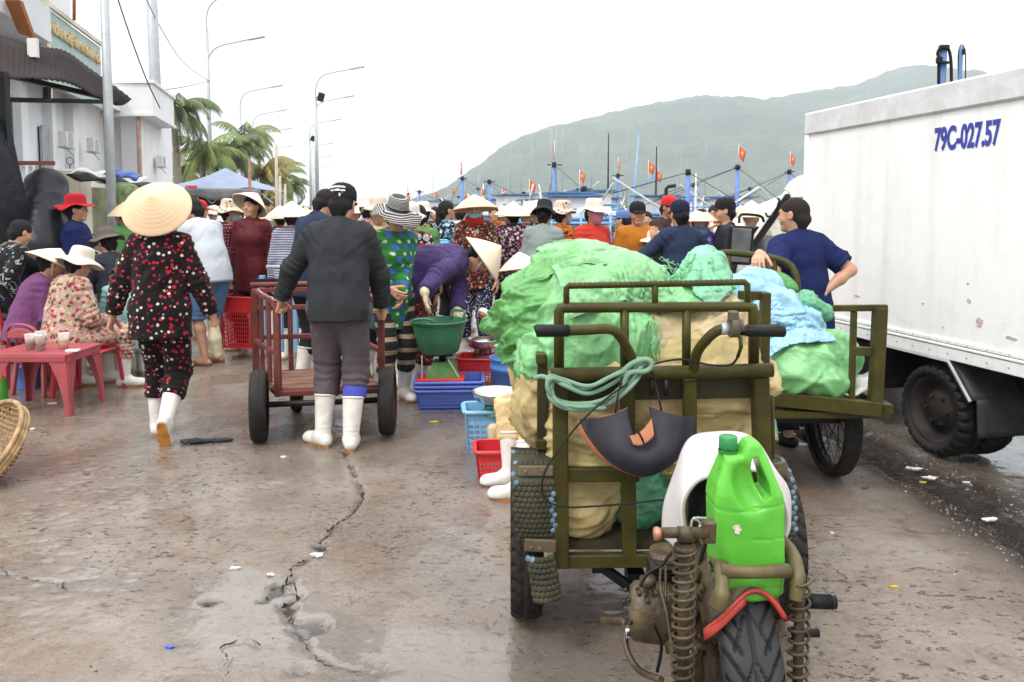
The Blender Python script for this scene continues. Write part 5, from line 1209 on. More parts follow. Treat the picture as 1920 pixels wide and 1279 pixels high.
def basket_mesh(w,d,h,tp=.88,nx=12,nz=6,t=.006,rimh=.02,solid=.3,bottom=True):
    """slatted plastic crate, local coordinates, base centre at origin"""
    m=MB()
    def cor(z): k=tp+(1-tp)*z/h; return w/2*k,d/2*k
    def P_(side,u,z):
        a,b=cor(z)
        return {0:V(-a+2*a*u,-b,z),1:V(a,-b+2*b*u,z),2:V(a-2*a*u,b,z),3:V(-a,b-2*b*u,z)}[side]
    for sd in range(4):
        n=nx if sd%2==0 else max(3,int(nx*d/w))
        for i in range(n+1):
            u=i/n; ww=t*1.1 if 0<i<n else t*2.6; m.bar(P_(sd,u,0),P_(sd,u,h),ww,t,bev=0)
        for j in range(nz+1):
            z=h*(j/nz); m.bar(P_(sd,0,z),P_(sd,1,z),t if 0<j<nz else t*2.4,t,bev=0,up=(0,0,1)) if False else m.bar(P_(sd,0,z),P_(sd,1,z),t*.9,t*1.2 if 0<j<nz else t*2.5,bev=0,up=(0,0,1))
        if solid: 
            z0=h*(1-solid); m.prism([P_(sd,0,z0),P_(sd,1,z0),P_(sd,1,h),P_(sd,0,h)],(0,0,0),((0,.003,0),(-.003,0,0),(0,-.003,0),(.003,0,0))[sd])
    a,b=cor(h); r=.03; pts=[]
    for cx,cy,a0 in ((a-r,b-r,0),(-a+r,b-r,PI/2),(-a+r,-b+r,PI),(a-r,-b+r,1.5*PI)): pts+=arc((cx,cy,h),r+.012,a0,a0+PI/2,5,(1,0,0),(0,1,0))
    m.tube(pts,rimh*.55,8,closed=True)
    if bottom:
        a,b=cor(0); m.box((0,0,.004),(2*a,2*b,.006))
    return m
def crate(label,loc,rz,w,d,h,mat,cat='basket',name='plastic_basket',group=None,**k):
    m=basket_mesh(w,d,h,**k); o=link(name,m.mesh(name),mat); o.location=loc; o.rotation_euler=(0,0,R(rz)); return tag(o,label,cat,group)
PBLUE=pm('blue_plastic',(.10,.16,.55),.35,var=.1,sss=0); PLB=pm('sky_blue_plastic',(.22,.47,.70),.35,var=.1); PRED=pm('red_plastic',(.62,.025,.03),.35,var=.12); PGRN=pm('green_plastic',(.02,.16,.075),.4,var=.15,dirt=(.10,.14,.08),ds=9,da=.4); PROSE=pm('rose_plastic',(.37,.06,.075),.4,var=.12,dirt=(.22,.045,.045),ds=7,da=.4); PRD2=pm('crimson_plastic',(.50,.02,.05),.35,var=.1); PORG=pm('orange_plastic',(.72,.12,.01),.35,var=.12); PBKT=pm('blue_bucket_plastic',(.06,.17,.50),.4,var=.1,dirt=(.05,.09,.2),ds=10,da=.5); TEALH=cloth('pale_green_hose',(.20,.34,.24),bump=.001,rough=.6)
# ---------------------------------------------------------------- cargo tricycle in the foreground
T0=V(.49,2.9,0); tri=thing('cargo_tricycle','olive green motor tricycle in the foreground carrying beige and green sacks','cargo tricycle',T0)
Y0=2.6
def pb(m,a,b,w,h=None,Y=Y0,Yb=None,bev=.004): return m.bar(P(a[0],a[1],Y),P(b[0],b[1],Yb or Y),w,h or w,bev=bev,up=(0,1,0))
m=MB(); pb(m,(1050,712),(1052,1062),.05); m.obj('frame_post',OLIVE,tri)
m=MB(); pb(m,(1424,705),(1436,1075),.052); m.obj('frame_post',OLIVE,tri)
m=MB(); pb(m,(1176,712),(1180,1050),.048,.03); m.obj('frame_post',OLIVE,tri)
m=MB(); pb(m,(1293,712),(1293,1050),.044,.03); m.obj('frame_post',OLIVE,tri)
m=MB(); m.tube([P(1034,703,Y0-.02),P(1240,699,Y0-.02),P(1448,694,Y0-.02)],.0235,16); m.obj('top_pipe',OLIVE,tri)
m=MB(); m.bar(P(1064,731,Y0+.03),P(1412,725,Y0+.03),.012,.075,up=(0,0,1)); m.obj('lock_plate',pm('dark_olive_steel',(.035,.03,.014),.6,var=.3),tri)
for a,b in (((1042,889),(1198,889)),((1042,1051),(1440,1046))):
    m=MB(); m.bar(P(*a,Y0+.004),P(*b,Y0+.004),.036,.045,bev=.004,up=(0,0,1)); m.obj('frame_rail',OLIVE,tri)
m=MB(); m.tube([P(1048,694,Y0),P(1048,584,Y0),P(1051,578,Y0),P(1058,577,Y0),P(1405,575,Y0),P(1411,577,Y0),P(1413,584,Y0),P(1413,694,Y0)],.0175,14); m.tube([P(1171,577,Y0),P(1171,696,Y0)],.015,12); m.tube([P(1287,576,Y0),P(1287,692,Y0)],.015,12); m.obj('upper_frame',OLIVE,tri)
m=MB(); pts=[P(1062,574,Y0),P(1062,540,Y0),P(1066,536,Y0),P(1230,533,Y0),P(1397,529,Y0),P(1401,533,Y0),P(1402,572,Y0)]; m.tube(pts,.0105,10); m.tube([P(1228,533,Y0),P(1228,574,Y0)],.0105,10)
for i in range(70):
    t_=i/70; a=P(1066+331*t_,536-7*t_,Y0); m.lathe([(.0105,-.0015),(.0125,0),(.0105,.0015)],a,8,axis=(1,.0,.25 if i%2 else -.25))
m.obj('rebar_rail',OLIVE,tri)
for s in ((1018,3),):
    m=MB(); m.bar(V(.105,2.74,.42),V(.105,2.74,1.0),.035,bev=.003); m.obj('bed_post',pm('dark_olive_steel',(0,0,0)),tri)
m=MB(); m.bar(V(P(1434,600,2.76).x,2.76,.40),V(P(1434,600,2.76).x,2.76,1.225),.04,.03,bev=.003); m.bar(P(1385,553,2.78),P(1440,555,2.78),.03,.03,bev=.002); m.obj('bed_post',OLIVE,tri)
m=MB()
for z in (.40,.70,1.0):
    for x in ((.10,.90) if z<.9 else (.10,)): m.bar(V(x,2.70,z),V(x,3.78,z),.035,bev=.003)
    if z>.5: m.bar(V(.10,3.78,z),V(.90,3.78,z),.035,bev=.003)
for x in (.10,.90):
    for y in (3.15,3.78): m.bar(V(x,y,.4),V(x,y,1.0),.035,bev=.003)
m.obj('bed_side_frame',OLIVE,tri)
m=MB(); m.box((.50,3.2,.375),(.80,1.16,.02)); m.obj('bed_floor',pm('dark_olive_steel',(0,0,0)),tri)
# steering handles
m=MB(); m.tube(spline([P(1066,620,2.48),P(1110,618,2.48),P(1142,617,2.49),P(1160,627,2.5),P(1175,652,2.53),P(1192,685,2.56),P(1190,706,2.575)],6),.0165,14); hb_=m.obj('handlebar',OLIVE,tri)
m=MB(); m.tube([P(1003,621,2.47),P(1006,620,2.47),P(1066,620,2.48)],[.018,.0205,.0195],16); m.obj('rubber_grip',BLACK,hb_)
m=MB(); m.tube(spline([P(1393,618,2.46),P(1362,617,2.47),P(1342,622,2.48),P(1322,640,2.5),P(1306,664,2.54),P(1300,700,2.575)],6),.0165,14); hb_=m.obj('handlebar',OLIVE,tri)
m=MB(); m.tube([P(1385,620,2.46),P(1400,620,2.46),P(1440,620,2.45),P(1468,621,2.45),P(1471,621,2.45)],[.015,.0165,.018,.0195,.017],16)
for k in range(8): 
    a=2*PI*k/8; m.tube([P(1398,620,2.46)+V(0,.0165*math.cos(a),.0165*math.sin(a)),P(1462,620,2.45)+V(0,.0185*math.cos(a),.0185*math.sin(a))],.002,4)
m.obj('rubber_grip',BLACK,hb_)
m=MB(); m.cyl(P(1368,612,2.46),P(1384,612,2.46),.034,n=18); m.box(P(1375,592,2.45),(.03,.03,.03),bev=.004); m.cyl(P(1386,600,2.45),P(1391,622,2.44),.012); m.obj('throttle_housing',pm('grimy_alloy',(.10,.085,.06),.6,.3,var=.3),hb_)
m=MB(); m.tube([P(1352,617,2.47),P(1366,617,2.47)],.0185,14); m.obj('clamp_sleeve',GALV,hb_)
CBL=pm('black_cable',(.012,.012,.012),.5)
m=MB(); m.tube(spline([P(1386,632,2.44),P(1387,655,2.45),P(1380,675,2.47),P(1366,685,2.5),P(1330,684,2.53),P(1280,674,2.54),P(1240,679,2.54),P(1205,690,2.55)],6),.0035,6); m.obj('throttle_cable',CBL,tri)
m=MB(); m.tube([P(1388,632,2.44),P(1390,650,2.445),P(1383,670,2.46)],.006,8); m.obj('cable_elbow',OLIVE,tri)
m=MB(); m.tube(spline([P(1176,720,2.52),P(1140,745,2.50),P(1090,790,2.49),P(1048,842,2.48),P(1022,885,2.47),P(1016,920,2.47),P(1030,942,2.47),P(1065,951,2.48),P(1120,949,2.5),P(1180,944,2.5),P(1246,937,2.45)],6),.0032,6); m.obj('loose_cable',CBL,tri)
for px in (1222,1249): m=MB(); m.cyl(P(px,712,2.56),P(px,742,2.56),.008,n=10); m.obj('latch_pin',BLACK,tri)
m=MB(); m.tube([P(1448,742,2.68),P(1450,850,2.68),P(1444,868,2.68),P(1428,875,2.68)],.007,8); m.obj('side_hook',OLIVE,tri)
m=MB(); m.bar(P(1110,1064,2.66),P(1135,1064,2.66),.03,.03); m.tube([P(1128,1062,2.7),P(1150,1078,2.7),P(1180,1100,2.7),P(1250,1098,2.7)],.02,8); m.bar(P(1190,1065,2.75),P(1190,1100,2.75),.10,.06); m.cyl(V(.05,2.92,.30),V(.96,2.92,.30),.025); m.obj('axle_beam',BLACK,tri)
tyre(tri,(.052,2.92,.298),.298,.115,kind='block',rim=('disc',RUSTRED)); tyre(tri,(.955,2.92,.298),.298,.115,kind='block',rim=('disc',RUSTRED))
# hex-studded rubber mud flaps
HEXR=pm('studded_rubber',(.034,.035,.020),.5,var=.4,vs=8,dirt=(.085,.078,.05),ds=10,da=.5); HEXB=pm('faded_blue_studs',(.12,.19,.25),.6,var=.6,vs=60)
def flap(f,wn,hn,blue=lambda i,j:False,name='mudflap'):
    m=MB(); m.grid(f,20,24,thick=.008)
    for j in range(hn):
        for i in range(wn):
            u=(i+.5+(.5 if j%2 else 0))/(wn+.5); v=(j+.5)/hn
            if u>.98: continue
            c=f(u,v); du=(f(min(1,u+.02),v)-f(max(0,u-.02),v)); dv=(f(u,min(1,v+.02))-f(u,max(0,v-.02))); n=du.cross(dv).normalized(); n=n if n.y<0 else -n
            r_=.0112; m.lathe([(r_,-.004),(r_*.86,.003),(r_*.5,.0042),(0,.0044)],c+n*.0085,6,axis=n,m=1 if blue(i,j) else 0)
    return m.obj(name,[HEXR,HEXB],tri)
def fL(u,v):
    a=P(958+v**1.5*12+(u*(82-v*6)),868+v*145,2.60-.0*v); a.y=2.60+.16*max(0,.18-v)/.18*1.0-.02*math.sin(PI*v); a.z+=.0 ; return V(a.x,a.y-.012*math.sin(PI*u),a.z)
flap(fL,8,15,blue=lambda i,j:(i==0 and j<4) or (i>=7 and 4<j<13))
def fL2(u,v): a=P(988+v*14+u*(50-2*v),1040+v*80-u*6*v,2.56); return a+V(0,-.02*math.sin(PI*u)-.03*v,0)
flap(fL2,6,8,blue=lambda i,j:j==0 and i in(0,1))
def fR(u,v): a=P(1440+u*50+4*v,868+v*175+(1-u)*-4+u*u*14*(1-v),2.66); return a+V(0,-.012*math.sin(PI*u)+.12*max(0,.15-v)/.15,0)
flap(fR,5,17,blue=lambda i,j:i>=4 and j<12)
m=MB(); m.box(P(1005,883,2.575),(.115,.010,.034),(0,0,0),bev=.003); m.cyl(P(985,883,2.575),P(985,883,2.56),.006,n=8); m.cyl(P(1016,881,2.575),P(1016,881,2.56),.006,n=8); m.obj('flap_bracket',pm('brown_grimy_steel',(.12,.09,.05),.7,var=.4),tri)
m=MB(); m.box(P(1013,1023,2.555),(.105,.012,.042),(0,.05,0),bev=.003); m.cyl(P(995,1026,2.555),P(995,1026,2.54),.006,n=8); m.cyl(P(1012,1028,2.555),P(1012,1028,2.54),.006,n=8); m.obj('flap_bracket',pm('brown_grimy_steel',(0,0,0)),tri)
m=MB(); m.box(P(1458,880,2.63),(.06,.012,.045),(0,-.2,0),bev=.003); m.cyl(P(1460,880,2.625),P(1460,880,2.61),.007,n=8); m.obj('flap_bracket',pm('brown_grimy_steel',(0,0,0)),tri)
# drive wheel, fender, shocks, engine
MUD=pm('muddy_machine_steel',(.092,.066,.030),.38,.2,var=.5,vs=18,dirt=(.028,.016,.010),ds=20,da=.85,bump=.004,bs=45,spec=.5)
RUB2=pm('worn_grey_tyre',(.026,.027,.031),.5,var=.2,vs=30,bump=.001,bs=120,dirt=(.06,.05,.04),ds=24,da=.25)
WC=V(.545,1.97,.315); tyre(tri,WC,.315,.140,mat=RUB2,kind='chevron',nt=660,rim=('disc',MUD),name='drive_tyre')
def fend(u,v):
    a=R(78+v*46); s=(u-.5)*2; edge=.02*math.sin(u*13)*v+(.05*(u<.45))*v*0; rr=.352-.060*abs(s)**2.6; a+=R(5)*v*math.cos(u*5); return V(WC.x+s*.088,WC.y-rr*math.cos(PI-a)*-1 if False else WC.y-rr*math.sin(a-PI/2)*1.0,WC.z+rr*math.cos(a-PI/2))
m=MB(); m.grid(fend,24,20,thick=.004); fe=m.obj('rear_fender',MUD,tri)
m=MB(); m.grid(lambda u,v:fend(u,1+.012*v*2)+V(0,-.004,-.0)*1,24,1,thick=.012); 
m.grid(lambda u,v:fend(u*.46,1.0)+V(-.012*(1-u),-.006-.006*v,-.026*v*(1-.3*u)),12,2,thick=.004); m.obj('red_fender_edge',pm('faded_red_paint',(.50,.055,.04),.5,var=.2),fe)
def coil(m,x,y,z0,z1,r,turns,wr,n=14,p=lambda t:t):
    N=int(turns*n); m.tube([V(x+r*math.cos(2*PI*k/n),y+r*math.sin(2*PI*k/n),z0+(z1-z0)*p(k/N)) for k in range(N+1)],wr,7)
sx=P(1281,1200,1.72).x
m=MB(); coil(m,sx,1.72,.30,.755,.0235,19,.0042,p=lambda t:.62*t*(1.25-.25*t) if False else (t if t<0 else 1-(1-t)**1.0*(1.15-.15*(1-t)) if False else t**.82)); m.obj('shock_spring',MUD,tri)
m=MB(); m.cyl(V(sx,1.72,.28),V(sx,1.72,.76),.0135); m.cyl(V(sx,1.72,.752),V(sx,1.72,.765),.024); m.cyl(V(sx-.05,1.74,.785),V(sx+.055,1.74,.785),.012); m.cyl(V(sx-.012,1.735,.782),V(sx+.018,1.735,.782),.019); m.box((sx+.06,1.75,.785),(.03,.03,.05),bev=.004); m.obj('shock_body',MUD,tri)
m=MB(); m.lathe([(0,-.014),(.014,-.012),(.016,-.004),(.012,.004),(0,.006)],V(sx-.055,1.73,.787),12,axis=(1,0,0)); m.obj('copper_bolt',pm('copper_bolt',(.42,.20,.12),.4,.6),tri)
sx2=P(1489,1200,1.76).x
m=MB(); coil(m,sx2+.018,1.78,.28,.66,.022,14,.004); m.obj('shock_spring',MUD,tri)
m=MB(); m.cyl(V(sx2+.018,1.78,.26),V(sx2+.018,1.78,.67),.012); m.obj('shock_body',MUD,tri)
m=MB(); m.tube(spline([P(1300,985,2.08),P(1322,1010,2.0),P(1342,1045,1.88),P(1352,1070,1.78),P(1353,1110,1.74),P(1344,1138,1.74)],6),[.013]+[.0165]*23+[.020]*4+[.021]*3,12); m.tube([P(1352,1070,1.765),P(1400,1073,1.755),P(1478,1070,1.78)],[.0165,.0145,.016],12); m.tube(spline([P(1462,1010,2.02),P(1480,1030,1.92),P(1492,1055,1.82),P(1496,1085,1.78),P(1493,1125,1.77)],6),.0165,12); m.obj('tail_rack',pm('olive_brown_tube',(.115,.095,.034),.45,.1,var=.3,vs=14,dirt=(.09,.055,.03),ds=12,da=.7),tri)
m=MB(); 
for k in range(3): m.lathe([(.020,-.003),(.0225,0),(.020,.003)],P(1345+k*2,1052+k*4,1.85-.02*k),14,axis=(.2,-.4,-1))
m.obj('wire_binding',BLACK,tri)
m=MB(); m.tube(spline([P(1310,970,2.05),P(1298,975,2.03),P(1296,995,2.03),P(1308,1000,2.03),P(1312,980,2.04),P(1300,972,2.02),P(1325,972,2.05),P(1340,975,2.0)],6),.0035,6); m.obj('white_string',WHITEP,tri)
m=MB(); c=P(1226,1147,2.02)
m.lathe([(0,-.065),(.055,-.063),(.066,-.052),(.069,-.02),(.070,.03),(.062,.06),(0,.062)],c,28,axis=(1,-.15,0),sx=1,sy=1.15); m.box(c+V(.015,-.02,.062),(.07,.05,.02),(0,.1,0),bev=.006); m.box(c+V(.05,.0,-.01),(.06,.10,.12),bev=.012); m.cyl(P(1250,1030,2.1)+V(0,0,-.0),P(1247,1100,2.1),.045,.05,20); m.lathe([(0,-.01),(.02,-.01),(.022,.012),(0,.014)],P(1215,1092,1.98),14); m.cyl(c+V(.03,-.03,-.075),c+V(.10,-.03,-.085),.02); 
m.obj('engine',MUD,tri)
m=MB()
for k in range(9): m.box(P(1246,1052+k*7,2.07),(.085,.09,.0035),(.1,0,0))
m.bar(P(1246,1048,2.07),P(1246,1112,2.07),.05,.05)
FM_=pm('dark_greasy_steel',(.03,.024,.016),.4,.3,var=.4,spec=.5)
for k in range(6):
    a=2*PI*k/6; p_=c+V(-.066,.055*math.cos(a),.052*math.sin(a)); MB().cyl(p_,p_-V(.008,0,0),.006,n=6).obj('engine_bolt',FM_,tri)
for k in range(4): p_=P(1198+k*16,1112+14*(k%2),1.93); MB().cyl(p_+V(0,.02,0),p_+V(0,-.012,0),.006,n=6).obj('engine_bolt',FM_,tri)
m.obj('engine_fins',pm('dark_greasy_steel',(.03,.024,.016),.4,.3,var=.4,spec=.5),tri)
m=MB(); m.box(c+V(.045,-.055,.005),(.05,.02,.07),(0,.1,0),bev=.006); m.obj('rusty_cover',pm('rust_brown',(.16,.045,.02),.8,var=.5,vs=30,dirt=(.05,.02,.012),ds=30),tri)
for L_,r_ in (([(1260,1035),(1240,1060),(1215,1075),(1200,1100)],.004),([(1330,1000),(1312,1060),(1318,1120),(1300,1170)],.005),([(1225,1170),(1240,1210),(1232,1260)],.0045)):
    m=MB(); m.tube(spline([P(x,y,1.93) for x,y in L_],6),r_,6); m.obj('engine_hose',BLACK,tri)
rr_=random.Random(4); m=MB()
for k in range(26):
    a=P(rr_.uniform(1300,1345),rr_.uniform(1060,1210),rr_.uniform(1.84,2.0)); b=a+V(rr_.uniform(-.04,.04),rr_.uniform(-.03,.03),rr_.uniform(-.04,.04))
    if k%3==0: m.cyl(a,b,rr_.uniform(.006,.013),n=8)
    elif k%3==1: m.box(a,(rr_.uniform(.015,.04),.02,rr_.uniform(.015,.04)),(rr_.random(),rr_.random(),0),bev=.003)
    else: m.tube(spline([a,a+V(.02,0,-.03),b+V(0,.02,-.02),b],4),.004,6)
m.tube(spline([P(1300,1080,1.95),P(1320,1120,1.9),P(1335,1180,1.9)],4),.02,8); m.obj('linkages',MUD,tri); m=MB(); m.tube(spline([P(1240,1060,2.0),P(1238,1100,1.95),P(1250,1150,1.9),P(1262,1230,1.85)],5),.004,6); m.obj('clutch_cable',MUD,tri); m=MB(); m.tube(spline([P(1248,1060,2.0),P(1248,1110,1.95),P(1246,1150,1.93)],5),.004,6); m.obj('clutch_cable',MUD,tri)
m=MB(); m.tube([P(1262,1205,1.9),P(1275,1250,1.85),P(1292,1330,1.8)],[.016,.018,.02],10); m.tube([P(1200,1130,2.3),P(1240,1180,2.05),P(1262,1212,1.95)],.016,8); m.bar(P(1300,1150,1.95),P(1310,1330,1.95),.035,.03); m.obj('swing_arm',MUD,tri)
m=MB(); m.tube(spline([P(1180,1176,2.1),P(1172,1200,2.08),P(1180,1230,2.05),P(1200,1258,2.0),P(1240,1275,1.9)],5),.009,8); m.obj('kick_lever',MUD,tri)
m=MB(); m.cyl(P(1172,1187,2.06),P(1190,1187,2.06),.014,n=12); m.obj('chrome_tip',STEEL,tri); m=MB(); m.tube([P(1130,1163,2.2),P(1170,1165,2.15),P(1180,1180,2.1)],[.011,.011,.008],10); m.obj('gear_pedal',MUD,tri)
for (a,b,Y,r_) in (((1500,1127),(1566,1130),1.8,.0155),((1485,1187),(1535,1187),1.8,.010)):
    m=MB(); m.cyl(P(*a,Y),P(*b,Y),r_,n=14)
    if r_>.012:
        for k in range(10): m.lathe([(r_,-.0015),(r_+.0025,0),(r_,.0015)],P(a[0]+10+k*5.4,a[1]+.4*k*.5,Y),14,axis=(1,0,0))
    m.obj('foot_peg',BLACK,tri)
# saddle under its white cover
def arcs(L,Y): return spline([P(x,y,Y) for x,y in L],8)
far_=arcs([(1243,1005),(1247,945),(1268,880),(1290,830),(1325,812),(1378,812),(1420,832),(1452,880),(1478,925),(1480,985)],2.22); near_=arcs([(1300,1045),(1284,985),(1283,940),(1300,910),(1335,893),(1390,880),(1432,890),(1462,925),(1474,970),(1466,1020)],2.00)
mid_=arcs([(1262,1030),(1262,960),(1272,905),(1296,862),(1335,842),(1385,836),(1428,850),(1460,895),(1480,945),(1476,1005)],2.10)
def scv(u,v):
    k=u*(len(far_)-1); i=min(int(k),len(far_)-2); f=k-i; A,B_,C_=[L[i].lerp(L[i+1],f) for L in (far_,mid_,near_)]
    return A*(1-v)*(1-v)+B_*2*v*(1-v)+C_*v*v+V(0,0,.003*math.sin(u*23+v*5))
m=MB(); m.grid(scv,60,14,thick=.005); sdl=m.obj('saddle_cover',pm('white_grey_vinyl',(.62,.59,.58),.5,var=.05,vs=3,dirt=(.42,.38,.36),ds=5,da=.3),tri)
m=MB(); m.tube([scv(u/40,.62)+V(0,-.002,.001) for u in range(1,40)],.0022,5); m.tube([scv(u/40,1)+V(0,-.002,0) for u in range(0,41)],.0045,6); m.obj('cover_seam',pm('grey_seam',(.33,.31,.31),.7),sdl)
v,q=sdf([ell((.575,2.25,.73),[.085,.13,.10]),ell((.56,2.14,.66),[.075,.08,.08])],.01,.04); link('saddle',fast_mesh('saddle',v-np.array(T0),q),pm('black_vinyl',(.03,.03,.036),.5,var=.3),tri)
# rubber shield hanging on the frame
inn=spline([P(1178,768,2.49),P(1182,795,2.48),P(1190,822,2.47),P(1206,833,2.465),P(1221,818,2.47),P(1222,790,2.48),P(1219,764,2.49)],8); out_=spline([P(1087,789,2.52),P(1104,822,2.50),P(1145,868,2.48),P(1204,893,2.475),P(1262,870,2.48),P(1296,828,2.50),P(1308,786,2.52)],8)
def shf(u,v,o=0):
    k=u*(len(inn)-1); i=min(int(k),len(inn)-2); f=k-i; a=inn[i].lerp(inn[i+1],f); b=out_[i].lerp(out_[i+1],f)
    q=a.lerp(b,v); q.y+=-.035*math.sin(PI*min(1,v*1.05))+.02*math.cos(u*PI)**2+o; return q
shd=thing('rubber_guard','black curved rubber guard with tan lining hung by cords on the tricycle frame','guard',P(1204,893,2.475))
m=MB(); m.grid(lambda u,v:shf(u,v),60,18,thick=.004); m.obj('rubber_sheet',pm('black_rubber_sheet',(.032,.032,.042),.62,var=.25,vs=10,bump=.0008,bs=200,dirt=(.07,.065,.07),ds=20,da=.3),shd)
TAN=pm('tan_leather',(.42,.15,.07),.6,var=.2)
m=MB(); m.grid(lambda u,v:shf(u,v*(1.0+.05*math.exp(-((u-.2)/.16)**2)),.008)+V(-.010*math.exp(-((u-.18)/.2)**2)*v,0,-.003*v),60,10,thick=.003); m.obj('tan_lining',TAN,shd)
tabf=lambda u,v:P(1180+44*u+6*v*(1-u),(822-26*u**1.3)+(14+14*u)*(v-.35)+6*math.sin(u*PI),2.447)+V(0,.012*math.cos(v*PI)*(.5+u)-.004,0)
m=MB(); m.grid(tabf,16,8,thick=.003); m.obj('tan_tab',TAN,shd)
m=MB(); m.tube(spline([P(1192,805,2.432),P(1200,815,2.428),P(1208,832,2.432)],4),.006,8,flat=.5); m.obj('strap',BLACK,shd)
for L in ([(1190,675),(1172,690),(1166,710),(1158,745),(1154,774)],[(1212,690),(1224,700),(1230,725),(1236,750),(1240,770)]):
    m=MB(); m.tube(spline([P(x,y,2.53 if y<730 else 2.49) for x,y in L],5),.0035,6); m.obj('cord',BLACK,shd)
# hose coil
m=MB(); rh=random.Random(2)
for k in range(3):
    j=lambda a:rh.uniform(-a,a)
    pts=[(1186-k*5,688+k*3),(1150+j(8),700+k*8),(1100+j(6),724+k*7),(1062+j(5),712+k*6),(1032+k*3,706+k*4),(1028+k*4,735+j(4)),(1048+j(4),752+k*3),(1095+j(5),757+k*6),(1140+j(5),744+k*6),(1172+k*6,715+k*4),(1190+k*7,690+k*3),(1205+k*4,676+k*3),(1192,672+k*4)]
    m.tube(spline([P(x+j(1.5),y,2.545-.012*((i+k)%3)) for i,(x,y) in enumerate(pts)],6),.0072,8)
m.tube(spline([P(1003,709,2.6),P(1018,706,2.58),P(1034,716,2.54),P(1030,744,2.53),P(1060,765,2.53),P(1110,766,2.53),P(1136,765,2.53)],6),.0080,8); m.tube(spline([P(1165,700,2.53),P(1185,682,2.52),P(1212,674,2.52),P(1222,685,2.52),P(1210,696,2.52),P(1180,700,2.52),P(1165,730,2.53),P(1140,758,2.53)],6),.009,8)
m.solo('hose_coil',TEALH,'pale green garden hose coiled and knotted over the tricycle top pipe','hose',P(1110,740,2.54))
# jerrycan
JY=1.86; poly=[(1333,1000),(1331,930),(1336,900),(1346,872),(1351,858),(1353,848),(1377,848),(1384,846),(1390,834),(1398,824),(1410,821),(1421,828),(1432,850),(1446,888),(1457,915),(1460,935),(1460,1060),(1457,1096),(1440,1108),(1400,1113),(1355,1104),(1338,1088),(1334,1060)]
pw_=[(P(x,y,JY).x,P(x,y,JY).z) for x,y in poly]; hole=[(P(x,y,JY).x,P(x,y,JY).z) for x,y in ((1404,852),(1411,850),(1417,866),(1428,896),(1431,916),(1424,920),(1412,898),(1405,872))]
def jf(Q,D):
    x=Q[...,0];y=Q[...,1]-JY;z=Q[...,2]; a=poly_sd(x,z,pw_)+.016; zt=P(0,900,JY).z
    hw_=.056-.020*np.clip((z-(zt-.02))/.10,0,1); b=np.abs(y)-hw_+.016
    d=np.hypot(np.maximum(a,0),np.maximum(b,0))+np.minimum(np.maximum(a,b),0)-.016
    h=poly_sd(x,z,hole); d=np.maximum(d,-(h-.002))
    c=P(1392,897,JY); r1=np.sqrt(((x-c.x+ (z-c.z)*.22)/.040)**2+((z-c.z)/.068)**2+((np.abs(y)-.066)/.046)**2)-1; k=.012; e=-r1*.03; hh=np.clip(k-np.abs(d-e),0,None)/k; d=np.maximum(d,e)+hh*hh*k*.25
    g=P(0,945,JY).z-.012*np.cos((x-P(1396,0,JY).x)/.09*2)+.012; d=d+.0018*np.exp(-((z-g)/.0028)**2)
    for (x0,x1,yy) in ((1396,1434,995),(1442,1460,992)):
        X0=P(x0,yy,JY).x;X1=P(x1,yy,JY).x; d=d+.002*np.exp(-((z-P(0,yy,JY).z)/.0025)**2)*((x>X0)&(x<X1)&(y<0))
    d=d+.0012*np.exp(-((z-P(0,1083,JY).z)/.003)**2)
    return d
lo_=P(1325,1120,JY);hi_=P(1468,815,JY); v,q=sdf([cap((lo_.x-.0,JY,lo_.z),(hi_.x,JY,hi_.z),.07)],.0028,.01,fn=jf)
t=NT('lime_translucent_plastic'); n=t.noise(7,4); c=t.ramp(n,[(.3,(.085,.41,.03)),(.7,(.13,.50,.055))]); c=t.mix(t.ramp(t.noise(20,8,.75),[(.58,0.),(.72,.6)]),c,(.07,.14,.025)); t.col(c); t.set(Roughness=.32,Subsurface_Weight=.35,Subsurface_Scale=.03); t.b.inputs['Subsurface Radius'].default_value=(.4,1,.3); t.bump(t.noise(30,3),.001); LIME=t.m
jc=thing('jerrycan','bright green plastic jerrycan with dark green cap strapped behind the tricycle saddle','jerrycan',P(1396,1112,JY))
link('can_body',fast_mesh('can_body',v-np.array(jc.location),q),LIME,jc)
c=P(1365,850,JY); m=MB(); m.lathe([(.021,0),(.023,.004),(.023,.010)],c,28); m.lathe([(.0,.043),(.018,.043),(.0215,.040),(.022,.014),(.021,.012),(0,.012)],c,40,fn=lambda r_,h_,t_:(r_*(1+.012*math.cos(t_*26)),h_)); m.obj('cap',pm('dark_green_cap',(.02,.20,.05),.4,var=.1),jc)
m=MB(); cc_=P(1383,993,JY-.058); pts=[]; 
for k in range(11): a=2*PI*k/11; r_=(.013,.009,.014,.010,.012,.016,.008,.012,.010,.013,.009)[k]; pts.append(cc_+V(r_*math.cos(a)*.8,0,r_*math.sin(a)))
m.prism(pts,(0,0,0),(0,.004,0)); m.obj('torn_sticker',pm('torn_paper',(.62,.55,.42),.8,var=.5,vs=90),jc)
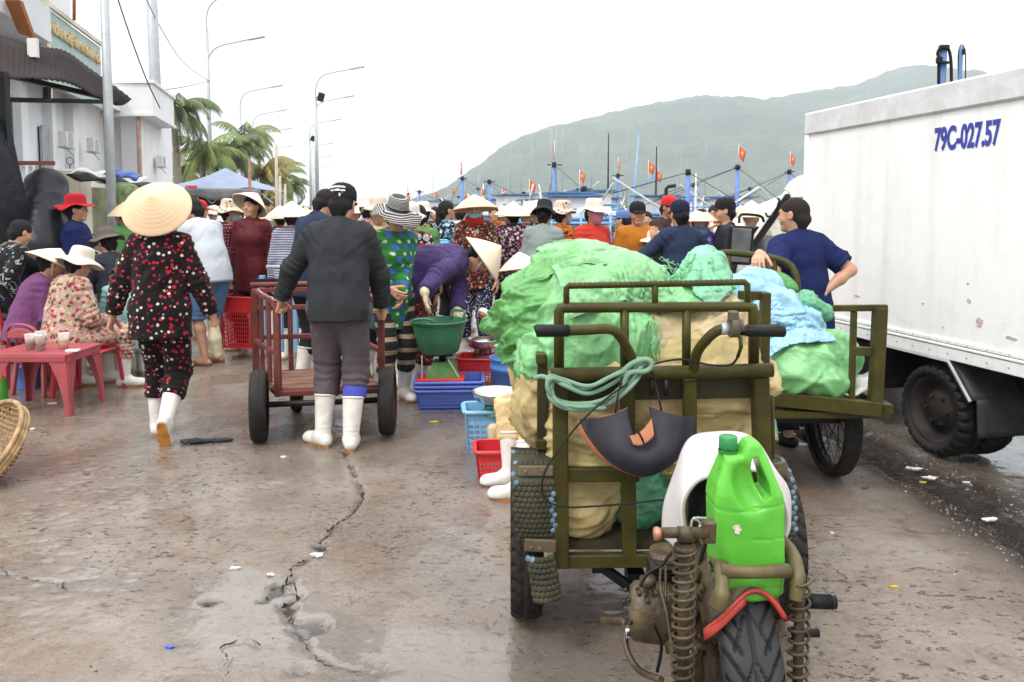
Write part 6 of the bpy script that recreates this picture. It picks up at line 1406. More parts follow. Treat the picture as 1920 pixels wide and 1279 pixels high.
# ---- the load
bag('sack',[cap((.24,2.78,.52),(.25,2.80,.80),.13,.14),cap((.24,2.78,.48),(.25,2.79,.50),.125)],.009,.03,.032,11,BEIGE,'tall beige canvas sack low at the left behind the frame, rounded bottom','sack',sc=5,st=(.6,.6,1.6))
bag('sack',[cap((.16,2.90,.80),(.45,2.86,.86),.13,.15),cap((.12,2.86,.85),(.13,2.84,.90),.07)],.009,.04,.032,12,BEIGE,'beige sack lying across behind the hose coil, bulging left past the post','sack',sc=5)
bag('sack',[cap((.58,2.84,.66),(.75,2.84,.68),.15,.16),cap((.60,2.84,.90),(.76,2.84,.90),.15,.15)],.009,.05,.034,13,BEIGE,'wide beige sack at the right behind the rubber guard','sack',sc=5,st=(.7,.7,1.6))
bag('sack',[cap((.50,2.90,1.02),(.74,2.90,1.03),.13,.14),cap((.46,2.86,1.12),(.56,2.85,1.10),.055,.06),cap((.58,2.90,1.14),(.76,2.92,1.15),.055,.06)],.008,.035,.030,14,CREAMC,'topmost cream sack with frayed tied mouth behind the right handlebar','sack',sc=5.5)
bag('sack',[cap((.45,2.80,.46),(.47,2.82,.70),.095,.10)],.008,.03,.014,15,MINT,'mint green bag low between the rear posts beside the saddle cover','sack',sc=7)
bag('sack',[cap((.86,2.95,.62),(.90,3.0,.66),.10,.10)],.008,.03,.014,16,MINT,'mint green bag bulging out right of the tricycle right post','sack',sc=7)
bag('sack',[ell((.145,3.12,1.10),[.195,.26,.20]),ell((.27,3.14,1.23),[.20,.2,.135]),ell((.16,3.02,.97),[.12,.14,.10])],.006,.06,.040,21,GRN,'darker green bulging bag hanging over the left side of the load','sack',sc=4.2,st=(.45,1,1.9),fine=.3)
bag('sack',[ell((.27,2.90,1.07),[.20,.17,.22]),cap((.13,2.84,.98),(.42,2.86,1.00),.11,.10),ell((.36,2.98,1.22),[.20,.17,.12])],.006,.05,.042,22,GRNL,'pale green crumpled bag right behind the left handlebar','sack',sc=4.6,st=(1,1,.8))
SHEETS=True
bag('sack',[cap((.70,3.02,1.15),(.73,3.02,1.31),.10,.055),cap((.78,3.02,1.12),(.80,3.0,1.22),.06,.04),cap((.60,2.98,1.17),(.72,2.98,1.13),.06,.07)],.0075,.03,.020,24,bagmat('pale_mint_woven_plastic',(.17,.47,.28)),'upright pale mint bag standing at the right end of the load','sack',sc=5.5)
bag('sack',[cap((.20,3.45,.80),(.78,3.45,.82),.20,.20),cap((.25,3.45,1.08),(.70,3.40,1.06),.17,.16)],.012,.05,.014,25,BEIGE,'large beige sack deep inside the tricycle bed under the green bags','sack',sc=4)
LOADP=[ell((.145,3.12,1.10),[.195,.26,.20]),ell((.27,3.14,1.23),[.20,.2,.135]),ell((.27,2.90,1.07),[.20,.17,.22]),ell((.36,2.98,1.22),[.20,.17,.12]),cap((.50,2.90,1.02),(.74,2.90,1.03),.13,.14),cap((.56,2.90,1.14),(.76,2.92,1.15),.055,.06),cap((.2,3.3,1.0),(.8,3.3,1.0),.2,.2),cap((.70,3.02,1.15),(.73,3.02,1.27),.10,.055),cap((1.50,4.2,.70),(1.72,4.25,.72),.16,.14),cap((1.42,4.35,.92),(1.58,4.35,.86),.12,.12),cap((1.24,4.5,1.05),(1.42,4.5,1.08),.09,.10),cap((1.66,4.45,.98),(1.74,4.45,.94),.085,.07)]
INF=[ell(p[1],p[2]+.016) if p[0]=='e' else cap(p[1],p[2],p[3]+.016,p[4]+.016) for p in LOADP]
SH_=drape([(.62,.60,58,54,(.40,3.00,1.46),(R(-10),R(3),R(14)),.1),(.34,.30,32,28,(.24,3.02,1.44),(R(-8),R(-10),R(-20)),.0),(.40,.36,38,34,(1.44,4.30,1.14),(R(-15),R(6),R(25)),.2),(.44,.34,38,32,(1.60,4.14,.96),(R(-20),R(10),R(-10)),.1),(.30,.34,30,32,(.70,2.98,1.42),(R(12),R(-8),R(40)),.2)],INF,32)
for (v,q),(mt,lb,sd) in zip(SH_,((GRNL,'pale green plastic sheet draped over the top of the tricycle load',3),(GRN,'short darker green sheet folded on the upper left of the load',4),(LBLUE,'light blue plastic sheet draped over sacks on the second tricycle',5),(GRNL,'light green sheet spread over the near sack of the second tricycle',6),(bagmat('pale_mint_woven_plastic',(.17,.47,.28)),'pale mint sheet crumpled over the right end of the load',7))):
    sheet_obj('plastic_sheet',v,q,mt,lb,'plastic sheet',.010,sd)
m=MB(); rf=random.Random(8)
for k in range(46):
    a=P(1195+rf.uniform(0,110),488+rf.uniform(-6,40),2.93)+V(0,rf.uniform(-.03,.05),0); p=[a]
    for j in range(4): p.append(p[-1]+V(rf.uniform(-.014,.022),rf.uniform(-.012,.006),rf.uniform(-.016,.006)))
    m.tube(spline(p,3),.0016,4)
m.solo('frayed_threads',GRNL,'tuft of frayed pale green threads on the edge of the top bag','threads')
m=MB()
for k in range(12):
    a=P(1225+rf.uniform(-6,14),598+rf.uniform(-6,10),2.72); m.tube(spline([a,a+V(rf.uniform(-.02,.01),-.02,-.04),a+V(rf.uniform(-.025,.0),-.02,-.09),a+V(rf.uniform(-.02,.02),-.01,-.14)],4),.0016,4)
m.solo('green_tie_string',GRNL,'thin green strings tying the mouth of the cream sack','string')
# ---------------------------------------------------------------- second cargo tricycle
t2=thing('cargo_tricycle','second olive tricycle loaded with blue and green plastic beside the white truck','cargo tricycle',(1.6,4.5,0))
m=MB(); m.bar(P(1425,744,4.08),P(1652,768,3.95),.05,.075,bev=.004,up=(0,0,1)); m.obj('bed_edge_rail',OLIVE,t2)
m=MB(); m.bar(P(1650,577,4.0),P(1640,772,3.97),.06,bev=.004); m.obj('frame_post',OLIVE,t2)
m=MB(); m.bar(P(1562,578,4.06),P(1664,577,4.0),.035,.032,bev=.003,up=(0,0,1)); m.obj('frame_rail',OLIVE,t2)
m=MB(); m.bar(P(1601,584,4.04),P(1596,755,4.02),.028,bev=.003); m.obj('frame_post',OLIVE,t2)
m=MB(); m.bar(P(1598,658,4.03),P(1640,660,4.0),.028,.045,bev=.003,up=(0,0,1)); m.obj('frame_rail',OLIVE,t2)
m=MB(); m.tube(spline([P(1332,560,4.75),P(1333,500,4.75),P(1340,482,4.75),P(1362,474,4.74),P(1430,481,4.70),P(1470,490,4.66),P(1488,506,4.63),P(1495,535,4.6),P(1495,585,4.6)],6),.020,12); m.tube([P(1366,476,4.74),P(1366,560,4.74)],.017,10); m.tube([P(1452,486,4.68),P(1451,570,4.68)],.017,10); m.obj('rear_arch_rail',OLIVE,t2)
m=MB(); m.bar(V(1.92,4.0,.50),V(1.95,5.3,.50),.05); m.box((1.5,4.65,.47),(.86,1.3,.03)); m.bar(V(1.08,4.1,.50),V(1.08,5.3,.50),.05); m.obj('bed_frame',OLIVE,t2)
tyre(t2,(1.83,4.50,.335),.335,.095,kind='block',rim=('spoke',BLACK),nt=200); tyre(t2,(1.12,4.50,.335),.335,.095,kind='block',rim=('spoke',BLACK),nt=200)
m=MB(); m.cyl((1.05,4.5,.335),(1.9,4.5,.335),.03); m.box((1.45,4.45,.38),(.7,.3,.06)); m.box(P(1600,790,4.3),(.05,.03,.07),bev=.01); m.obj('axle',BLACK,t2)
bag('sack',[cap((1.50,4.2,.70),(1.72,4.25,.72),.16,.14),ell((1.62,4.2,.62),[.18,.16,.10])],.010,.04,.034,31,GRNL,'large light green crumpled bag at the near right of the second tricycle','sack',sc=4.5)
bag('sack',[cap((1.42,4.35,.92),(1.58,4.35,.86),.12,.12),ell((1.45,4.35,1.0),[.12,.12,.09])],.010,.04,.034,32,LBLUE,'light blue crumpled plastic sack in the middle of the second tricycle','sack',sc=5)
bag('sack',[cap((1.66,4.45,.98),(1.74,4.45,.94),.085,.07)],.009,.03,.018,33,MINT,'small mint green bag next to the frame top of the second tricycle','sack',sc=6)
bag('sack',[cap((1.24,4.5,1.05),(1.42,4.5,1.08),.09,.10),cap((1.36,4.5,1.12),(1.46,4.5,1.06),.07)],.009,.03,.020,34,LBLUE,'pale blue plastic bundle under the hand of the navy shirted man','sack',sc=6)
bag('sack',[cap((1.52,4.62,1.08),(1.60,4.62,1.05),.085,.07)],.009,.03,.020,35,GRN,'dark green crumpled bag beside the arched rail','sack',sc=6)
bag('sack',[cap((1.30,4.40,.88),(1.34,4.40,.74),.12,.14)],.009,.03,.022,36,GRN,'green bag squeezed behind the beige sacks in the second tricycle','sack',sc=6)
bag('sack',[cap((1.30,4.14,.66),(1.34,4.12,.66),.06,.06),cap((1.27,4.12,.60),(1.50,4.10,.54),.04,.03),cap((1.30,4.10,.54),(1.55,4.08,.53),.03,.03)],.007,.02,.016,37,BLUES,'blue shredded plastic strips spilling over the bed edge','plastic strips',sc=12)
bag('sack',[cap((1.44,4.10,.66),(1.60,4.06,.54),.030,.02),cap((1.42,4.12,.62),(1.56,4.08,.54),.03,.02)],.006,.02,.008,38,KHAKI,'folded khaki canvas strip on the bed edge','canvas',sc=8)
m=MB(); 
def wsf(u,v): a=P(1562+u*72,742-u*6-v*(44-12*(1-u)),4.02+.22*v); return a+V(0,0,.012*math.sin(u*9+v*4)+.01*math.sin(v*12))
m.grid(wsf,16,12,thick=.006); m.solo('plastic_sheet',WSHT,'dirty white plastic sheet flat on the bed corner','plastic sheet')
v,q=sdf([ell(P(1440,690,4.25),[.07,.08,.12])],.01,.02); v=crumple(v,q,.01,3,6); o=link('white_bundle',fast_mesh('white_bundle',v,q),WSHT); tag(o,'round white bundle beside the right post of the first tricycle','bundle')
bag('sack',[cap(P(1470,478,4.9)+V(-.02,0,-.05),P(1500,480,4.9)+V(0,0,-.06),.05)],.009,.03,.01,39,WSHT,'white plastic bag at the waist of the navy shirted man','bag',sc=6) if False else None
# ---------------------------------------------------------------- box truck
TD=V(-.1975,.980,0).normalized(); TNn=V(TD.y,-TD.x,0)   # forward, right
def TK(f,r,z): return V(2.29,6.24,0)+TD*f+TNn*r+V(0,0,z)
tk=thing('box_truck','white box truck with blue plate number lettered on its side at right','truck',TK(-1.5,.8,0))
TM=Matrix((TNn,TD,V(0,0,1))).transposed()
t=NT('white_truck_panel'); z_=t.sep()[2]
st_=t.ramp(t.noise(3.2,5,.6,vec=t.mapping((2.2,2.2,.22))),[(.50,0.),(.72,.55)]); lo_g=t.ramp(z_,[(.62,1.),(1.0,.25)]); lo2=t.ramp(t.noise(9,6,.7),[(.48,0.),(.66,1.)])
c=t.mix(st_,(.86,.86,.85),(.70,.68,.64)); c=t.mix(t.math('MULTIPLY',t.math('MULTIPLY',lo_g,lo2),.35),c,(.50,.42,.34)); t.col(c); t.set(Roughness=.36); t.bump(t.noise(1.6,3),.01,.35); WT=t.m; ALU=pm('aluminium_trim',(.70,.71,.72),.4,.15,var=.1,vs=5,dirt=(.4,.38,.34),ds=8,da=.4)
def tb(m,f0,f1,r0,r1,z0,z1,bev=.004): return m.box(TK((f0+f1)/2,(r0+r1)/2,(z0+z1)/2),(abs(r1-r0),abs(f1-f0),abs(z1-z0)),TM,bev=bev)
m=MB(); tb(m,-3.6,0,0,1.65,.74,2.25); bx=m.obj('cargo_box',WT,tk)
m=MB()
for k in range(24):
    p=TK(-.08-.15*k,-.013,.738); m.lathe([(.006,0),(.005,.003),(0,.004)],p,8,axis=-TNn); p=TK(-.08-.15*k,-.013,.668); m.lathe([(.006,0),(.005,.003),(0,.004)],p,8,axis=-TNn)
m.obj('rivets',GALV,bx)
m=MB(); tb(m,-3.6,.012,-.022,1.67,2.10,2.27,.012); m.obj('roof_trim',ALU,bx)
m=MB(); tb(m,-.045,.015,-.015,.03,.63,2.24,.006); m.obj('corner_trim',WT,bx)
m=MB(); tb(m,-3.6,.01,-.012,1.66,.63,.70,.004); tb(m,-3.6,.01,-.018,1.66,.705,.722,.004); tb(m,-3.6,.01,-.014,1.66,.727,.75,.003); m.obj('lower_trim',WT,bx)
a=P(1747,284,4.85); tt0=None
fpos=lambda px:(lambda u:(lambda f:f)((2.29-u*6.24)/(u*TD.y-TD.x)))((px-960)/F*1.0)
f0=fpos(1746);f1=fpos(1868); za=1.5+ (400-287)/F*(6.24+TD.y*f0); zh=(287-247)/F*(6.24+TD.y*f0)
PN=pm('blue_lettering',(.035,.045,.33),.5,var=.3,vs=30)
to=text('79C-027.57','plate_number',1,(0,0,0),(1,0,0),(0,-1,0),PN,None,.002,bold=.034)
xs_=[v.co.x for v in to.data.vertices];zs_=[v.co.z for v in to.data.vertices]; wx=max(xs_)-min(xs_);wz=max(zs_)-min(zs_); L_=abs(f1-f0)
for v in to.data.vertices: 
    u_=(v.co.x-min(xs_))/wx; z_=(v.co.z-min(zs_))/wz; p=TK(f0+(f1-f0)*u_,-.003+v.co.y*.5,za+z_*zh*1.12); v.co=p-parent_off(bx)
to.parent=bx
rt=random.Random(6)
for (px,py,w_,h_) in ((1822,565,12,16),(1843,605,22,30),(1905,636,40,10),(1610,556,22,6),(1735,570,10,6),(1560,560,8,14),(1818,532,8,6),(1775,615,8,6)):
    f=fpos(px); Yp=6.24+TD.y*f; z=1.5+(400-py)/F*Yp; m=MB(); pts=[]
    for k in range(12): a=2*PI*k/12; r_=rt.uniform(.6,1.1); pts.append(TK(f+r_*math.cos(a)*w_/2*Yp/F*.85,-.003,z+r_*math.sin(a)*h_/2*Yp/F*.7))
    m.prism(pts,(0,0,0),TNn*.002); m.obj('chipped_patch',pm('chipped_paint',(.50,.42,.36),.8,var=.6,vs=90),bx)
m=MB(); tb(m,-3.6,.6,.35,.45,.45,.62); tb(m,-3.6,.6,1.2,1.3,.45,.62); tb(m,-2.6,-2.0,.3,1.35,.25,.34); tb(m,-.9,-.2,.05,.5,.30,.60,.02); m.obj('chassis',pm('black_chassis',(.012,.012,.012),.7,var=.4),tk)
wf=fpos(1752); wx_=TK(wf,.115,.285)
for r_ in (.10,.32,1.32,1.55):
    tyre(tk,TK(wf,r_,.285),.285,.185,kind='truck',rim=('disc',pm('dark_wheel_disc',(.022,.020,.019),.6,var=.5,dirt=(.07,.05,.04),ds=9,da=.4)),yaw=math.atan2(-TD.x,TD.y),nt=208)
MF=pm('black_mudguard',(.03,.03,.033),.5,var=.3,dirt=(.09,.08,.07),ds=6,da=.4)
m=MB(); m.bar(TK(wf-.16,.0,.62),TK(wf-.34,.0,.42),.02,.04); m.grid(lambda u,v:TK(wf-.17-.17*v,.005+.5*u,.62-.20*v),6,6,thick=.01); m.grid(lambda u,v:TK(wf-.345-.02*v,.03+.45*u,.43-.22*v),6,6,thick=.01); m.obj('mudguard',MF,tk)
m=MB(); m.bar(TK(wf-.16,-.006,.625),TK(wf-.345,-.006,.42),.012,.02); m.bar(TK(wf-.16,-.006,.622),TK(wf+.42,-.006,.622),.012,.018); m.bar(TK(wf+.42,-.006,.622),TK(wf+.50,-.006,.40),.012,.03); m.obj('mudguard_edge',ALU,tk)
# cab
cabz=[(.10,.45),(.98,.45),(1.06,.98),(.93,1.10),(.30,1.76),(.10,1.78)]
m=MB(); 
body=[(.10,.42),(1.15,.42),(1.20,.95),(1.10,1.08),(.10,1.08)]
m.prism([TK(f,.02,z) for f,z in body],(0,0,0),TNn*1.45); cb=m.obj('cab_body',WT,tk)
m=MB(); rf_=[(.02,1.62),(.30,1.66),(.42,1.70),(.34,1.76),(.2,1.80),(.02,1.82)]; m.prism([TK(f,.06,z) for f,z in rf_],(0,0,0),TNn*1.38); m.obj('cab_roof',WT,cb)
m=MB(); m.grid(lambda u,v:TK(.04+.30*u,.045,1.63+.06*u*0-.09*v),4,4,thick=.02); m.obj('rain_visor',pm('dark_grey_visor',(.12,.12,.13),.4),cb)
for rr__ in (.03,1.44):
    m=MB(); m.bar(TK(1.08,rr__,1.07),TK(.36,rr__+.03*(1 if rr__<1 else -1),1.66),.05,.055); m.obj('windscreen_pillar',WT,cb)
    m=MB(); m.bar(TK(1.03,rr__-.012 if rr__<1 else rr__+.012,1.06),TK(.32,rr__+.012,1.64),.035,.05); m.bar(TK(.05,rr__,1.09),TK(1.0,rr__,1.09),.03,.03); m.bar(TK(.05,rr__,1.09),TK(.05,rr__,1.62),.03,.03); m.obj('window_seal',BLACK,cb)
t=NT('cab_glass'); t.col((.75,.8,.8)); t.set(Roughness=.02,Transmission_Weight=1.0,IOR=1.1,Alpha=.55); CG=t.m
m=MB(); m.prism([TK(.08,.05,1.10),TK(.98,.05,1.10),TK(.34,.06,1.60),TK(.08,.06,1.60)],(0,0,0),TNn*.004); m.obj('side_window',CG,cb)
m=MB(); m.prism([TK(1.07,.06,1.09),TK(1.07,1.44,1.09),TK(.38,1.40,1.66),TK(.38,.10,1.66)],(0,0,0),TD*.004); m.obj('windscreen',CG,cb)
m=MB(); m.box(P(1388,460,6.72),(.22,.06,.33),(0,.06,.12),bev=.045,seg=4); mr_=m.obj('side_mirror',BLACK,cb)
m=MB(); m.box(P(1388,460,6.72)+V(-.004,-.030,.0),(.175,.012,.285),(0,.06,.12),bev=.004); m.obj('mirror_glass',pm('mirror_glass',(.16,.16,.17),.05,1,var=.3,vs=9),mr_)
m=MB(); m.tube(spline([P(1386,418,6.74),P(1387,406,6.76),P(1395,402,6.78),P(1425,405,6.8),P(1432,415,6.85)],5),.012,8); m.tube(spline([P(1458,372,6.5),P(1461,378,6.45),P(1452,402,6.5),P(1440,406,6.6),P(1436,400,6.65)],5),.010,8); m.obj('mirror_arm',BLACK,mr_)
m=MB(); tb(m,.14,.75,.25,.6,.62,1.15,.05); tb(m,.14,.3,.25,.6,1.0,1.5,.05); tb(m,.14,.75,.85,1.25,.62,1.15,.05); tb(m,.14,.3,.85,1.25,1.0,1.5,.05); m.obj('cab_seat',pm('cab_seat_grey',(.08,.08,.09),.8),cb)
for r_ in (.12,1.36): tyre(tk,TK(.78,r_,.27),.27,.17,kind='smooth',rim=('disc',pm('dark_wheel_disc',(0,0,0))),yaw=math.atan2(-TD.x,TD.y),nt=90)
# blue hoses rising behind the truck
for (px,t_,lb) in ((1770,88,'blue hydraulic mast with black hoses rising left above the truck box'),(1803,84,'thinner blue mast with a wire loop right above the truck box')):
    Y=8.5; r=thing('hydraulic_mast',lb,'mast',(P(px,150,Y).x,Y,0)); a=P(px,t_,Y)
    m=MB(); m.tube([(a.x,Y,0),(a.x-.005,Y,a.z-.02)],.036 if px<1790 else .022,10); m.obj('mast_tube',BB,r)
    m=MB(); 
    if px<1790: m.tube(spline([V(a.x-.04,Y-.05,1.8),P(px-10,130,Y),P(px-12,100,Y),P(px-3,88,Y),P(px+8,92,Y),P(px+13,115,Y),P(px+14,160,Y)],6),.016,8); m.box(P(px-9,113,Y-.05),(.06,.05,.07),bev=.01); m.box(P(px,89,Y-.03),(.10,.06,.05),bev=.01); m.box(P(px+1,118,Y-.02),(.09,.09,.02))
    else: m.tube(spline([P(px-6,150,Y),P(px-6,100,Y),P(px,84,Y),P(px+7,100,Y),P(px+7,150,Y)],6),.006,6); m.box(P(px+4,97,Y-.03),(.03,.03,.06),bev=.005)
    m.obj('hose',BLACK,r)
# ---------------------------------------------------------------- market goods
def at(px,Y,py=520): p=P(px,py,Y); return V(p.x,Y,0)
# red hand cart
ct=thing('hand_cart','rust red steel hand cart with rubber tyres pushed by the man in the grey sweater','hand cart',(-1.4,5.5,0))
A_,B_c,C_c,D_=V(-1.57,5.28,0),V(-.89,5.38,0),V(-1.20,6.0,0),V(-1.90,5.85,0); up=lambda p,z:V(p.x,p.y,z)
for p,zt in ((A_,.90),(B_c,.90),(C_c,.94),(D_,.94)):
    m=MB(); m.bar(up(p,.27),up(p,zt),.042,bev=.003); m.obj('corner_post',RUSTRED,ct)
for a,b,zs in ((A_,D_,(.29,.56,.90)),(D_,C_c,(.31,.58,.80,.93)),(B_c,C_c,(.29,.56,.90)),(A_,B_c,(.29,))):
    for z in zs: m=MB(); m.bar(up(a,z),up(b,z+(.03 if z>.6 and a is A_ or a is B_c and z>.6 else 0)),.034,bev=.003); m.obj('side_rail',RUSTRED,ct)
for f in (.35,.68): 
    m=MB(); p=D_.lerp(C_c,f); m.bar(up(p,.31),up(p,.93),.03,bev=.002); m.obj('upright',RUSTRED,ct)
    m=MB(); p=A_.lerp(D_,f); m.bar(up(p,.29),up(p,.90),.026,bev=.002); m.obj('upright',RUSTRED,ct)
m=MB(); m.tube([up(D_,.97)+V(-.03,0,0),up(C_c,.975)],.02,10); m.obj('push_bar',RUSTRED,ct)
PLK=pm('red_brown_plank',(.20,.085,.055),.7,var=.35,vs=5,dirt=(.30,.20,.15),ds=5,da=.5,bump=.003,bs=30)
for k in range(5):
    f=k/5; m=MB(); a=A_.lerp(D_,f+.01);b=B_c.lerp(C_c,f+.01);c_=B_c.lerp(C_c,f+.19);d_=A_.lerp(D_,f+.19); m.prism([up(a,.305),up(b,.305),up(c_,.305),up(d_,.305)],(0,0,0),(0,0,.02)); m.obj('plank',PLK,ct)
for (c_,R_,w_,yw) in (((-1.665,5.17,.235),.235,.105,14),((-.845,5.33,.23),.23,.105,5),((-1.63,5.95,.15),.15,.08,10),((-1.2,6.1,.15),.15,.08,-8)): tyre(ct,c_,R_,w_,kind='smooth',rim=('disc',RUSTRED),yaw=R(yw),nt=120)
m=MB(); m.cyl((-1.70,5.18,.235),(-.84,5.34,.235),.02); m.obj('axle',BLACK,ct)
m=MB(); m.tube(spline([up(A_,.92)+V(-.25,.4,.04),up(A_,.88)+V(-.1,.2,0),up(A_,.84)+V(0,.03,-.02),up(A_,.90)+V(-.06,.1,.03),up(A_,.86)+V(-.16,.25,.02)],6),.004,5); m.obj('tie_rope',GALV,ct)
# scales and baskets in the centre
bs=at(840,6.02); 
for k in range(3): crate(('lowest','middle','uppermost')[k]+' of three stacked violet blue baskets under the green scale',(bs.x,6.12,.0+k*.032),3,.50,.34,.155,PBLUE,group='stacked violet blue baskets',nx=22,nz=6,t=.005,rimh=.022)
m=MB(); m.box((bs.x-.06,6.08,.232),(.36,.25,.02),bev=.005); pts=[]; m.solo('red_tray',PRED,'flat red tray on the violet blue baskets under the green scale','tray')
sc_=thing('market_scale','green painted market scale carrying the big dark green basket','scale',(bs.x-.05,6.08,.242))
SG=pm('green_scale_paint',(.05,.24,.06),.45,var=.3,vs=12,dirt=(.25,.14,.05),ds=12,da=.6)
m=MB(); m.prism([(-.13,-.09,0),(.13,-.09,0),(.07,-.07,.12),(-.07,-.07,.12)],(0,0,0),(0,.16,0)); m.obj('scale_housing',SG,sc_,False); m=MB(); m.cyl((0,-.0,.12),(0,0,.17),.03,n=12); m.box((0,0,.175),(.16,.16,.012)); m.obj('weighing_plate',BLACK,sc_,False)
m=MB(); m.bar((.13,-.09,.01),(.05,-.10,.15),.02,.01); m.bar((-.15,-.08,0),(-.15,-.08,.18),.01); m.obj('scale_frame',pm('pale_frame',(.4,.45,.35),.6),sc_,False)
bp=P(823,640,6.08); gb=thing('round_basket','big round dark green plastic basket standing on the green scale','basket',(bp.x,6.08,.43))
m=MB(); pr=[(.135,0),(.15,.01),(.185,.13),(.20,.20),(.213,.235),(.225,.24),(.225,.252),(.208,.25)]; m.lathe(pr,n=48); m.lathe([(.208,.25),(.195,.19),(.178,.12),(.14,.015),(0,.012)],n=48); m.lathe([(0,0),(.135,0)],n=48); bo=m.obj('basket_body',PGRN,gb,False)
for s_ in (-1,1): m=MB(); m.tube(spline([V(s_*.10-.07,-.19*1,.24),V(s_*.10-.065,-.205,.275),V(s_*.10,-.21,.285),V(s_*.10+.065,-.205,.275),V(s_*.10+.07,-.19,.24)],5) if s_<0 else spline([V(.08,.17,.25),V(.09,.18,.30),V(.14,.16,.305),V(.19,.12,.30),V(.185,.11,.25)],5),.0105,8); m.obj('handle',PGRN,gb,False)
c1=at(915,4.95); crate('sky blue lattice crate under a steel scale bowl beside the yellow trousers',(c1.x+.0,5.02,0),6,.30,.24,.26,PLB,nx=7,nz=7,t=.008,rimh=.024)
cr=at(925,4.4); crate('bright red plastic basket on the ground by the white boots',(cr.x+.06,4.45,0),2,.32,.22,.175,PRED,nx=14,nz=6,t=.006,rimh=.02)
def pan_scale(label,loc,r_,mat,z0):
    s_=thing('pan_scale',label,'scale',loc); m=MB(); m.lathe([(0,.10+z0),(r_*.55,.10+z0),(r_*.86,.125+z0),(r_*.97,.165+z0),(r_*1.02,.175+z0),(r_*1.02,.18+z0),(r_*.95,.178+z0),(r_*.84,.135+z0),(r_*.5,.108+z0),(0,.106+z0)],n=48); m.obj('steel_bowl',STEEL,s_,False)
    m=MB(); m.lathe([(r_*.8,0),(r_*.75,.02),(r_*.3,.03),(0,.032)],n=20,sx=.9,sy=.6); m.bar((-.07,0,.02),(-.06,0,.10+z0),.012); m.bar((.07,0,.02),(.06,0,.10+z0),.012); m.bar((-.07,0,.05),(.07,0,.05),.012); m.cyl((0,-.02,.02),(0,-.02,.06),.03,n=14); m.obj('scale_base',mat,s_,False); return s_
pan_scale('shiny steel bowl scale on the sky blue crate',P(930,750,4.95)*1-V(0,0,P(930,750,4.95).z-.235),.152,SG,-.03)
crate('tall red crate behind the violet blue baskets with a scale bowl on it',(at(895,6.35).x,6.45,0),-3,.30,.28,.33,PRED,nx=12,nz=9,t=.006)
pan_scale('red brown scale bowl on the tall red crate',(at(902,6.35).x+.01,6.42,.33),.14,pm('dark_red_scale',(.12,.03,.03),.5),-.03)
def bucket(label,loc,r_,h,mat,lid=None):
    b=thing('plastic_bucket',label,'bucket',loc); m=MB(); m.lathe([(0,0),(r_*.84,0),(r_*.86,.01),(r_*.965,h*.80),(r_*1.01,h*.805),(r_*1.01,h*.86),(r_*.985,h*.87),(r_,h*.96),(r_*1.04,h*.965),(r_*1.04,h),(r_*.96,h),(r_*.82,.015),(0,.015)],n=48); m.obj('bucket_body',mat,b,False)
    if lid: m=MB(); m.lathe([(r_*.7,h*.9),(r_*.8,h*1.16),(r_*.83,h*1.17),(r_*.78,h*1.16),(r_*.66,h*.9)],n=40); m.obj('tub_inside',lid,b,False)
    return b
bucket('large blue bucket left of the tricycle with a pale green tub inside',(at(962,5.6).x,5.68,0),.165,.47,PBKT,pm('pale_green_tub',(.20,.50,.26),.4)); bucket('small white bucket far behind the green scale',(at(858,7.0).x,7.0,0),.11,.28,WHP)
m=MB(); v,q=sdf([cap(P(925,805,4.78),P(926,830,4.76),.035,.032),cap(P(948,803,4.78),P(948,828,4.76),.03)],.007,.02); v=folds(v,q,.004,2); tag(link('rubber_glove',fast_mesh('rubber_glove',v,q),CREAMC),'beige rubber gloves hung over the edge of the sky blue crate','gloves')
crate('large red lattice crate held upright beside the plaid shirted woman',(at(455,8.25).x,8.25,.12),-12,.36,.32,.52,PRED,nx=14,nz=12,t=.006)
o=crate('light blue basket carried upright by the ponytailed woman',(at(822,8.6,460).x,8.6,1.0),8,.24,.30,.24,PLB,nx=6,nz=5,t=.008); o.rotation_euler=(R(-80),0,R(8))
# plastic table, cups, chairs
tb_=thing('plastic_table','rose red plastic table with three drink cups on it','table',at(100,6.0)+V(-.1,0,0)); TX=P(98,650,6.05).x; tb_.location=(TX-.05,6.06,0); tb_.scale=(.92,.95,1.0)
m=MB(); m.box((0,0,.455),(.66,.50,.022),bev=.009,seg=2); m.obj('table_top',PROSE,tb_,False)
m=MB(); m.box((0,-.245,.425),(.60,.02,.05),bev=.004); m.box((0,.245,.425),(.60,.02,.05)); m.box((-.315,0,.425),(.02,.47,.05)); m.box((.315,0,.425),(.02,.47,.05)); m.obj('apron',PROSE,tb_,False)
for sx_ in (-1,1):
    for sy in (-1,1):
        m=MB(); n_=10
        for i in range(1): pass
        def lg(t,s1): z=.45*(1-t); w_=.085*(1-t)**2.2+.030; return z,w_
        pts=[lg(i/n_,1) for i in range(n_+1)]
        m.prism([(sx_*(.30+.03*(1-z/.45)-(w_ if False else 0)),sy*(.245+.02*(1-z/.45)),z) for z,w_ in pts]+[(sx_*(.30+.03*(1-z/.45)-w_*1.5),sy*(.245+.02*(1-z/.45)),z) for z,w_ in pts[::-1]],(0,0,0),(0,-sy*.008,0))
        m.prism([(sx_*(.31+.03*(1-z/.45)),sy*(.24+.02*(1-z/.45)),z) for z,w_ in pts]+[(sx_*(.31+.03*(1-z/.45)),sy*(.24+.02*(1-z/.45)-w_*1.3),z) for z,w_ in pts[::-1]],(0,0,0),(-sx_*.008,0,0)); m.obj('leg',PROSE,tb_,False)
t=NT('clear_cup'); t.col((.92,.93,.93)); t.set(Roughness=.08,Alpha=.30); CUPM=t.m
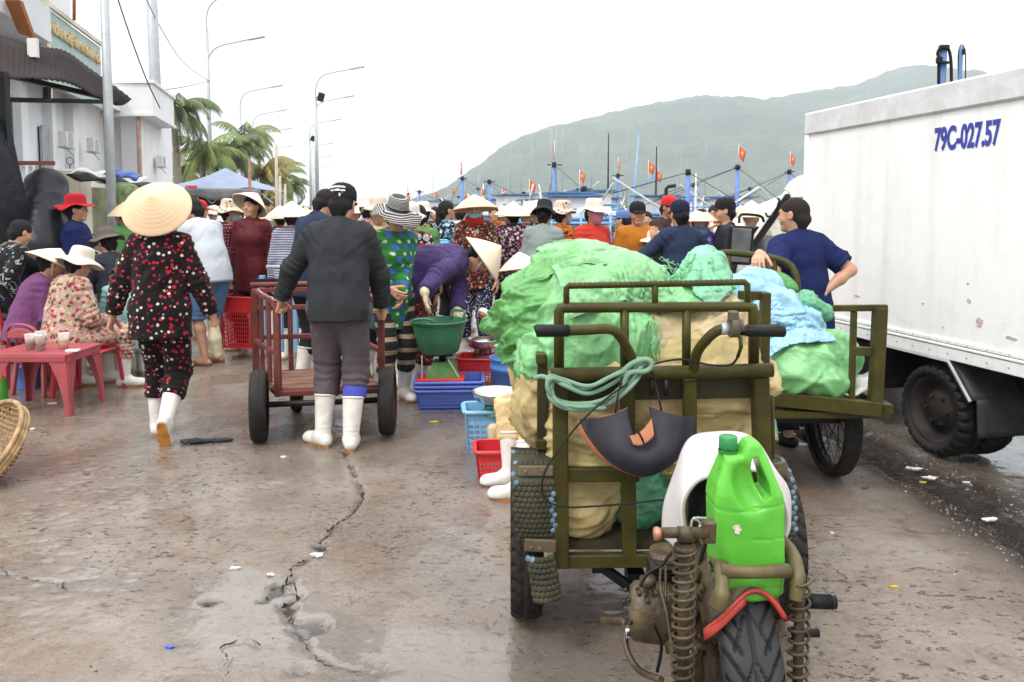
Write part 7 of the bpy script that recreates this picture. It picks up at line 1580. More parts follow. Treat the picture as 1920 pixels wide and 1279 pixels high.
COF=pm('black_coffee',(.045,.018,.01),.15); TEA=pm('amber_tea',(.55,.26,.05),.2); ICE=pm('cloudy_ice',(.62,.52,.42),.2,var=.2,vs=60)
for px,dy,liq,ice_,lb in ((57,-.02,COF,.04,'tall clear cup of black coffee, leftmost on the rose table'),(76,-.06,COF,.065,'clear lidded cup of iced coffee with a green straw'),(119,.03,TEA,.02,'clear cup of amber tea on the right of the rose table')):
    p=P(px,640,6.0+dy); c_=thing('drink_cup',lb,'cup',(p.x,6.0+dy,.467)); m=MB(); m.lathe([(0,0),(.031,0),(.040,.115),(.043,.117),(.043,.121),(.039,.12),(.030,.004),(0,.004)],n=28); m.obj('cup_wall',CUPM,c_,False)
    m=MB(); m.lathe([(0,.006),(.0295,.006),(.034,.05),(0,.051)],n=24); m.obj('drink',liq,c_,False); m=MB(); m.lathe([(0,.052),(.0338,.052),(.0352,.052+ice_),(0,.053+ice_)],n=24); m.obj('ice',ICE,c_,False)
    if px==76: m=MB(); m.lathe([(.042,.12),(.040,.135),(.036,.15),(.0,.152)],n=24); m.obj('lid',CUPM,c_,False); m=MB(); m.tube([(0,0,.03),(.02,0,.15),(.028,0,.185)],.0035,8); m.obj('straw',LIME,c_,False)
m=MB(); p=P(134,660,5.9); m.box((p.x,5.92,.472),(.09,.055,.014),(0,0,.1),bev=.002); m.solo('cigarette_pack',WHITEP,'small white pack with a dark edge lying on the rose table','pack')
m=MB(); p=P(60,648,6.15); m.lathe([(0,0),(.045,0),(.048,.03),(.05,.045),(0,.047)],(p.x-.02,6.2,.467),28); m.solo('round_tin',WHP,'round white tin behind the coffee cups','tin')
def chair(label,loc,rz,mat,group=None,sh=.38,back=True):
    c_=thing('plastic_chair',label,'chair',loc,R(rz),group)
    m=MB(); m.grid(lambda u,v:V((u-.5)*.40*(1-.08*v),(v-.5)*.38,sh+.02*((u-.5)*2)**2-.01),10,10,thick=.012); m.obj('seat',mat,c_,False)
    for x in (-1,1):
        for y in (-1,1): m=MB(); m.bar((x*.17,y*.16,sh),(x*.20,y*.20,0),.045,.035,bev=.006); m.obj('leg',mat,c_,False)
    if back:
        m=MB(); pts=spline([V(-.18,.19,sh),V(-.20,.22,sh+.2),V(-.16,.25,sh+.38),V(0,.265,sh+.43),V(.16,.25,sh+.38),V(.20,.22,sh+.2),V(.18,.19,sh)],6); m.tube(pts,.020,8,flat=.5)
        m.grid(lambda u,v:V((u-.5)*.34,.25+.012*math.cos((u-.5)*3),sh+.27+.12*v*math.cos((u-.5)*2)),10,5,thick=.01)
        for x in (-.08,0,.08): m.bar((x,.21,sh),(x,.245,sh+.30),.035,.008)
        m.obj('backrest',mat,c_,False)
    return c_
chair('crimson plastic stool chair right behind the rose table',at(160,6.6)+V(0,0,0),0,PRD2,back=False,sh=.36)
chair('orange plastic chair backing the seated woman in floral print',(at(88,6.9).x,6.95,0),165,PORG,sh=.38).scale=(.86,.86,.86); chair('rose plastic chair with rounded back by the cups',(at(72,6.6).x,6.62,0),165,PROSE,sh=.36).scale=(.80,.80,.76); chair('dark red plastic chair under the woman in purple at the left',(at(25,7.0).x,7.0,0),150,PRD2,sh=.38)
m=MB(); p=at(12,5.3,700); m.lathe([(0,0),(.05,0),(.055,.02),(.055,.22),(.03,.26),(.02,.27),(0,.27)],(P(-2,700,6.0).x,6.0,0),24); m.solo('lime_bottle',LIME,'lime green bottle at the very left edge','bottle')
bucket('blue and white paint bucket under the rose table',(at(45,6.75).x,6.75,0),.10,.24,PBKT); bucket('white tub on the ground behind the crimson chair legs',(at(118,7.1).x,7.1,0),.13,.2,WHP)
# bamboo basket
bb=thing('bamboo_basket','shallow woven bamboo basket leaning at the left edge','basket',(-3.04,4.62,0)); BAM=pm('split_bamboo',(.42,.27,.13),.6,var=.45,vs=22,dirt=(.16,.09,.04),ds=14,da=.6); bn=V(-.42,-.62,.66).normalized(); bx_,by_,_=frame(bn); bc=V(-3.00,4.42,.165); Rb=.29
def bowl(r_,t,o=0): return bc+(bx_*math.cos(t)+by_*math.sin(t))*r_*Rb-bn*(.15*(1-r_**2.4)+o)
m=MB()
for k in range(24):
    x=-1+2*(k+.5)/24; L=math.sqrt(max(0,1-x*x)); n_=26
    for ax in (0,1):
        vs=[]; 
        for i in range(n_+1):
            y=-L+2*L*i/n_; a=(x,y) if ax==0 else (y,x); r_=min(1,math.hypot(*a)); t_=math.atan2(a[1],a[0]); wv=.0045*math.sin((y*12)*PI+(k%2)*PI)*(1 if ax==0 else -1); vs.append(bowl(r_,t_,wv))
        m.tube(vs,.0125,6,flat=.22)
m.obj('weave',BAM,bb)
m=MB(); 
for o_ in (-.012,.008,.028): m.tube([bowl(1.03-.02*(o_>0),2*PI*k/60,o_) for k in range(60)],.014,8,closed=True)
m.obj('rim',BAM,bb)
v,q=sdf([cap(P(350,828,5.1)+V(0,0,0),P(430,826,5.15),.035,.025)],.007,.01); v[:,2]=.006+(v[:,2]-v[:,2].min())*.30; v=crumple(v,q,.010,3,14); tag(link('black_plastic_bag',fast_mesh('black_plastic_bag',v,q),pm('shiny_black_vinyl',(0,0,0))),'flat black plastic bag on the wet ground left of the cart wheel','plastic bag')
# motorbike behind the seated people
mbk=thing('motorbike','white motorbike front parked behind the seated woman in the beige hat','motorbike',(at(205,8.2).x,8.2,0)); q0=mbk.location
v,q=sdf([cap(q0+V(0,0,.95),q0+V(-.02,0,.62),.13,.10),ell(q0+V(0,-.02,1.0),[.15,.10,.10]),cap(q0+V(0,.1,.5),q0+V(0,.7,.55),.12,.14)],.014,.05); link('fairing',fast_mesh('fairing',v-np.array(q0),q),WHITEP,mbk)
m=MB(); m.tube(spline([q0+V(-.30,0,1.16),q0+V(-.2,0,1.13),q0+V(0,0,1.06),q0+V(.2,0,1.13),q0+V(.30,0,1.16)],5),.014,8); m.obj('handlebar',STEEL,mbk); m=MB(); m.tube([q0+V(-.36,0,1.17),q0+V(-.26,0,1.16)],.02,8); m.obj('grip',BLACK,mbk); m=MB(); m.tube(arc(q0+V(-.14,0,1.22),.06,0,2*PI,16,(1,0,0),(0,0,1)),.008,6); m.obj('mirror',STEEL,mbk)
tyre(mbk,q0+V(0,-.12,.28),.28,.09,rim=('disc',STEEL),nt=120)
tyre(mbk,q0+V(0,1.1,.28),.28,.09,rim=('disc',STEEL),nt=120)
# ---------------------------------------------------------------- garments
C_=cloth
POLKA=C_('black_cloth_red_cream_dots',(0,0,0),pat=dots((.008,.006,.007),[(.42,.012,.03),(.68,.58,.48),(.42,.012,.03),(.5,.03,.05)],30,.30,.012),bump=.006)
GSW=C_('charcoal_sweater',(.030,.032,.036),bump=.004,var=.15); GTR=C_('grey_track_trousers',(.10,.082,.088),bump=.006,var=.2); NAVY=C_('navy_cotton',(.010,.018,.085),bump=.006); NAVJ=C_('navy_jacket',(.022,.032,.07),bump=.006); WPOLO=C_('pale_grey_polo',(.50,.53,.58),bump=.004,var=.1); JEAN=C_('light_denim',(.09,.18,.32),bump=.005); NAVC=C_('navy_collar',(.01,.015,.06))
PLD=C_('maroon_check',(0,0,0),pat=plaid((.16,.02,.035),(.04,.01,.02),(.6,.5,.5),28,.5,.06)); MAR=C_('maroon_satin',(.095,.008,.014),bump=.007,rough=.5); MART=C_('dark_maroon_trousers',(.05,.008,.012))
GPL=C_('green_blue_plaid',(0,0,0),pat=plaid((.035,.20,.045),(.045,.12,.50),(.75,.78,.75),10,.46,.06)); LEG=C_('patterned_leggings',(0,0,0),pat=stripes((.02,.02,.02),(.40,.30,.20),9,2,.33)); PUR=C_('violet_blouse',(.055,.034,.125),bump=.008,rough=.7); RFL=C_('red_floral_trousers',(0,0,0),pat=floral((.14,.012,.012),[(.6,.5,.4),(.3,.02,.02),(.55,.45,.35)],42,.4)); 
BRF=C_('brown_floral_blouse',(0,0,0),pat=floral((.02,.008,.010),[(.45,.04,.03),(.62,.45,.30),(.25,.09,.04)],34,.55)); PKF=C_('plum_floral_blouse',(0,0,0),pat=floral((.035,.008,.022),[(.72,.58,.62),(.35,.08,.18),(.70,.6,.6)],26,.55)); YLF=C_('yellow_floral_blouse',(0,0,0),pat=floral((.012,.010,.010),[(.62,.38,.06),(.7,.6,.35),(.55,.30,.03)],20,.6)); BLF=C_('blue_floral_blouse',(0,0,0),pat=floral((.010,.014,.022),[(.25,.45,.60),(.55,.7,.75),(.15,.3,.42)],18,.55))
SFL=C_('tan_floral_print',(0,0,0),pat=floral((.45,.32,.22),[(.55,.05,.12),(.66,.55,.42),(.16,.10,.06),(.62,.45,.40)],30,.65)); MAUV=C_('mauve_knit',(.17,.055,.16),bump=.006); REDS=C_('coral_hoodie',(.60,.045,.03),bump=.006); ORT=C_('ochre_tee',(.44,.15,.015),bump=.004,var=.12); ORL=C_('orange_leopard',(0,0,0),pat=dots((.50,.12,.015),[(.03,.015,.01),(.02,.01,.01)],26,.38,.03)); GRY=C_('heather_grey',(.24,.29,.28)); DKS=C_('dark_shirt',(.03,.032,.045)); PURF=C_('purple_tie_dye',(0,0,0),pat=floral((.10,.03,.32),[(.55,.05,.45),(.5,.5,.75),(.08,.05,.35)],12,.6)); TEAL=C_('pale_teal_shirt',(.22,.42,.42),bump=.008); WHS=C_('white_shirt',(.66,.67,.68)); STRP=C_('striped_jersey',(0,0,0),pat=stripes((.10,.11,.20),(.42,.42,.46),38,2,.5)); RWB=C_('red_white_floral',(0,0,0),pat=floral((.02,.012,.014),[(.6,.03,.04),(.72,.68,.62),(.5,.02,.03)],13,.62)); GRNS=C_('green_shirt',(.10,.26,.08)); BLKP=C_('black_printed_shirt',(0,0,0),pat=lambda t:t.mix(t.ramp(t.noise(9,1,.5,dist=2.5),[(.60,0.),(.615,1.),(.64,1.),(.655,0.)]),(.010,.010,.012),(.55,.55,.55))); BRN_=C_('brown_jacket',(.06,.03,.025)); YEL=C_('yellow_rain_trousers',(.72,.52,.26),bump=.008,rough=.6); CHK=C_('pink_check',(0,0,0),pat=plaid((.55,.36,.42),(.35,.10,.16),(.7,.6,.62),55,.5,.1)); NDOT=C_('navy_dot_trousers',(0,0,0),pat=dots((.02,.022,.06),[(.6,.6,.65),(.6,.6,.65)],50,.3)); BLT=C_('black_trousers',(.018,.018,.022)); HATF=C_('floral_hat_cloth',(0,0,0),pat=floral((.62,.52,.42),[(.12,.07,.05),(.5,.3,.22),(.66,.58,.48)],22,.45)); HATS=C_('striped_straw_hat',(0,0,0),pat=stripes((.50,.48,.45),(.035,.035,.04),95,2,.62),rough=.7); HATBK=C_('black_bucket_hat',(.02,.02,.026)); HATBR=C_('taupe_felt_hat',(.13,.105,.09)); CAPR=C_('red_cap_cloth',(.52,.02,.02)); CAPBL=C_('blue_cap_cloth',(.10,.18,.42)); CAPN=C_('navy_cap_cloth',(.012,.016,.04))
MSKB=C_('blue_surgical_mask',(.28,.55,.68)); MSKP=C_('pink_cloth_mask',(.62,.22,.30)); GLV=pm('cream_rubber_glove',(.58,.50,.34),.5,var=.15,dirt=(.35,.26,.15),ds=12,da=.4,bump=.002,bs=20); SCB=C_('blue_scarf',(.08,.18,.36)); SCR=C_('red_scarf',(.40,.02,.02)); SCW=C_('white_scarf',(.55,.5,.45))
cone=lambda mat=STRAW,**k:('cone',mat,k)
# ---------------------------------------------------------------- main figures
r1,j1=person('woman in black pyjamas dotted red and cream, conical hat, walking away',at(308,5.22,828),yaw=4,H=1.60,lean=5,feet=[(-.085,.12,0,4),(.07,-.16,.075,2)],footpitch=(0,66),hands=[(-.36,.02,.80),(.335,.10,.84)],head=(2,-8),shirt=POLKA,pants=POLKA,hem=.20,loose=1.5,plen='tuck',hat=('cone',STRAW,{'tilt':62,'r':.232,'h':.15,'y':-.135,'z':.06}),lod=0,curl=(.35,.9),fat=1.04)
w=r1.matrix_basis@(j1['wr'][1]+V(.0,.02,-.10))
v,q=sdf([cap(w+V(0,0,.02),w+V(.01,0,-.08),.030,.04),cap(w+V(.01,0,-.08),w+V(.03,.01,-.19),.040,.030),cap(w+V(-.02,0,-.10),w+V(-.02,.0,-.17),.02,.014)],.006,.02); v=folds(v,q,.006,5); tag(link('rubber_glove',fast_mesh('rubber_glove',v,q),GLV),'pair of beige rubber gloves held in the hand of the dotted pyjama woman','gloves')
r2,j2=person('man in charcoal sweater and black cap, back to the camera, pushing the red hand cart',at(640,5.02,850),yaw=-2,H=1.685,lean=7,feet=[(-.125,.03,0,52),(.075,-.045,0,8)],hands=[('w',P(517,583,5.26)),('w',P(722,590,5.30))],elbows=[(-1,-.5,.1),(1,-.4,.1)],head=(-6,-16),shirt=GSW,collar=GSW,pants=GTR,hem=.10,loose=1.35,plen='tuck',tuckf=(.40,.22),hemw=.90,fem=False,hair='short',fat=1.12,hat=('cap',CAPB,{'back':0,'strap':1,'tilt':4}),lod=0,curl=(.9,.9),bust=None,skin=SKIN)
SOCK=pm('blue_ribbed_sock',(.06,.07,.42),.8,var=.15,bump=.002,bs=60)
for i in (0,1):
    a,_=j2['an'][i]; k_=j2['kn'][i]; u_=(k_-a).normalized(); m=MB(); m.lathe([(.070,0),(.076,.01),(.078,.10 if i else .04),(.070,.13 if i else .05),(.055,.13 if i else .05)],a+u_*.24,32,axis=u_,fn=lambda r_,h_,t_:(r_*(1+.015*math.sin(t_*18)),h_)); link('blue_leg_warmer',m.mesh('w'),SOCK,r2)
m=MB()
for s_ in (-1,1):
    i=0 if s_<0 else 1; h_=V(s_*.16,0,.86); k_=j2['kn'][i]+V(s_*.085,0,0); e_=j2['kn'][i]*.5+j2['an'][i][0]*.5+V(s_*.085,0,0)
r3,j3=person('man in pale polo shirt and jean shorts bending forward behind the dotted pyjama woman',at(400,7.85,690),yaw=55,H=1.70,lean=24,feet=[(-.10,-.02,0,30),(.10,.05,0,20)],hands=[(-.15,.45,.70),(.12,.30,.68)],head=(10,-22),shirt=WPOLO,collar=NAVC,sleeve='short',pants=JEAN,plen='short',boots='sandal',fem=False,hem=.12,lod=1,skin=SKIN2,fat=1.12)
r4,j4=person('woman in maroon check shirt with a floral sun hat and blue mask facing right',at(428,8.7,690),yaw=-72,H=1.62,lean=5,hands=[(-.1,.22,.85),(.16,.12,.72)],head=(0,-4),shirt=PLD,pants=BLT,hat=('bucket',HATF,{'r':.165,'droop':.045}),mask=(MSKB,.035),lod=1)
r5,j5=person('woman in shiny maroon blouse under a tilted conical hat facing the camera',at(478,8.4,690),yaw=172,H=1.68,lean=-2,head=(-8,4),shirt=MAR,collar=MAR,pants=MART,hat=('cone',STRAW2,{'tilt':34,'roll':-10,'r':.20,'z':.055}),lod=1,hem=.24,hands=[(-.26,.0,.76),(.27,.0,.76)],plen='long')
r11,j11=person('man in navy jacket with bowed head left of the black cap man',at(580,6.75,700),yaw=-38,H=1.74,lean=16,head=(-12,-26),shirt=NAVJ,collar=NAVJ,pants=BLT,fem=False,hands=[(-.28,.30,.85),(.28,.30,.85)],lod=1,fat=1.05,hair='short')
r13,j13=person('woman in green and blue plaid shirt and striped sun hat looking down',at(737,6.3,770),yaw=212,H=1.60,lean=7,head=(4,-20),fat=.93,shirt=GPL,pants=LEG,hem=.30,hat=('wide',HATS,{'r':.205,'droop':.05,'wave':.02,'h':.115,'band':BLACK}),lod=0,hands=[(.02,.24,.92),(.12,.26,.98)],loose=1.15,feet=[(-.10,0,0,6),(.12,.08,0,-8)])
r14,j14=person('person in red and white floral blouse half hidden behind the plaid shirted woman',at(772,6.95,700),yaw=190,H=1.56,lean=6,head=(0,-10),shirt=RWB,pants=BLT,lod=2,hat=('bucket',CANW,{}))
r15,j15=person('person in pale green shirt squeezed behind the striped hat',at(788,7.9,700),yaw=10,H=1.58,shirt=GRNS,pants=BLT,lod=2,hair='short')
r16,j16=person('woman in violet blouse and rubber gloves bending over the green basket',at(776,6.62,700),yaw=-84,H=1.66,lean=76,head=(0,-70),shirt=PUR,pants=RFL,hem=.10,loose=1.7,lod=0,gloves=GLV,feet=[(-.12,-.04,0,5),(.15,.03,0,-5)],hands=[('w',P(858,585,6.45)),('w',P(786,556,6.02))],elbows=[(.3,.3,-1),(.5,-.9,.3)],curl=(.5,.12),palms=[None,((0,1,0),(.15,.1,-1),(0,.3,0))],hat=('cone',STRAW2,{'tilt':14,'r':.235,'h':.21,'y':.0,'z':.06}),fat=1.22)
r17,j17=person('seated woman in conical hat and pink check trousers, one boot raised',(at(1008,7.3).x,7.3,0),yaw=66,H=1.56,sit=.42,lean=18,head=(-4,-14),shirt=BRF,pants=CHK,hat=('cone',STRAW2,{'tilt':6,'r':.23}),lod=1,feet=[('w',P(925,590,6.62)-V(0,0,.10),75),('w',P(935,690,6.95)*1-V(0,0,P(935,690,6.95).z),20)],knees=[(0,.3,1),(0,.3,1)],footpitch=(-42,0),hands=[(-.2,.35,.55),(.2,.35,.55)])
r18,j18=person('masked woman in brown floral blouse facing the camera under a wide conical hat',at(893,8.0,700),yaw=170,H=1.66,lean=4,head=(6,-6),shirt=BRF,pants=NDOT,hat=('cone',STRAW,{'tilt':12,'roll':4,'r':.235,'h':.16}),mask=(MSKB,.042),scarf=(SCR,False),lod=1,fat=1.1)
r19,j19=person('woman in yellow floral blouse with a white sun hat, back turned',at(797,9.4,700),yaw=15,H=1.60,shirt=YLF,pants=BLT,hat=('bucket',CANW,{}),lod=1,fat=1.08)
r20,j20=person('woman with a long ponytail in blue floral blouse facing right',at(834,9.0,700),yaw=-52,H=1.64,shirt=BLF,pants=BLT,hair='tail',lod=1,head=(-8,2),hands=[(-.2,.3,.95),(.2,.3,1.0)])
r21,j21=person('man in white shirt seen from behind between the ponytail and the blue mask',at(864,10.0,700),yaw=-10,H=1.62,shirt=WHS,pants=BLT,fem=False,lod=2,hair='short')
r22,j22=person('woman in plum floral blouse with a conical hat, back turned',at(963,8.35,700),yaw=18,H=1.60,shirt=PKF,pants=BLT,hat=('cone',STRAW2,{'tilt':4,'r':.20,'h':.15}),lod=1,fat=1.2)
r23,j23=person('person in heather grey shirt with a black bucket hat, back turned',at(1016,7.85,700),yaw=-14,H=1.60,lean=8,shirt=GRY,pants=BLT,hat=('bucket',HATBK,{'r':.145,'droop':.05,'tilt':-8}),lod=1,head=(0,-12))
r24,j24=person('woman in orange leopard print with a camouflage hat and blue mask facing right',at(1049,8.6,700),yaw=-60,H=1.60,shirt=ORL,pants=BLT,hat=('bucket',HATF,{}),mask=(MSKB,.03),lod=1)
r26,j26=person('woman in coral hoodie with a floppy cream hat and pink mask',at(1107,8.0,700),yaw=212,H=1.61,shirt=REDS,pants=BLT,hat=('bucket',CANW,{'r':.175,'wave':.022}),mask=(MSKP,-.02),lod=1,head=(4,-2),collar=REDS,fat=1.05)
r28,j28=person('man in ochre tee shirt and black cap facing the camera',at(1191,8.0,700),yaw=180,H=1.60,shirt=ORT,sleeve='short',pants=BLT,fem=False,hat=('cap',CAPB,{}),lod=0,skin=SKIN2,boots='shoe',head=(0,0),fat=1.04)
r29,j29=person('person in brown jacket with a red cap holding hands near the face',at(1243,8.9,700),yaw=215,H=1.68,shirt=BRN_,pants=BLT,fem=False,hat=('cap',CAPR,{'back':1}),lod=1,skin=SKIN2,hands=[(-.12,.25,1.35),(.10,.22,1.38)],elbows=[(-.5,0,-1),(.5,0,-1)],head=(0,-10),boots='shoe')
r30,j30=person('person in navy shirt and navy cap seen from behind, hands raised',at(1274,6.95,700),yaw=12,H=1.60,lean=4,shirt=NAVJ,pants=BLT,hat=('cap',CAPN,{}),hair='bun',lod=1,hands=[(-.17,.24,1.30),(.16,.22,1.25)],elbows=[(-1,-.2,-.8),(1,-.2,-.8)],palms=[((0,1,0),(0,.1,1),(1,0,0)),None],curl=(.1,.4),fat=1.05)
r31,j31=person('woman with blue scarf and purple tie dye blouse under a conical hat',at(1305,7.7,700),yaw=196,H=1.54,shirt=PURF,pants=BLT,hat=('cone',STRAW2,{'tilt':4,'r':.19,'h':.14}),scarf=(SCB,False),lod=1,head=(0,-4))
r33,j33=person('young man in dark shirt and black cap in profile facing left',at(1362,7.6,700),yaw=82,H=1.63,shirt=DKS,pants=BLT,fem=False,hat=('cap',CAPB,{}),lod=1,boots='shoe',head=(0,-2),skin=SKIN)
r34,j34=person('person under a conical hat partly behind the truck mirror',at(1404,7.65,700),yaw=150,H=1.58,shirt=BLT,pants=BLT,hat=('cone',STRAW2,{'r':.20}),lod=1)
r35,j35=person('man in navy polo resting a hand on the arched rail beside the truck',at(1506,5.08,700),yaw=22,H=1.60,lean=7,side=-5,shirt=NAVY,collar=NAVY,sleeve='short',pants=BLT,fem=False,hem=.16,hands=[('w',P(1424,474,4.72)),('w',P(1545,548,5.0))],elbows=[(-.4,-.5,-1),(1,-.6,-.05)],head=(28,0),hair='buzz',lod=0,boots='shoe',skin=SKIN,curl=(.28,.7),palms=[((0,-.15,-1),(-.55,-.55,-.35),(.2,-1,0)),None],fat=1.04,loose=1.2)
r36,j36=person('woman in mauve knit top with a conical hat seated at the left edge',(at(45,6.75).x,6.75,0),yaw=-58,H=1.66,sit=.47,lean=20,head=(0,-26),shirt=MAUV,pants=BLT,hat=('cone',STRAW2,{'tilt':-4,'r':.225,'h':.16,'roll':-8}),lod=0,hands=[(-.05,.42,.62),(.10,.40,.62)],feet=[(-.12,.38,0,5),(.12,.38,0,-5)],knees=[(0,.6,1),(0,.6,1)],fat=1.12,hem=.06)
r37,j37=person('woman in tan floral pyjamas and beige sun hat seated in white boots',(at(128,6.70).x,6.62,0),yaw=-28,H=1.60,sit=.47,lean=12,head=(-8,-22),shirt=SFL,pants=SFL,hat=('wide',CANW,{'r':.18,'droop':.05,'wave':.012,'h':.11,'tilt':6}),lod=0,hands=[(-.14,.34,.60),(.16,.34,.60)],feet=[(-.05,.44,0,-30),(.26,.38,0,-50)],knees=[(0,.6,1),(.3,.6,1)],fat=1.16,hem=.05,loose=1.5)
r38,j38=person('woman in navy blouse with a crimson felt hat standing in profile facing right',at(150,8.0,700),yaw=-70,H=1.64,lean=2,head=(-10,2),shirt=NAVY,collar=NAVC,pants=BLT,hat=('bucket',REDH,{'r':.17,'droop':.02,'wave':.02,'h':.115}),lod=1,hands=[(-.1,.28,.98),(.12,.30,.95)],fat=1.16,hem=.22)
r39,j39=person('person in black shirt with white print at the very left edge',at(0,6.9,600),yaw=-30,H=1.60,sit=.75,lean=20,shirt=BLKP,pants=BLT,hair='short',fem=False,lod=1,head=(0,-20),feet=[(-.12,.3,0,0),(.12,.3,0,0)])
r40,j40=person('person in dark grey jacket with a taupe felt hat seated behind the dotted pyjama woman',(at(222,7.6).x,7.6,0),yaw=60,H=1.60,sit=.62,lean=16,head=(0,-14),shirt=DKS,pants=BLT,hat=('bucket',HATBR,{'r':.165,'droop':.03}),lod=1,hands=[(-.2,.4,.7),(.2,.4,.7)],feet=[(-.12,.35,0,0),(.12,.35,0,0)],knees=[(0,.6,1),(0,.6,1)],fem=False)
r41,j41=person('person in pale teal shirt crouching behind the dotted pyjama woman',(at(240,7.15).x,7.15,0),yaw=30,H=1.60,sit=.40,lean=34,head=(0,-20),shirt=TEAL,pants=DKS,lod=1,hands=[(-.2,.4,.4),(.2,.4,.4)],feet=[(-.12,.25,0,0),(.12,.25,0,0)],knees=[(0,.6,1),(0,.6,1)],hat=('bucket',HATBR,{}),loose=1.6)
r42,j42=person('person in green shirt with a conical hat left of the big straw hat',at(243,8.9,600),yaw=70,H=1.58,shirt=GRNS,pants=BLT,hat=('cone',STRAW,{'r':.19}),lod=2)
r43,j43=person('person in a red cap behind the pale polo shirt',at(372,9.4,600),yaw=-60,H=1.64,shirt=WHS,pants=BLT,fem=False,hat=('cap',CAPR,{}),lod=2)
r45,j45=person('person in yellow trousers and white boots sitting behind the tricycle left side',(at(1088,4.5).x,4.5,0),yaw=72,H=1.52,sit=.42,lean=20,shirt=PKF,pants=YEL,feet=[('w',V(P(958,945,4.3).x,4.30,0),20),('w',V(P(975,975,4.05).x,4.08,0),10)],knees=[(0,.6,1),(.1,.6,1)],hands=[(-.1,.3,.4),(.1,.3,.4)],lod=1,loose=1.2,hat=None,head=(0,-30))
# ---------------------------------------------------------------- the crowd behind
far=[(490,11.0,-50,1.70,dict(shirt=GRY,fem=False,hair='short'),'bare headed man in grey shirt behind the maroon blouse'),
(484,10.2,160,1.52,dict(shirt=GRY,hat=cone(STRAW2)),'person in grey shirt with a small conical hat right of the maroon blouse'),
(526,9.7,25,1.55,dict(shirt=RWB,hat=cone(STRAW2)),'woman in black blouse with red and white flowers and a conical hat'),
(551,10.8,160,1.52,dict(shirt=WHS,hat=('bucket',CANW,{})),'person in white shirt and white hat right of the red and white flowers'),
(546,8.1,5,1.58,dict(shirt=STRP,hat=cone(STRAW2)),'person in striped jersey with a conical hat left of the navy jacket'),
(688,8.6,10,1.66,dict(shirt=SFL,hat=('bucket',CANW,{})),'person with a white hat directly right of the black cap man'),
(708,7.4,-160,1.62,dict(shirt=CREAMC,hat=('bucket',CANV,{'r':.17})),'person with a beige hat between the black cap and the striped hat'),
(1004,9.9,190,1.62,dict(shirt=PKF,hat=cone(STRAW2)),'person under a pale conical hat behind the black bucket hat'),
(985,10.6,200,1.58,dict(shirt=MAR,hat=cone(STRAW)),'far person under a darker conical hat left of the black bucket hat'),
(1174,9.2,60,1.52,dict(shirt=SFL,hat=('cap',CAPBL,{}),fem=False),'person in grey blue cap left of the ochre tee shirt'),
(1212,10.0,170,1.52,dict(shirt=DKS,hair='short',fem=False),'short man peeking right of the ochre tee shirt'),
(1228,7.8,150,1.30,dict(shirt=BLT,hat=('bucket',CANW,{'r':.18})),'short person in a cream hat low between ochre tee and navy back'),
(1325,8.8,160,1.44,dict(shirt=BRF,hat=('bucket',HATF,{}),scarf=(SCW,True)),'small scarfed person behind the purple blouse'),
(1338,10.5,170,1.60,dict(shirt=ORT,hair='short'),'far person in orange behind the black cap profile'),
(756,11.5,120,1.60,dict(shirt=GRY,hat=('bucket',CANW,{})),'far person behind the striped sun hat'),
(815,12.5,200,1.60,dict(shirt=BRN_,hair='bun'),'far person in brown between the white hat and the ponytail'),
(925,11.8,190,1.60,dict(shirt=ORL,hair='short'),'far person in orange behind the masked conical hat'),
(942,12.5,160,1.56,dict(shirt=RWB,hat=cone(STRAW2)),'far person in floral print left of the plum blouse'),
(1385,11,200,1.56,dict(shirt=MAR,hat=cone(STRAW)),'far person in maroon under a conical hat near the truck'),
(595,14,170,1.60,dict(shirt=WHS,hat=('bucket',CANW,{})),'far person in white at the road end right of the tent'),
(612,12,20,1.55,dict(shirt=PURF,hat=('cap',CAPBL,{})),'far person in a violet cap left of the navy jacket'),
(668,12,160,1.62,dict(shirt=MAUV,hat=cone(STRAW2)),'far person under a conical hat behind the black cap'),
(728,13,10,1.60,dict(shirt=YLF,hat=cone(STRAW2)),'far person in yellow print over the striped hat brim'),
(450,12.5,150,1.55,dict(shirt=BLT,hair='short',fem=False),'far man in black under the blue tent'),
(400,13,200,1.58,dict(shirt=BRF,hat=('bucket',CANW,{})),'far person in brown print under the tent left end'),
(575,16,150,1.58,dict(shirt=REDS,hat=cone(STRAW)),'distant person in red beyond the picket fence'),
(640,17,150,1.6,dict(shirt=NAVJ,hat=cone(STRAW)),'distant person in navy between the lamp row and the black cap'),
(860,15,150,1.55,dict(shirt=GRNS,hat=('bucket',CANW,{})),'distant person in green behind the white shirted man'),
(1440,9.5,190,1.58,dict(shirt=PKF,hat=cone(STRAW2)),'person in plum print seen through the truck window')]
for (px,Y,yw,H_,k,lb) in far:
    k=dict(k); k.setdefault('pants',BLT); person(lb,at(px,Y,420),yaw=yw,H=H_,lod=2,face=True,**k)
# umbrella or hat shape behind the cab
m=MB(); c_=P(1440,400,9.0); m.lathe([(1.05,-.30),(1.06,-.28),(.6,-.02),(.05,.22),(0,.23)],(c_.x+.35,9.0,1.55),10,smooth=False); m.cyl((c_.x+.35,9.0,0),(c_.x+.35,9.0,1.75),.02); m.solo('beach_umbrella',CANW,'pale cream parasol standing behind the truck cab','parasol')
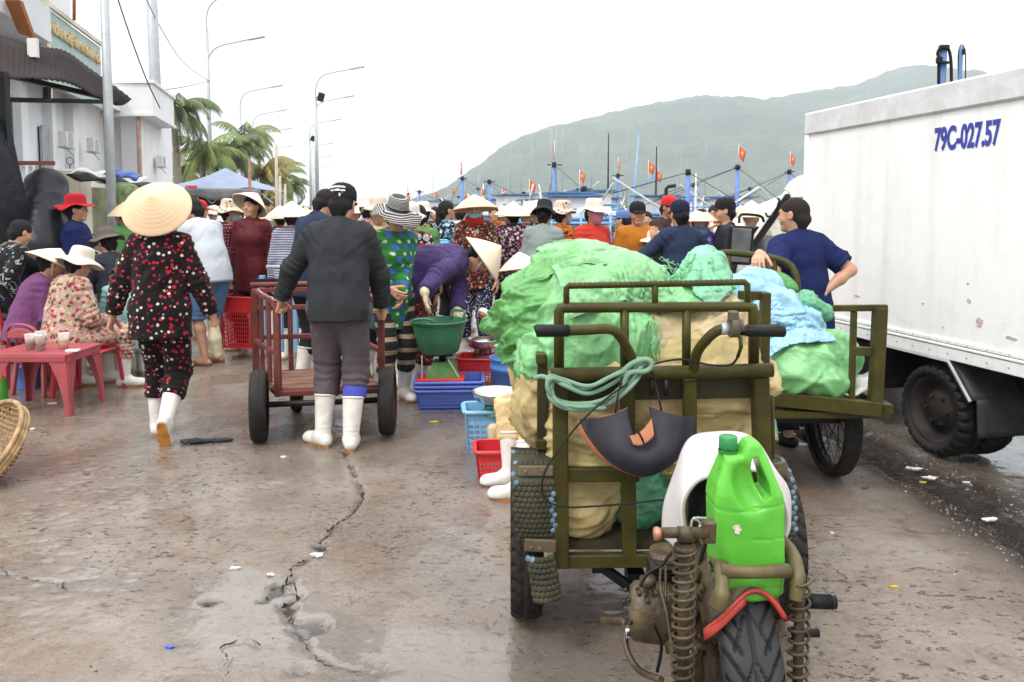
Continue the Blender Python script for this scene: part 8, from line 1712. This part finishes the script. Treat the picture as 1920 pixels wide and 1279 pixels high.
# blue hand cart frame far behind
r=thing('blue_cart','pale blue steel cart frame with a grey handle behind the red cart','hand cart',at(520,7.4)); c0=r.location
for dx in (-.14,.02,.16): m=MB(); m.bar(c0+V(dx,0,.2),c0+V(dx,0,.92),.05,bev=.003); m.obj('frame_post',BL,r)
m=MB(); m.tube([c0+V(-.10,0,1.0),c0+V(.35,0,1.0)],.018,8); m.obj('handle',GALV,r); m=MB(); m.bar(c0+V(-.2,0,.86),c0+V(.3,0,.86),.06); m.obj('dark_rail',BLACK,r)
# ---------------------------------------------------------------- litter
rl=random.Random(12)
LT=[pm('paper_scrap',(.62,.60,.56),.8,var=.2,vs=60),pm('plastic_scrap_blue',(.05,.10,.55),.4),pm('leaf_scrap',(.55,.38,.03),.6,var=.3),pm('brown_scrap',(.14,.08,.05),.8)]
def scrap(px,py,s_,mat,lb,cat='litter',thick=.12):
    p=G(px,py); rr_=random.Random(int(px*7+py)); pts=[]; 
    for k in range(9): a=2*PI*k/9; r_=s_*rr_.uniform(.35,1.25); pts.append((r_*math.cos(a),r_*.6*math.sin(a)))
    m=MB(); n=len(pts); top=[V(p.x+x,p.y+y,.004+s_*thick*rr_.uniform(.2,.9)) for x,y in pts]; bot=[V(p.x+x*.8,p.y+y*.8,-.002) for x,y in pts]
    m.add(top+bot+[V(p.x,p.y,.006+s_*thick)],[[i,(i+1)%n,2*n] for i in range(n)]+[[i,n+i,n+(i+1)%n,(i+1)%n] for i in range(n)]); return m.solo('litter',mat,lb,cat,p)
for a in ((318,1214,.020,1,'small blue plastic scrap near the bottom left'),(1677,1101,.018,2,'small yellow bottle cap like scrap right of the foot peg'),(595,1042,.05,0,'white strip of litter beside the central crack'),(440,1066,.028,0,'white paper scrap left of the crack'),(815,792,.05,2,'yellow leaf on the ground right of the cart'),(1622,915,.025,3,'dark red brown scrap by the spoked wheel'),(1714,880,.05,0,'crushed pale carton in the gutter'),(1745,897,.05,0,'larger white litter in the gutter under the truck'),(1730,905,.022,2,'yellow scrap in the gutter'),(1855,975,.06,0,'grey crumpled bag in the gutter at the right'),(1810,905,.025,0,'white scrap right of the gutter'),(1492,835,.07,0,'pale rag under the second tricycle'),(1560,1000,.012,0,'tiny white scrap right of the jerrycan'),(530,858,.03,0,'white scrap between the man and the pyjama woman'),(525,750,.018,1,'scrap near the cart caster'),(508,1078,.02,0,'white crumb beside the crack hole'),(100,757,.045,0,'clear crushed cup under the rose table'),(60,805,.03,0,'white scrap in front of the bamboo basket')):
    scrap(a[0],a[1],a[2],LT[a[3]],a[4])
rn=np.random.RandomState(5); n=2600; gx=rn.uniform(-4,4.5,n); gy=1.5+rn.rand(n)**1.4*8; k_=rn.rand(n); 
gg=2200; tt_=rn.rand(gg); gi=np.minimum((tt_*(len(GUT)-1)).astype(int),len(GUT)-2); ga=np.array(GUT); gp_=ga[gi]+(ga[gi+1]-ga[gi])*rn.rand(gg,1)+rn.normal(size=(gg,2))*[.22,.16]
gx=np.concatenate([gx,gp_[:,0]]);gy=np.concatenate([gy,gp_[:,1]]); n=len(gx); s_=.0022+.004*rn.rand(n)**3; s_[2600:]+=.004*rn.rand(gg)**2
base=np.array([[1,0,0],[-.5,.87,0],[-.5,-.87,0],[0,0,1.1]]); ang=rn.rand(n)*6.28; ca,sa=np.cos(ang),np.sin(ang)
vv=[]
for b in base: x=(b[0]*ca-b[1]*sa)*s_*(1+rn.rand(n)); y=(b[0]*sa+b[1]*ca)*s_; vv.append(np.stack([gx+x,gy+y,gheight(gx,gy)-.001+b[2]*s_+0*x],-1))
vv=np.stack(vv,1).reshape(-1,3); ix=np.arange(n)[:,None]*4; tri_=np.concatenate([ix+np.array([[0,1,3]]),ix+np.array([[1,2,3]]),ix+np.array([[2,0,3]])]); gme=fast_mesh('grit',vv,tri_,False)
gm_=NT('grit_mix'); w_=gm_.noise(60,1); gm_.col(gm_.ramp(w_,[(.42,(.04,.028,.024)),(.56,(.16,.12,.10)),(.66,(.40,.36,.33))])); gm_.set(Roughness=.7)
tag(link('grit',gme,gm_.m),kind='stuff')
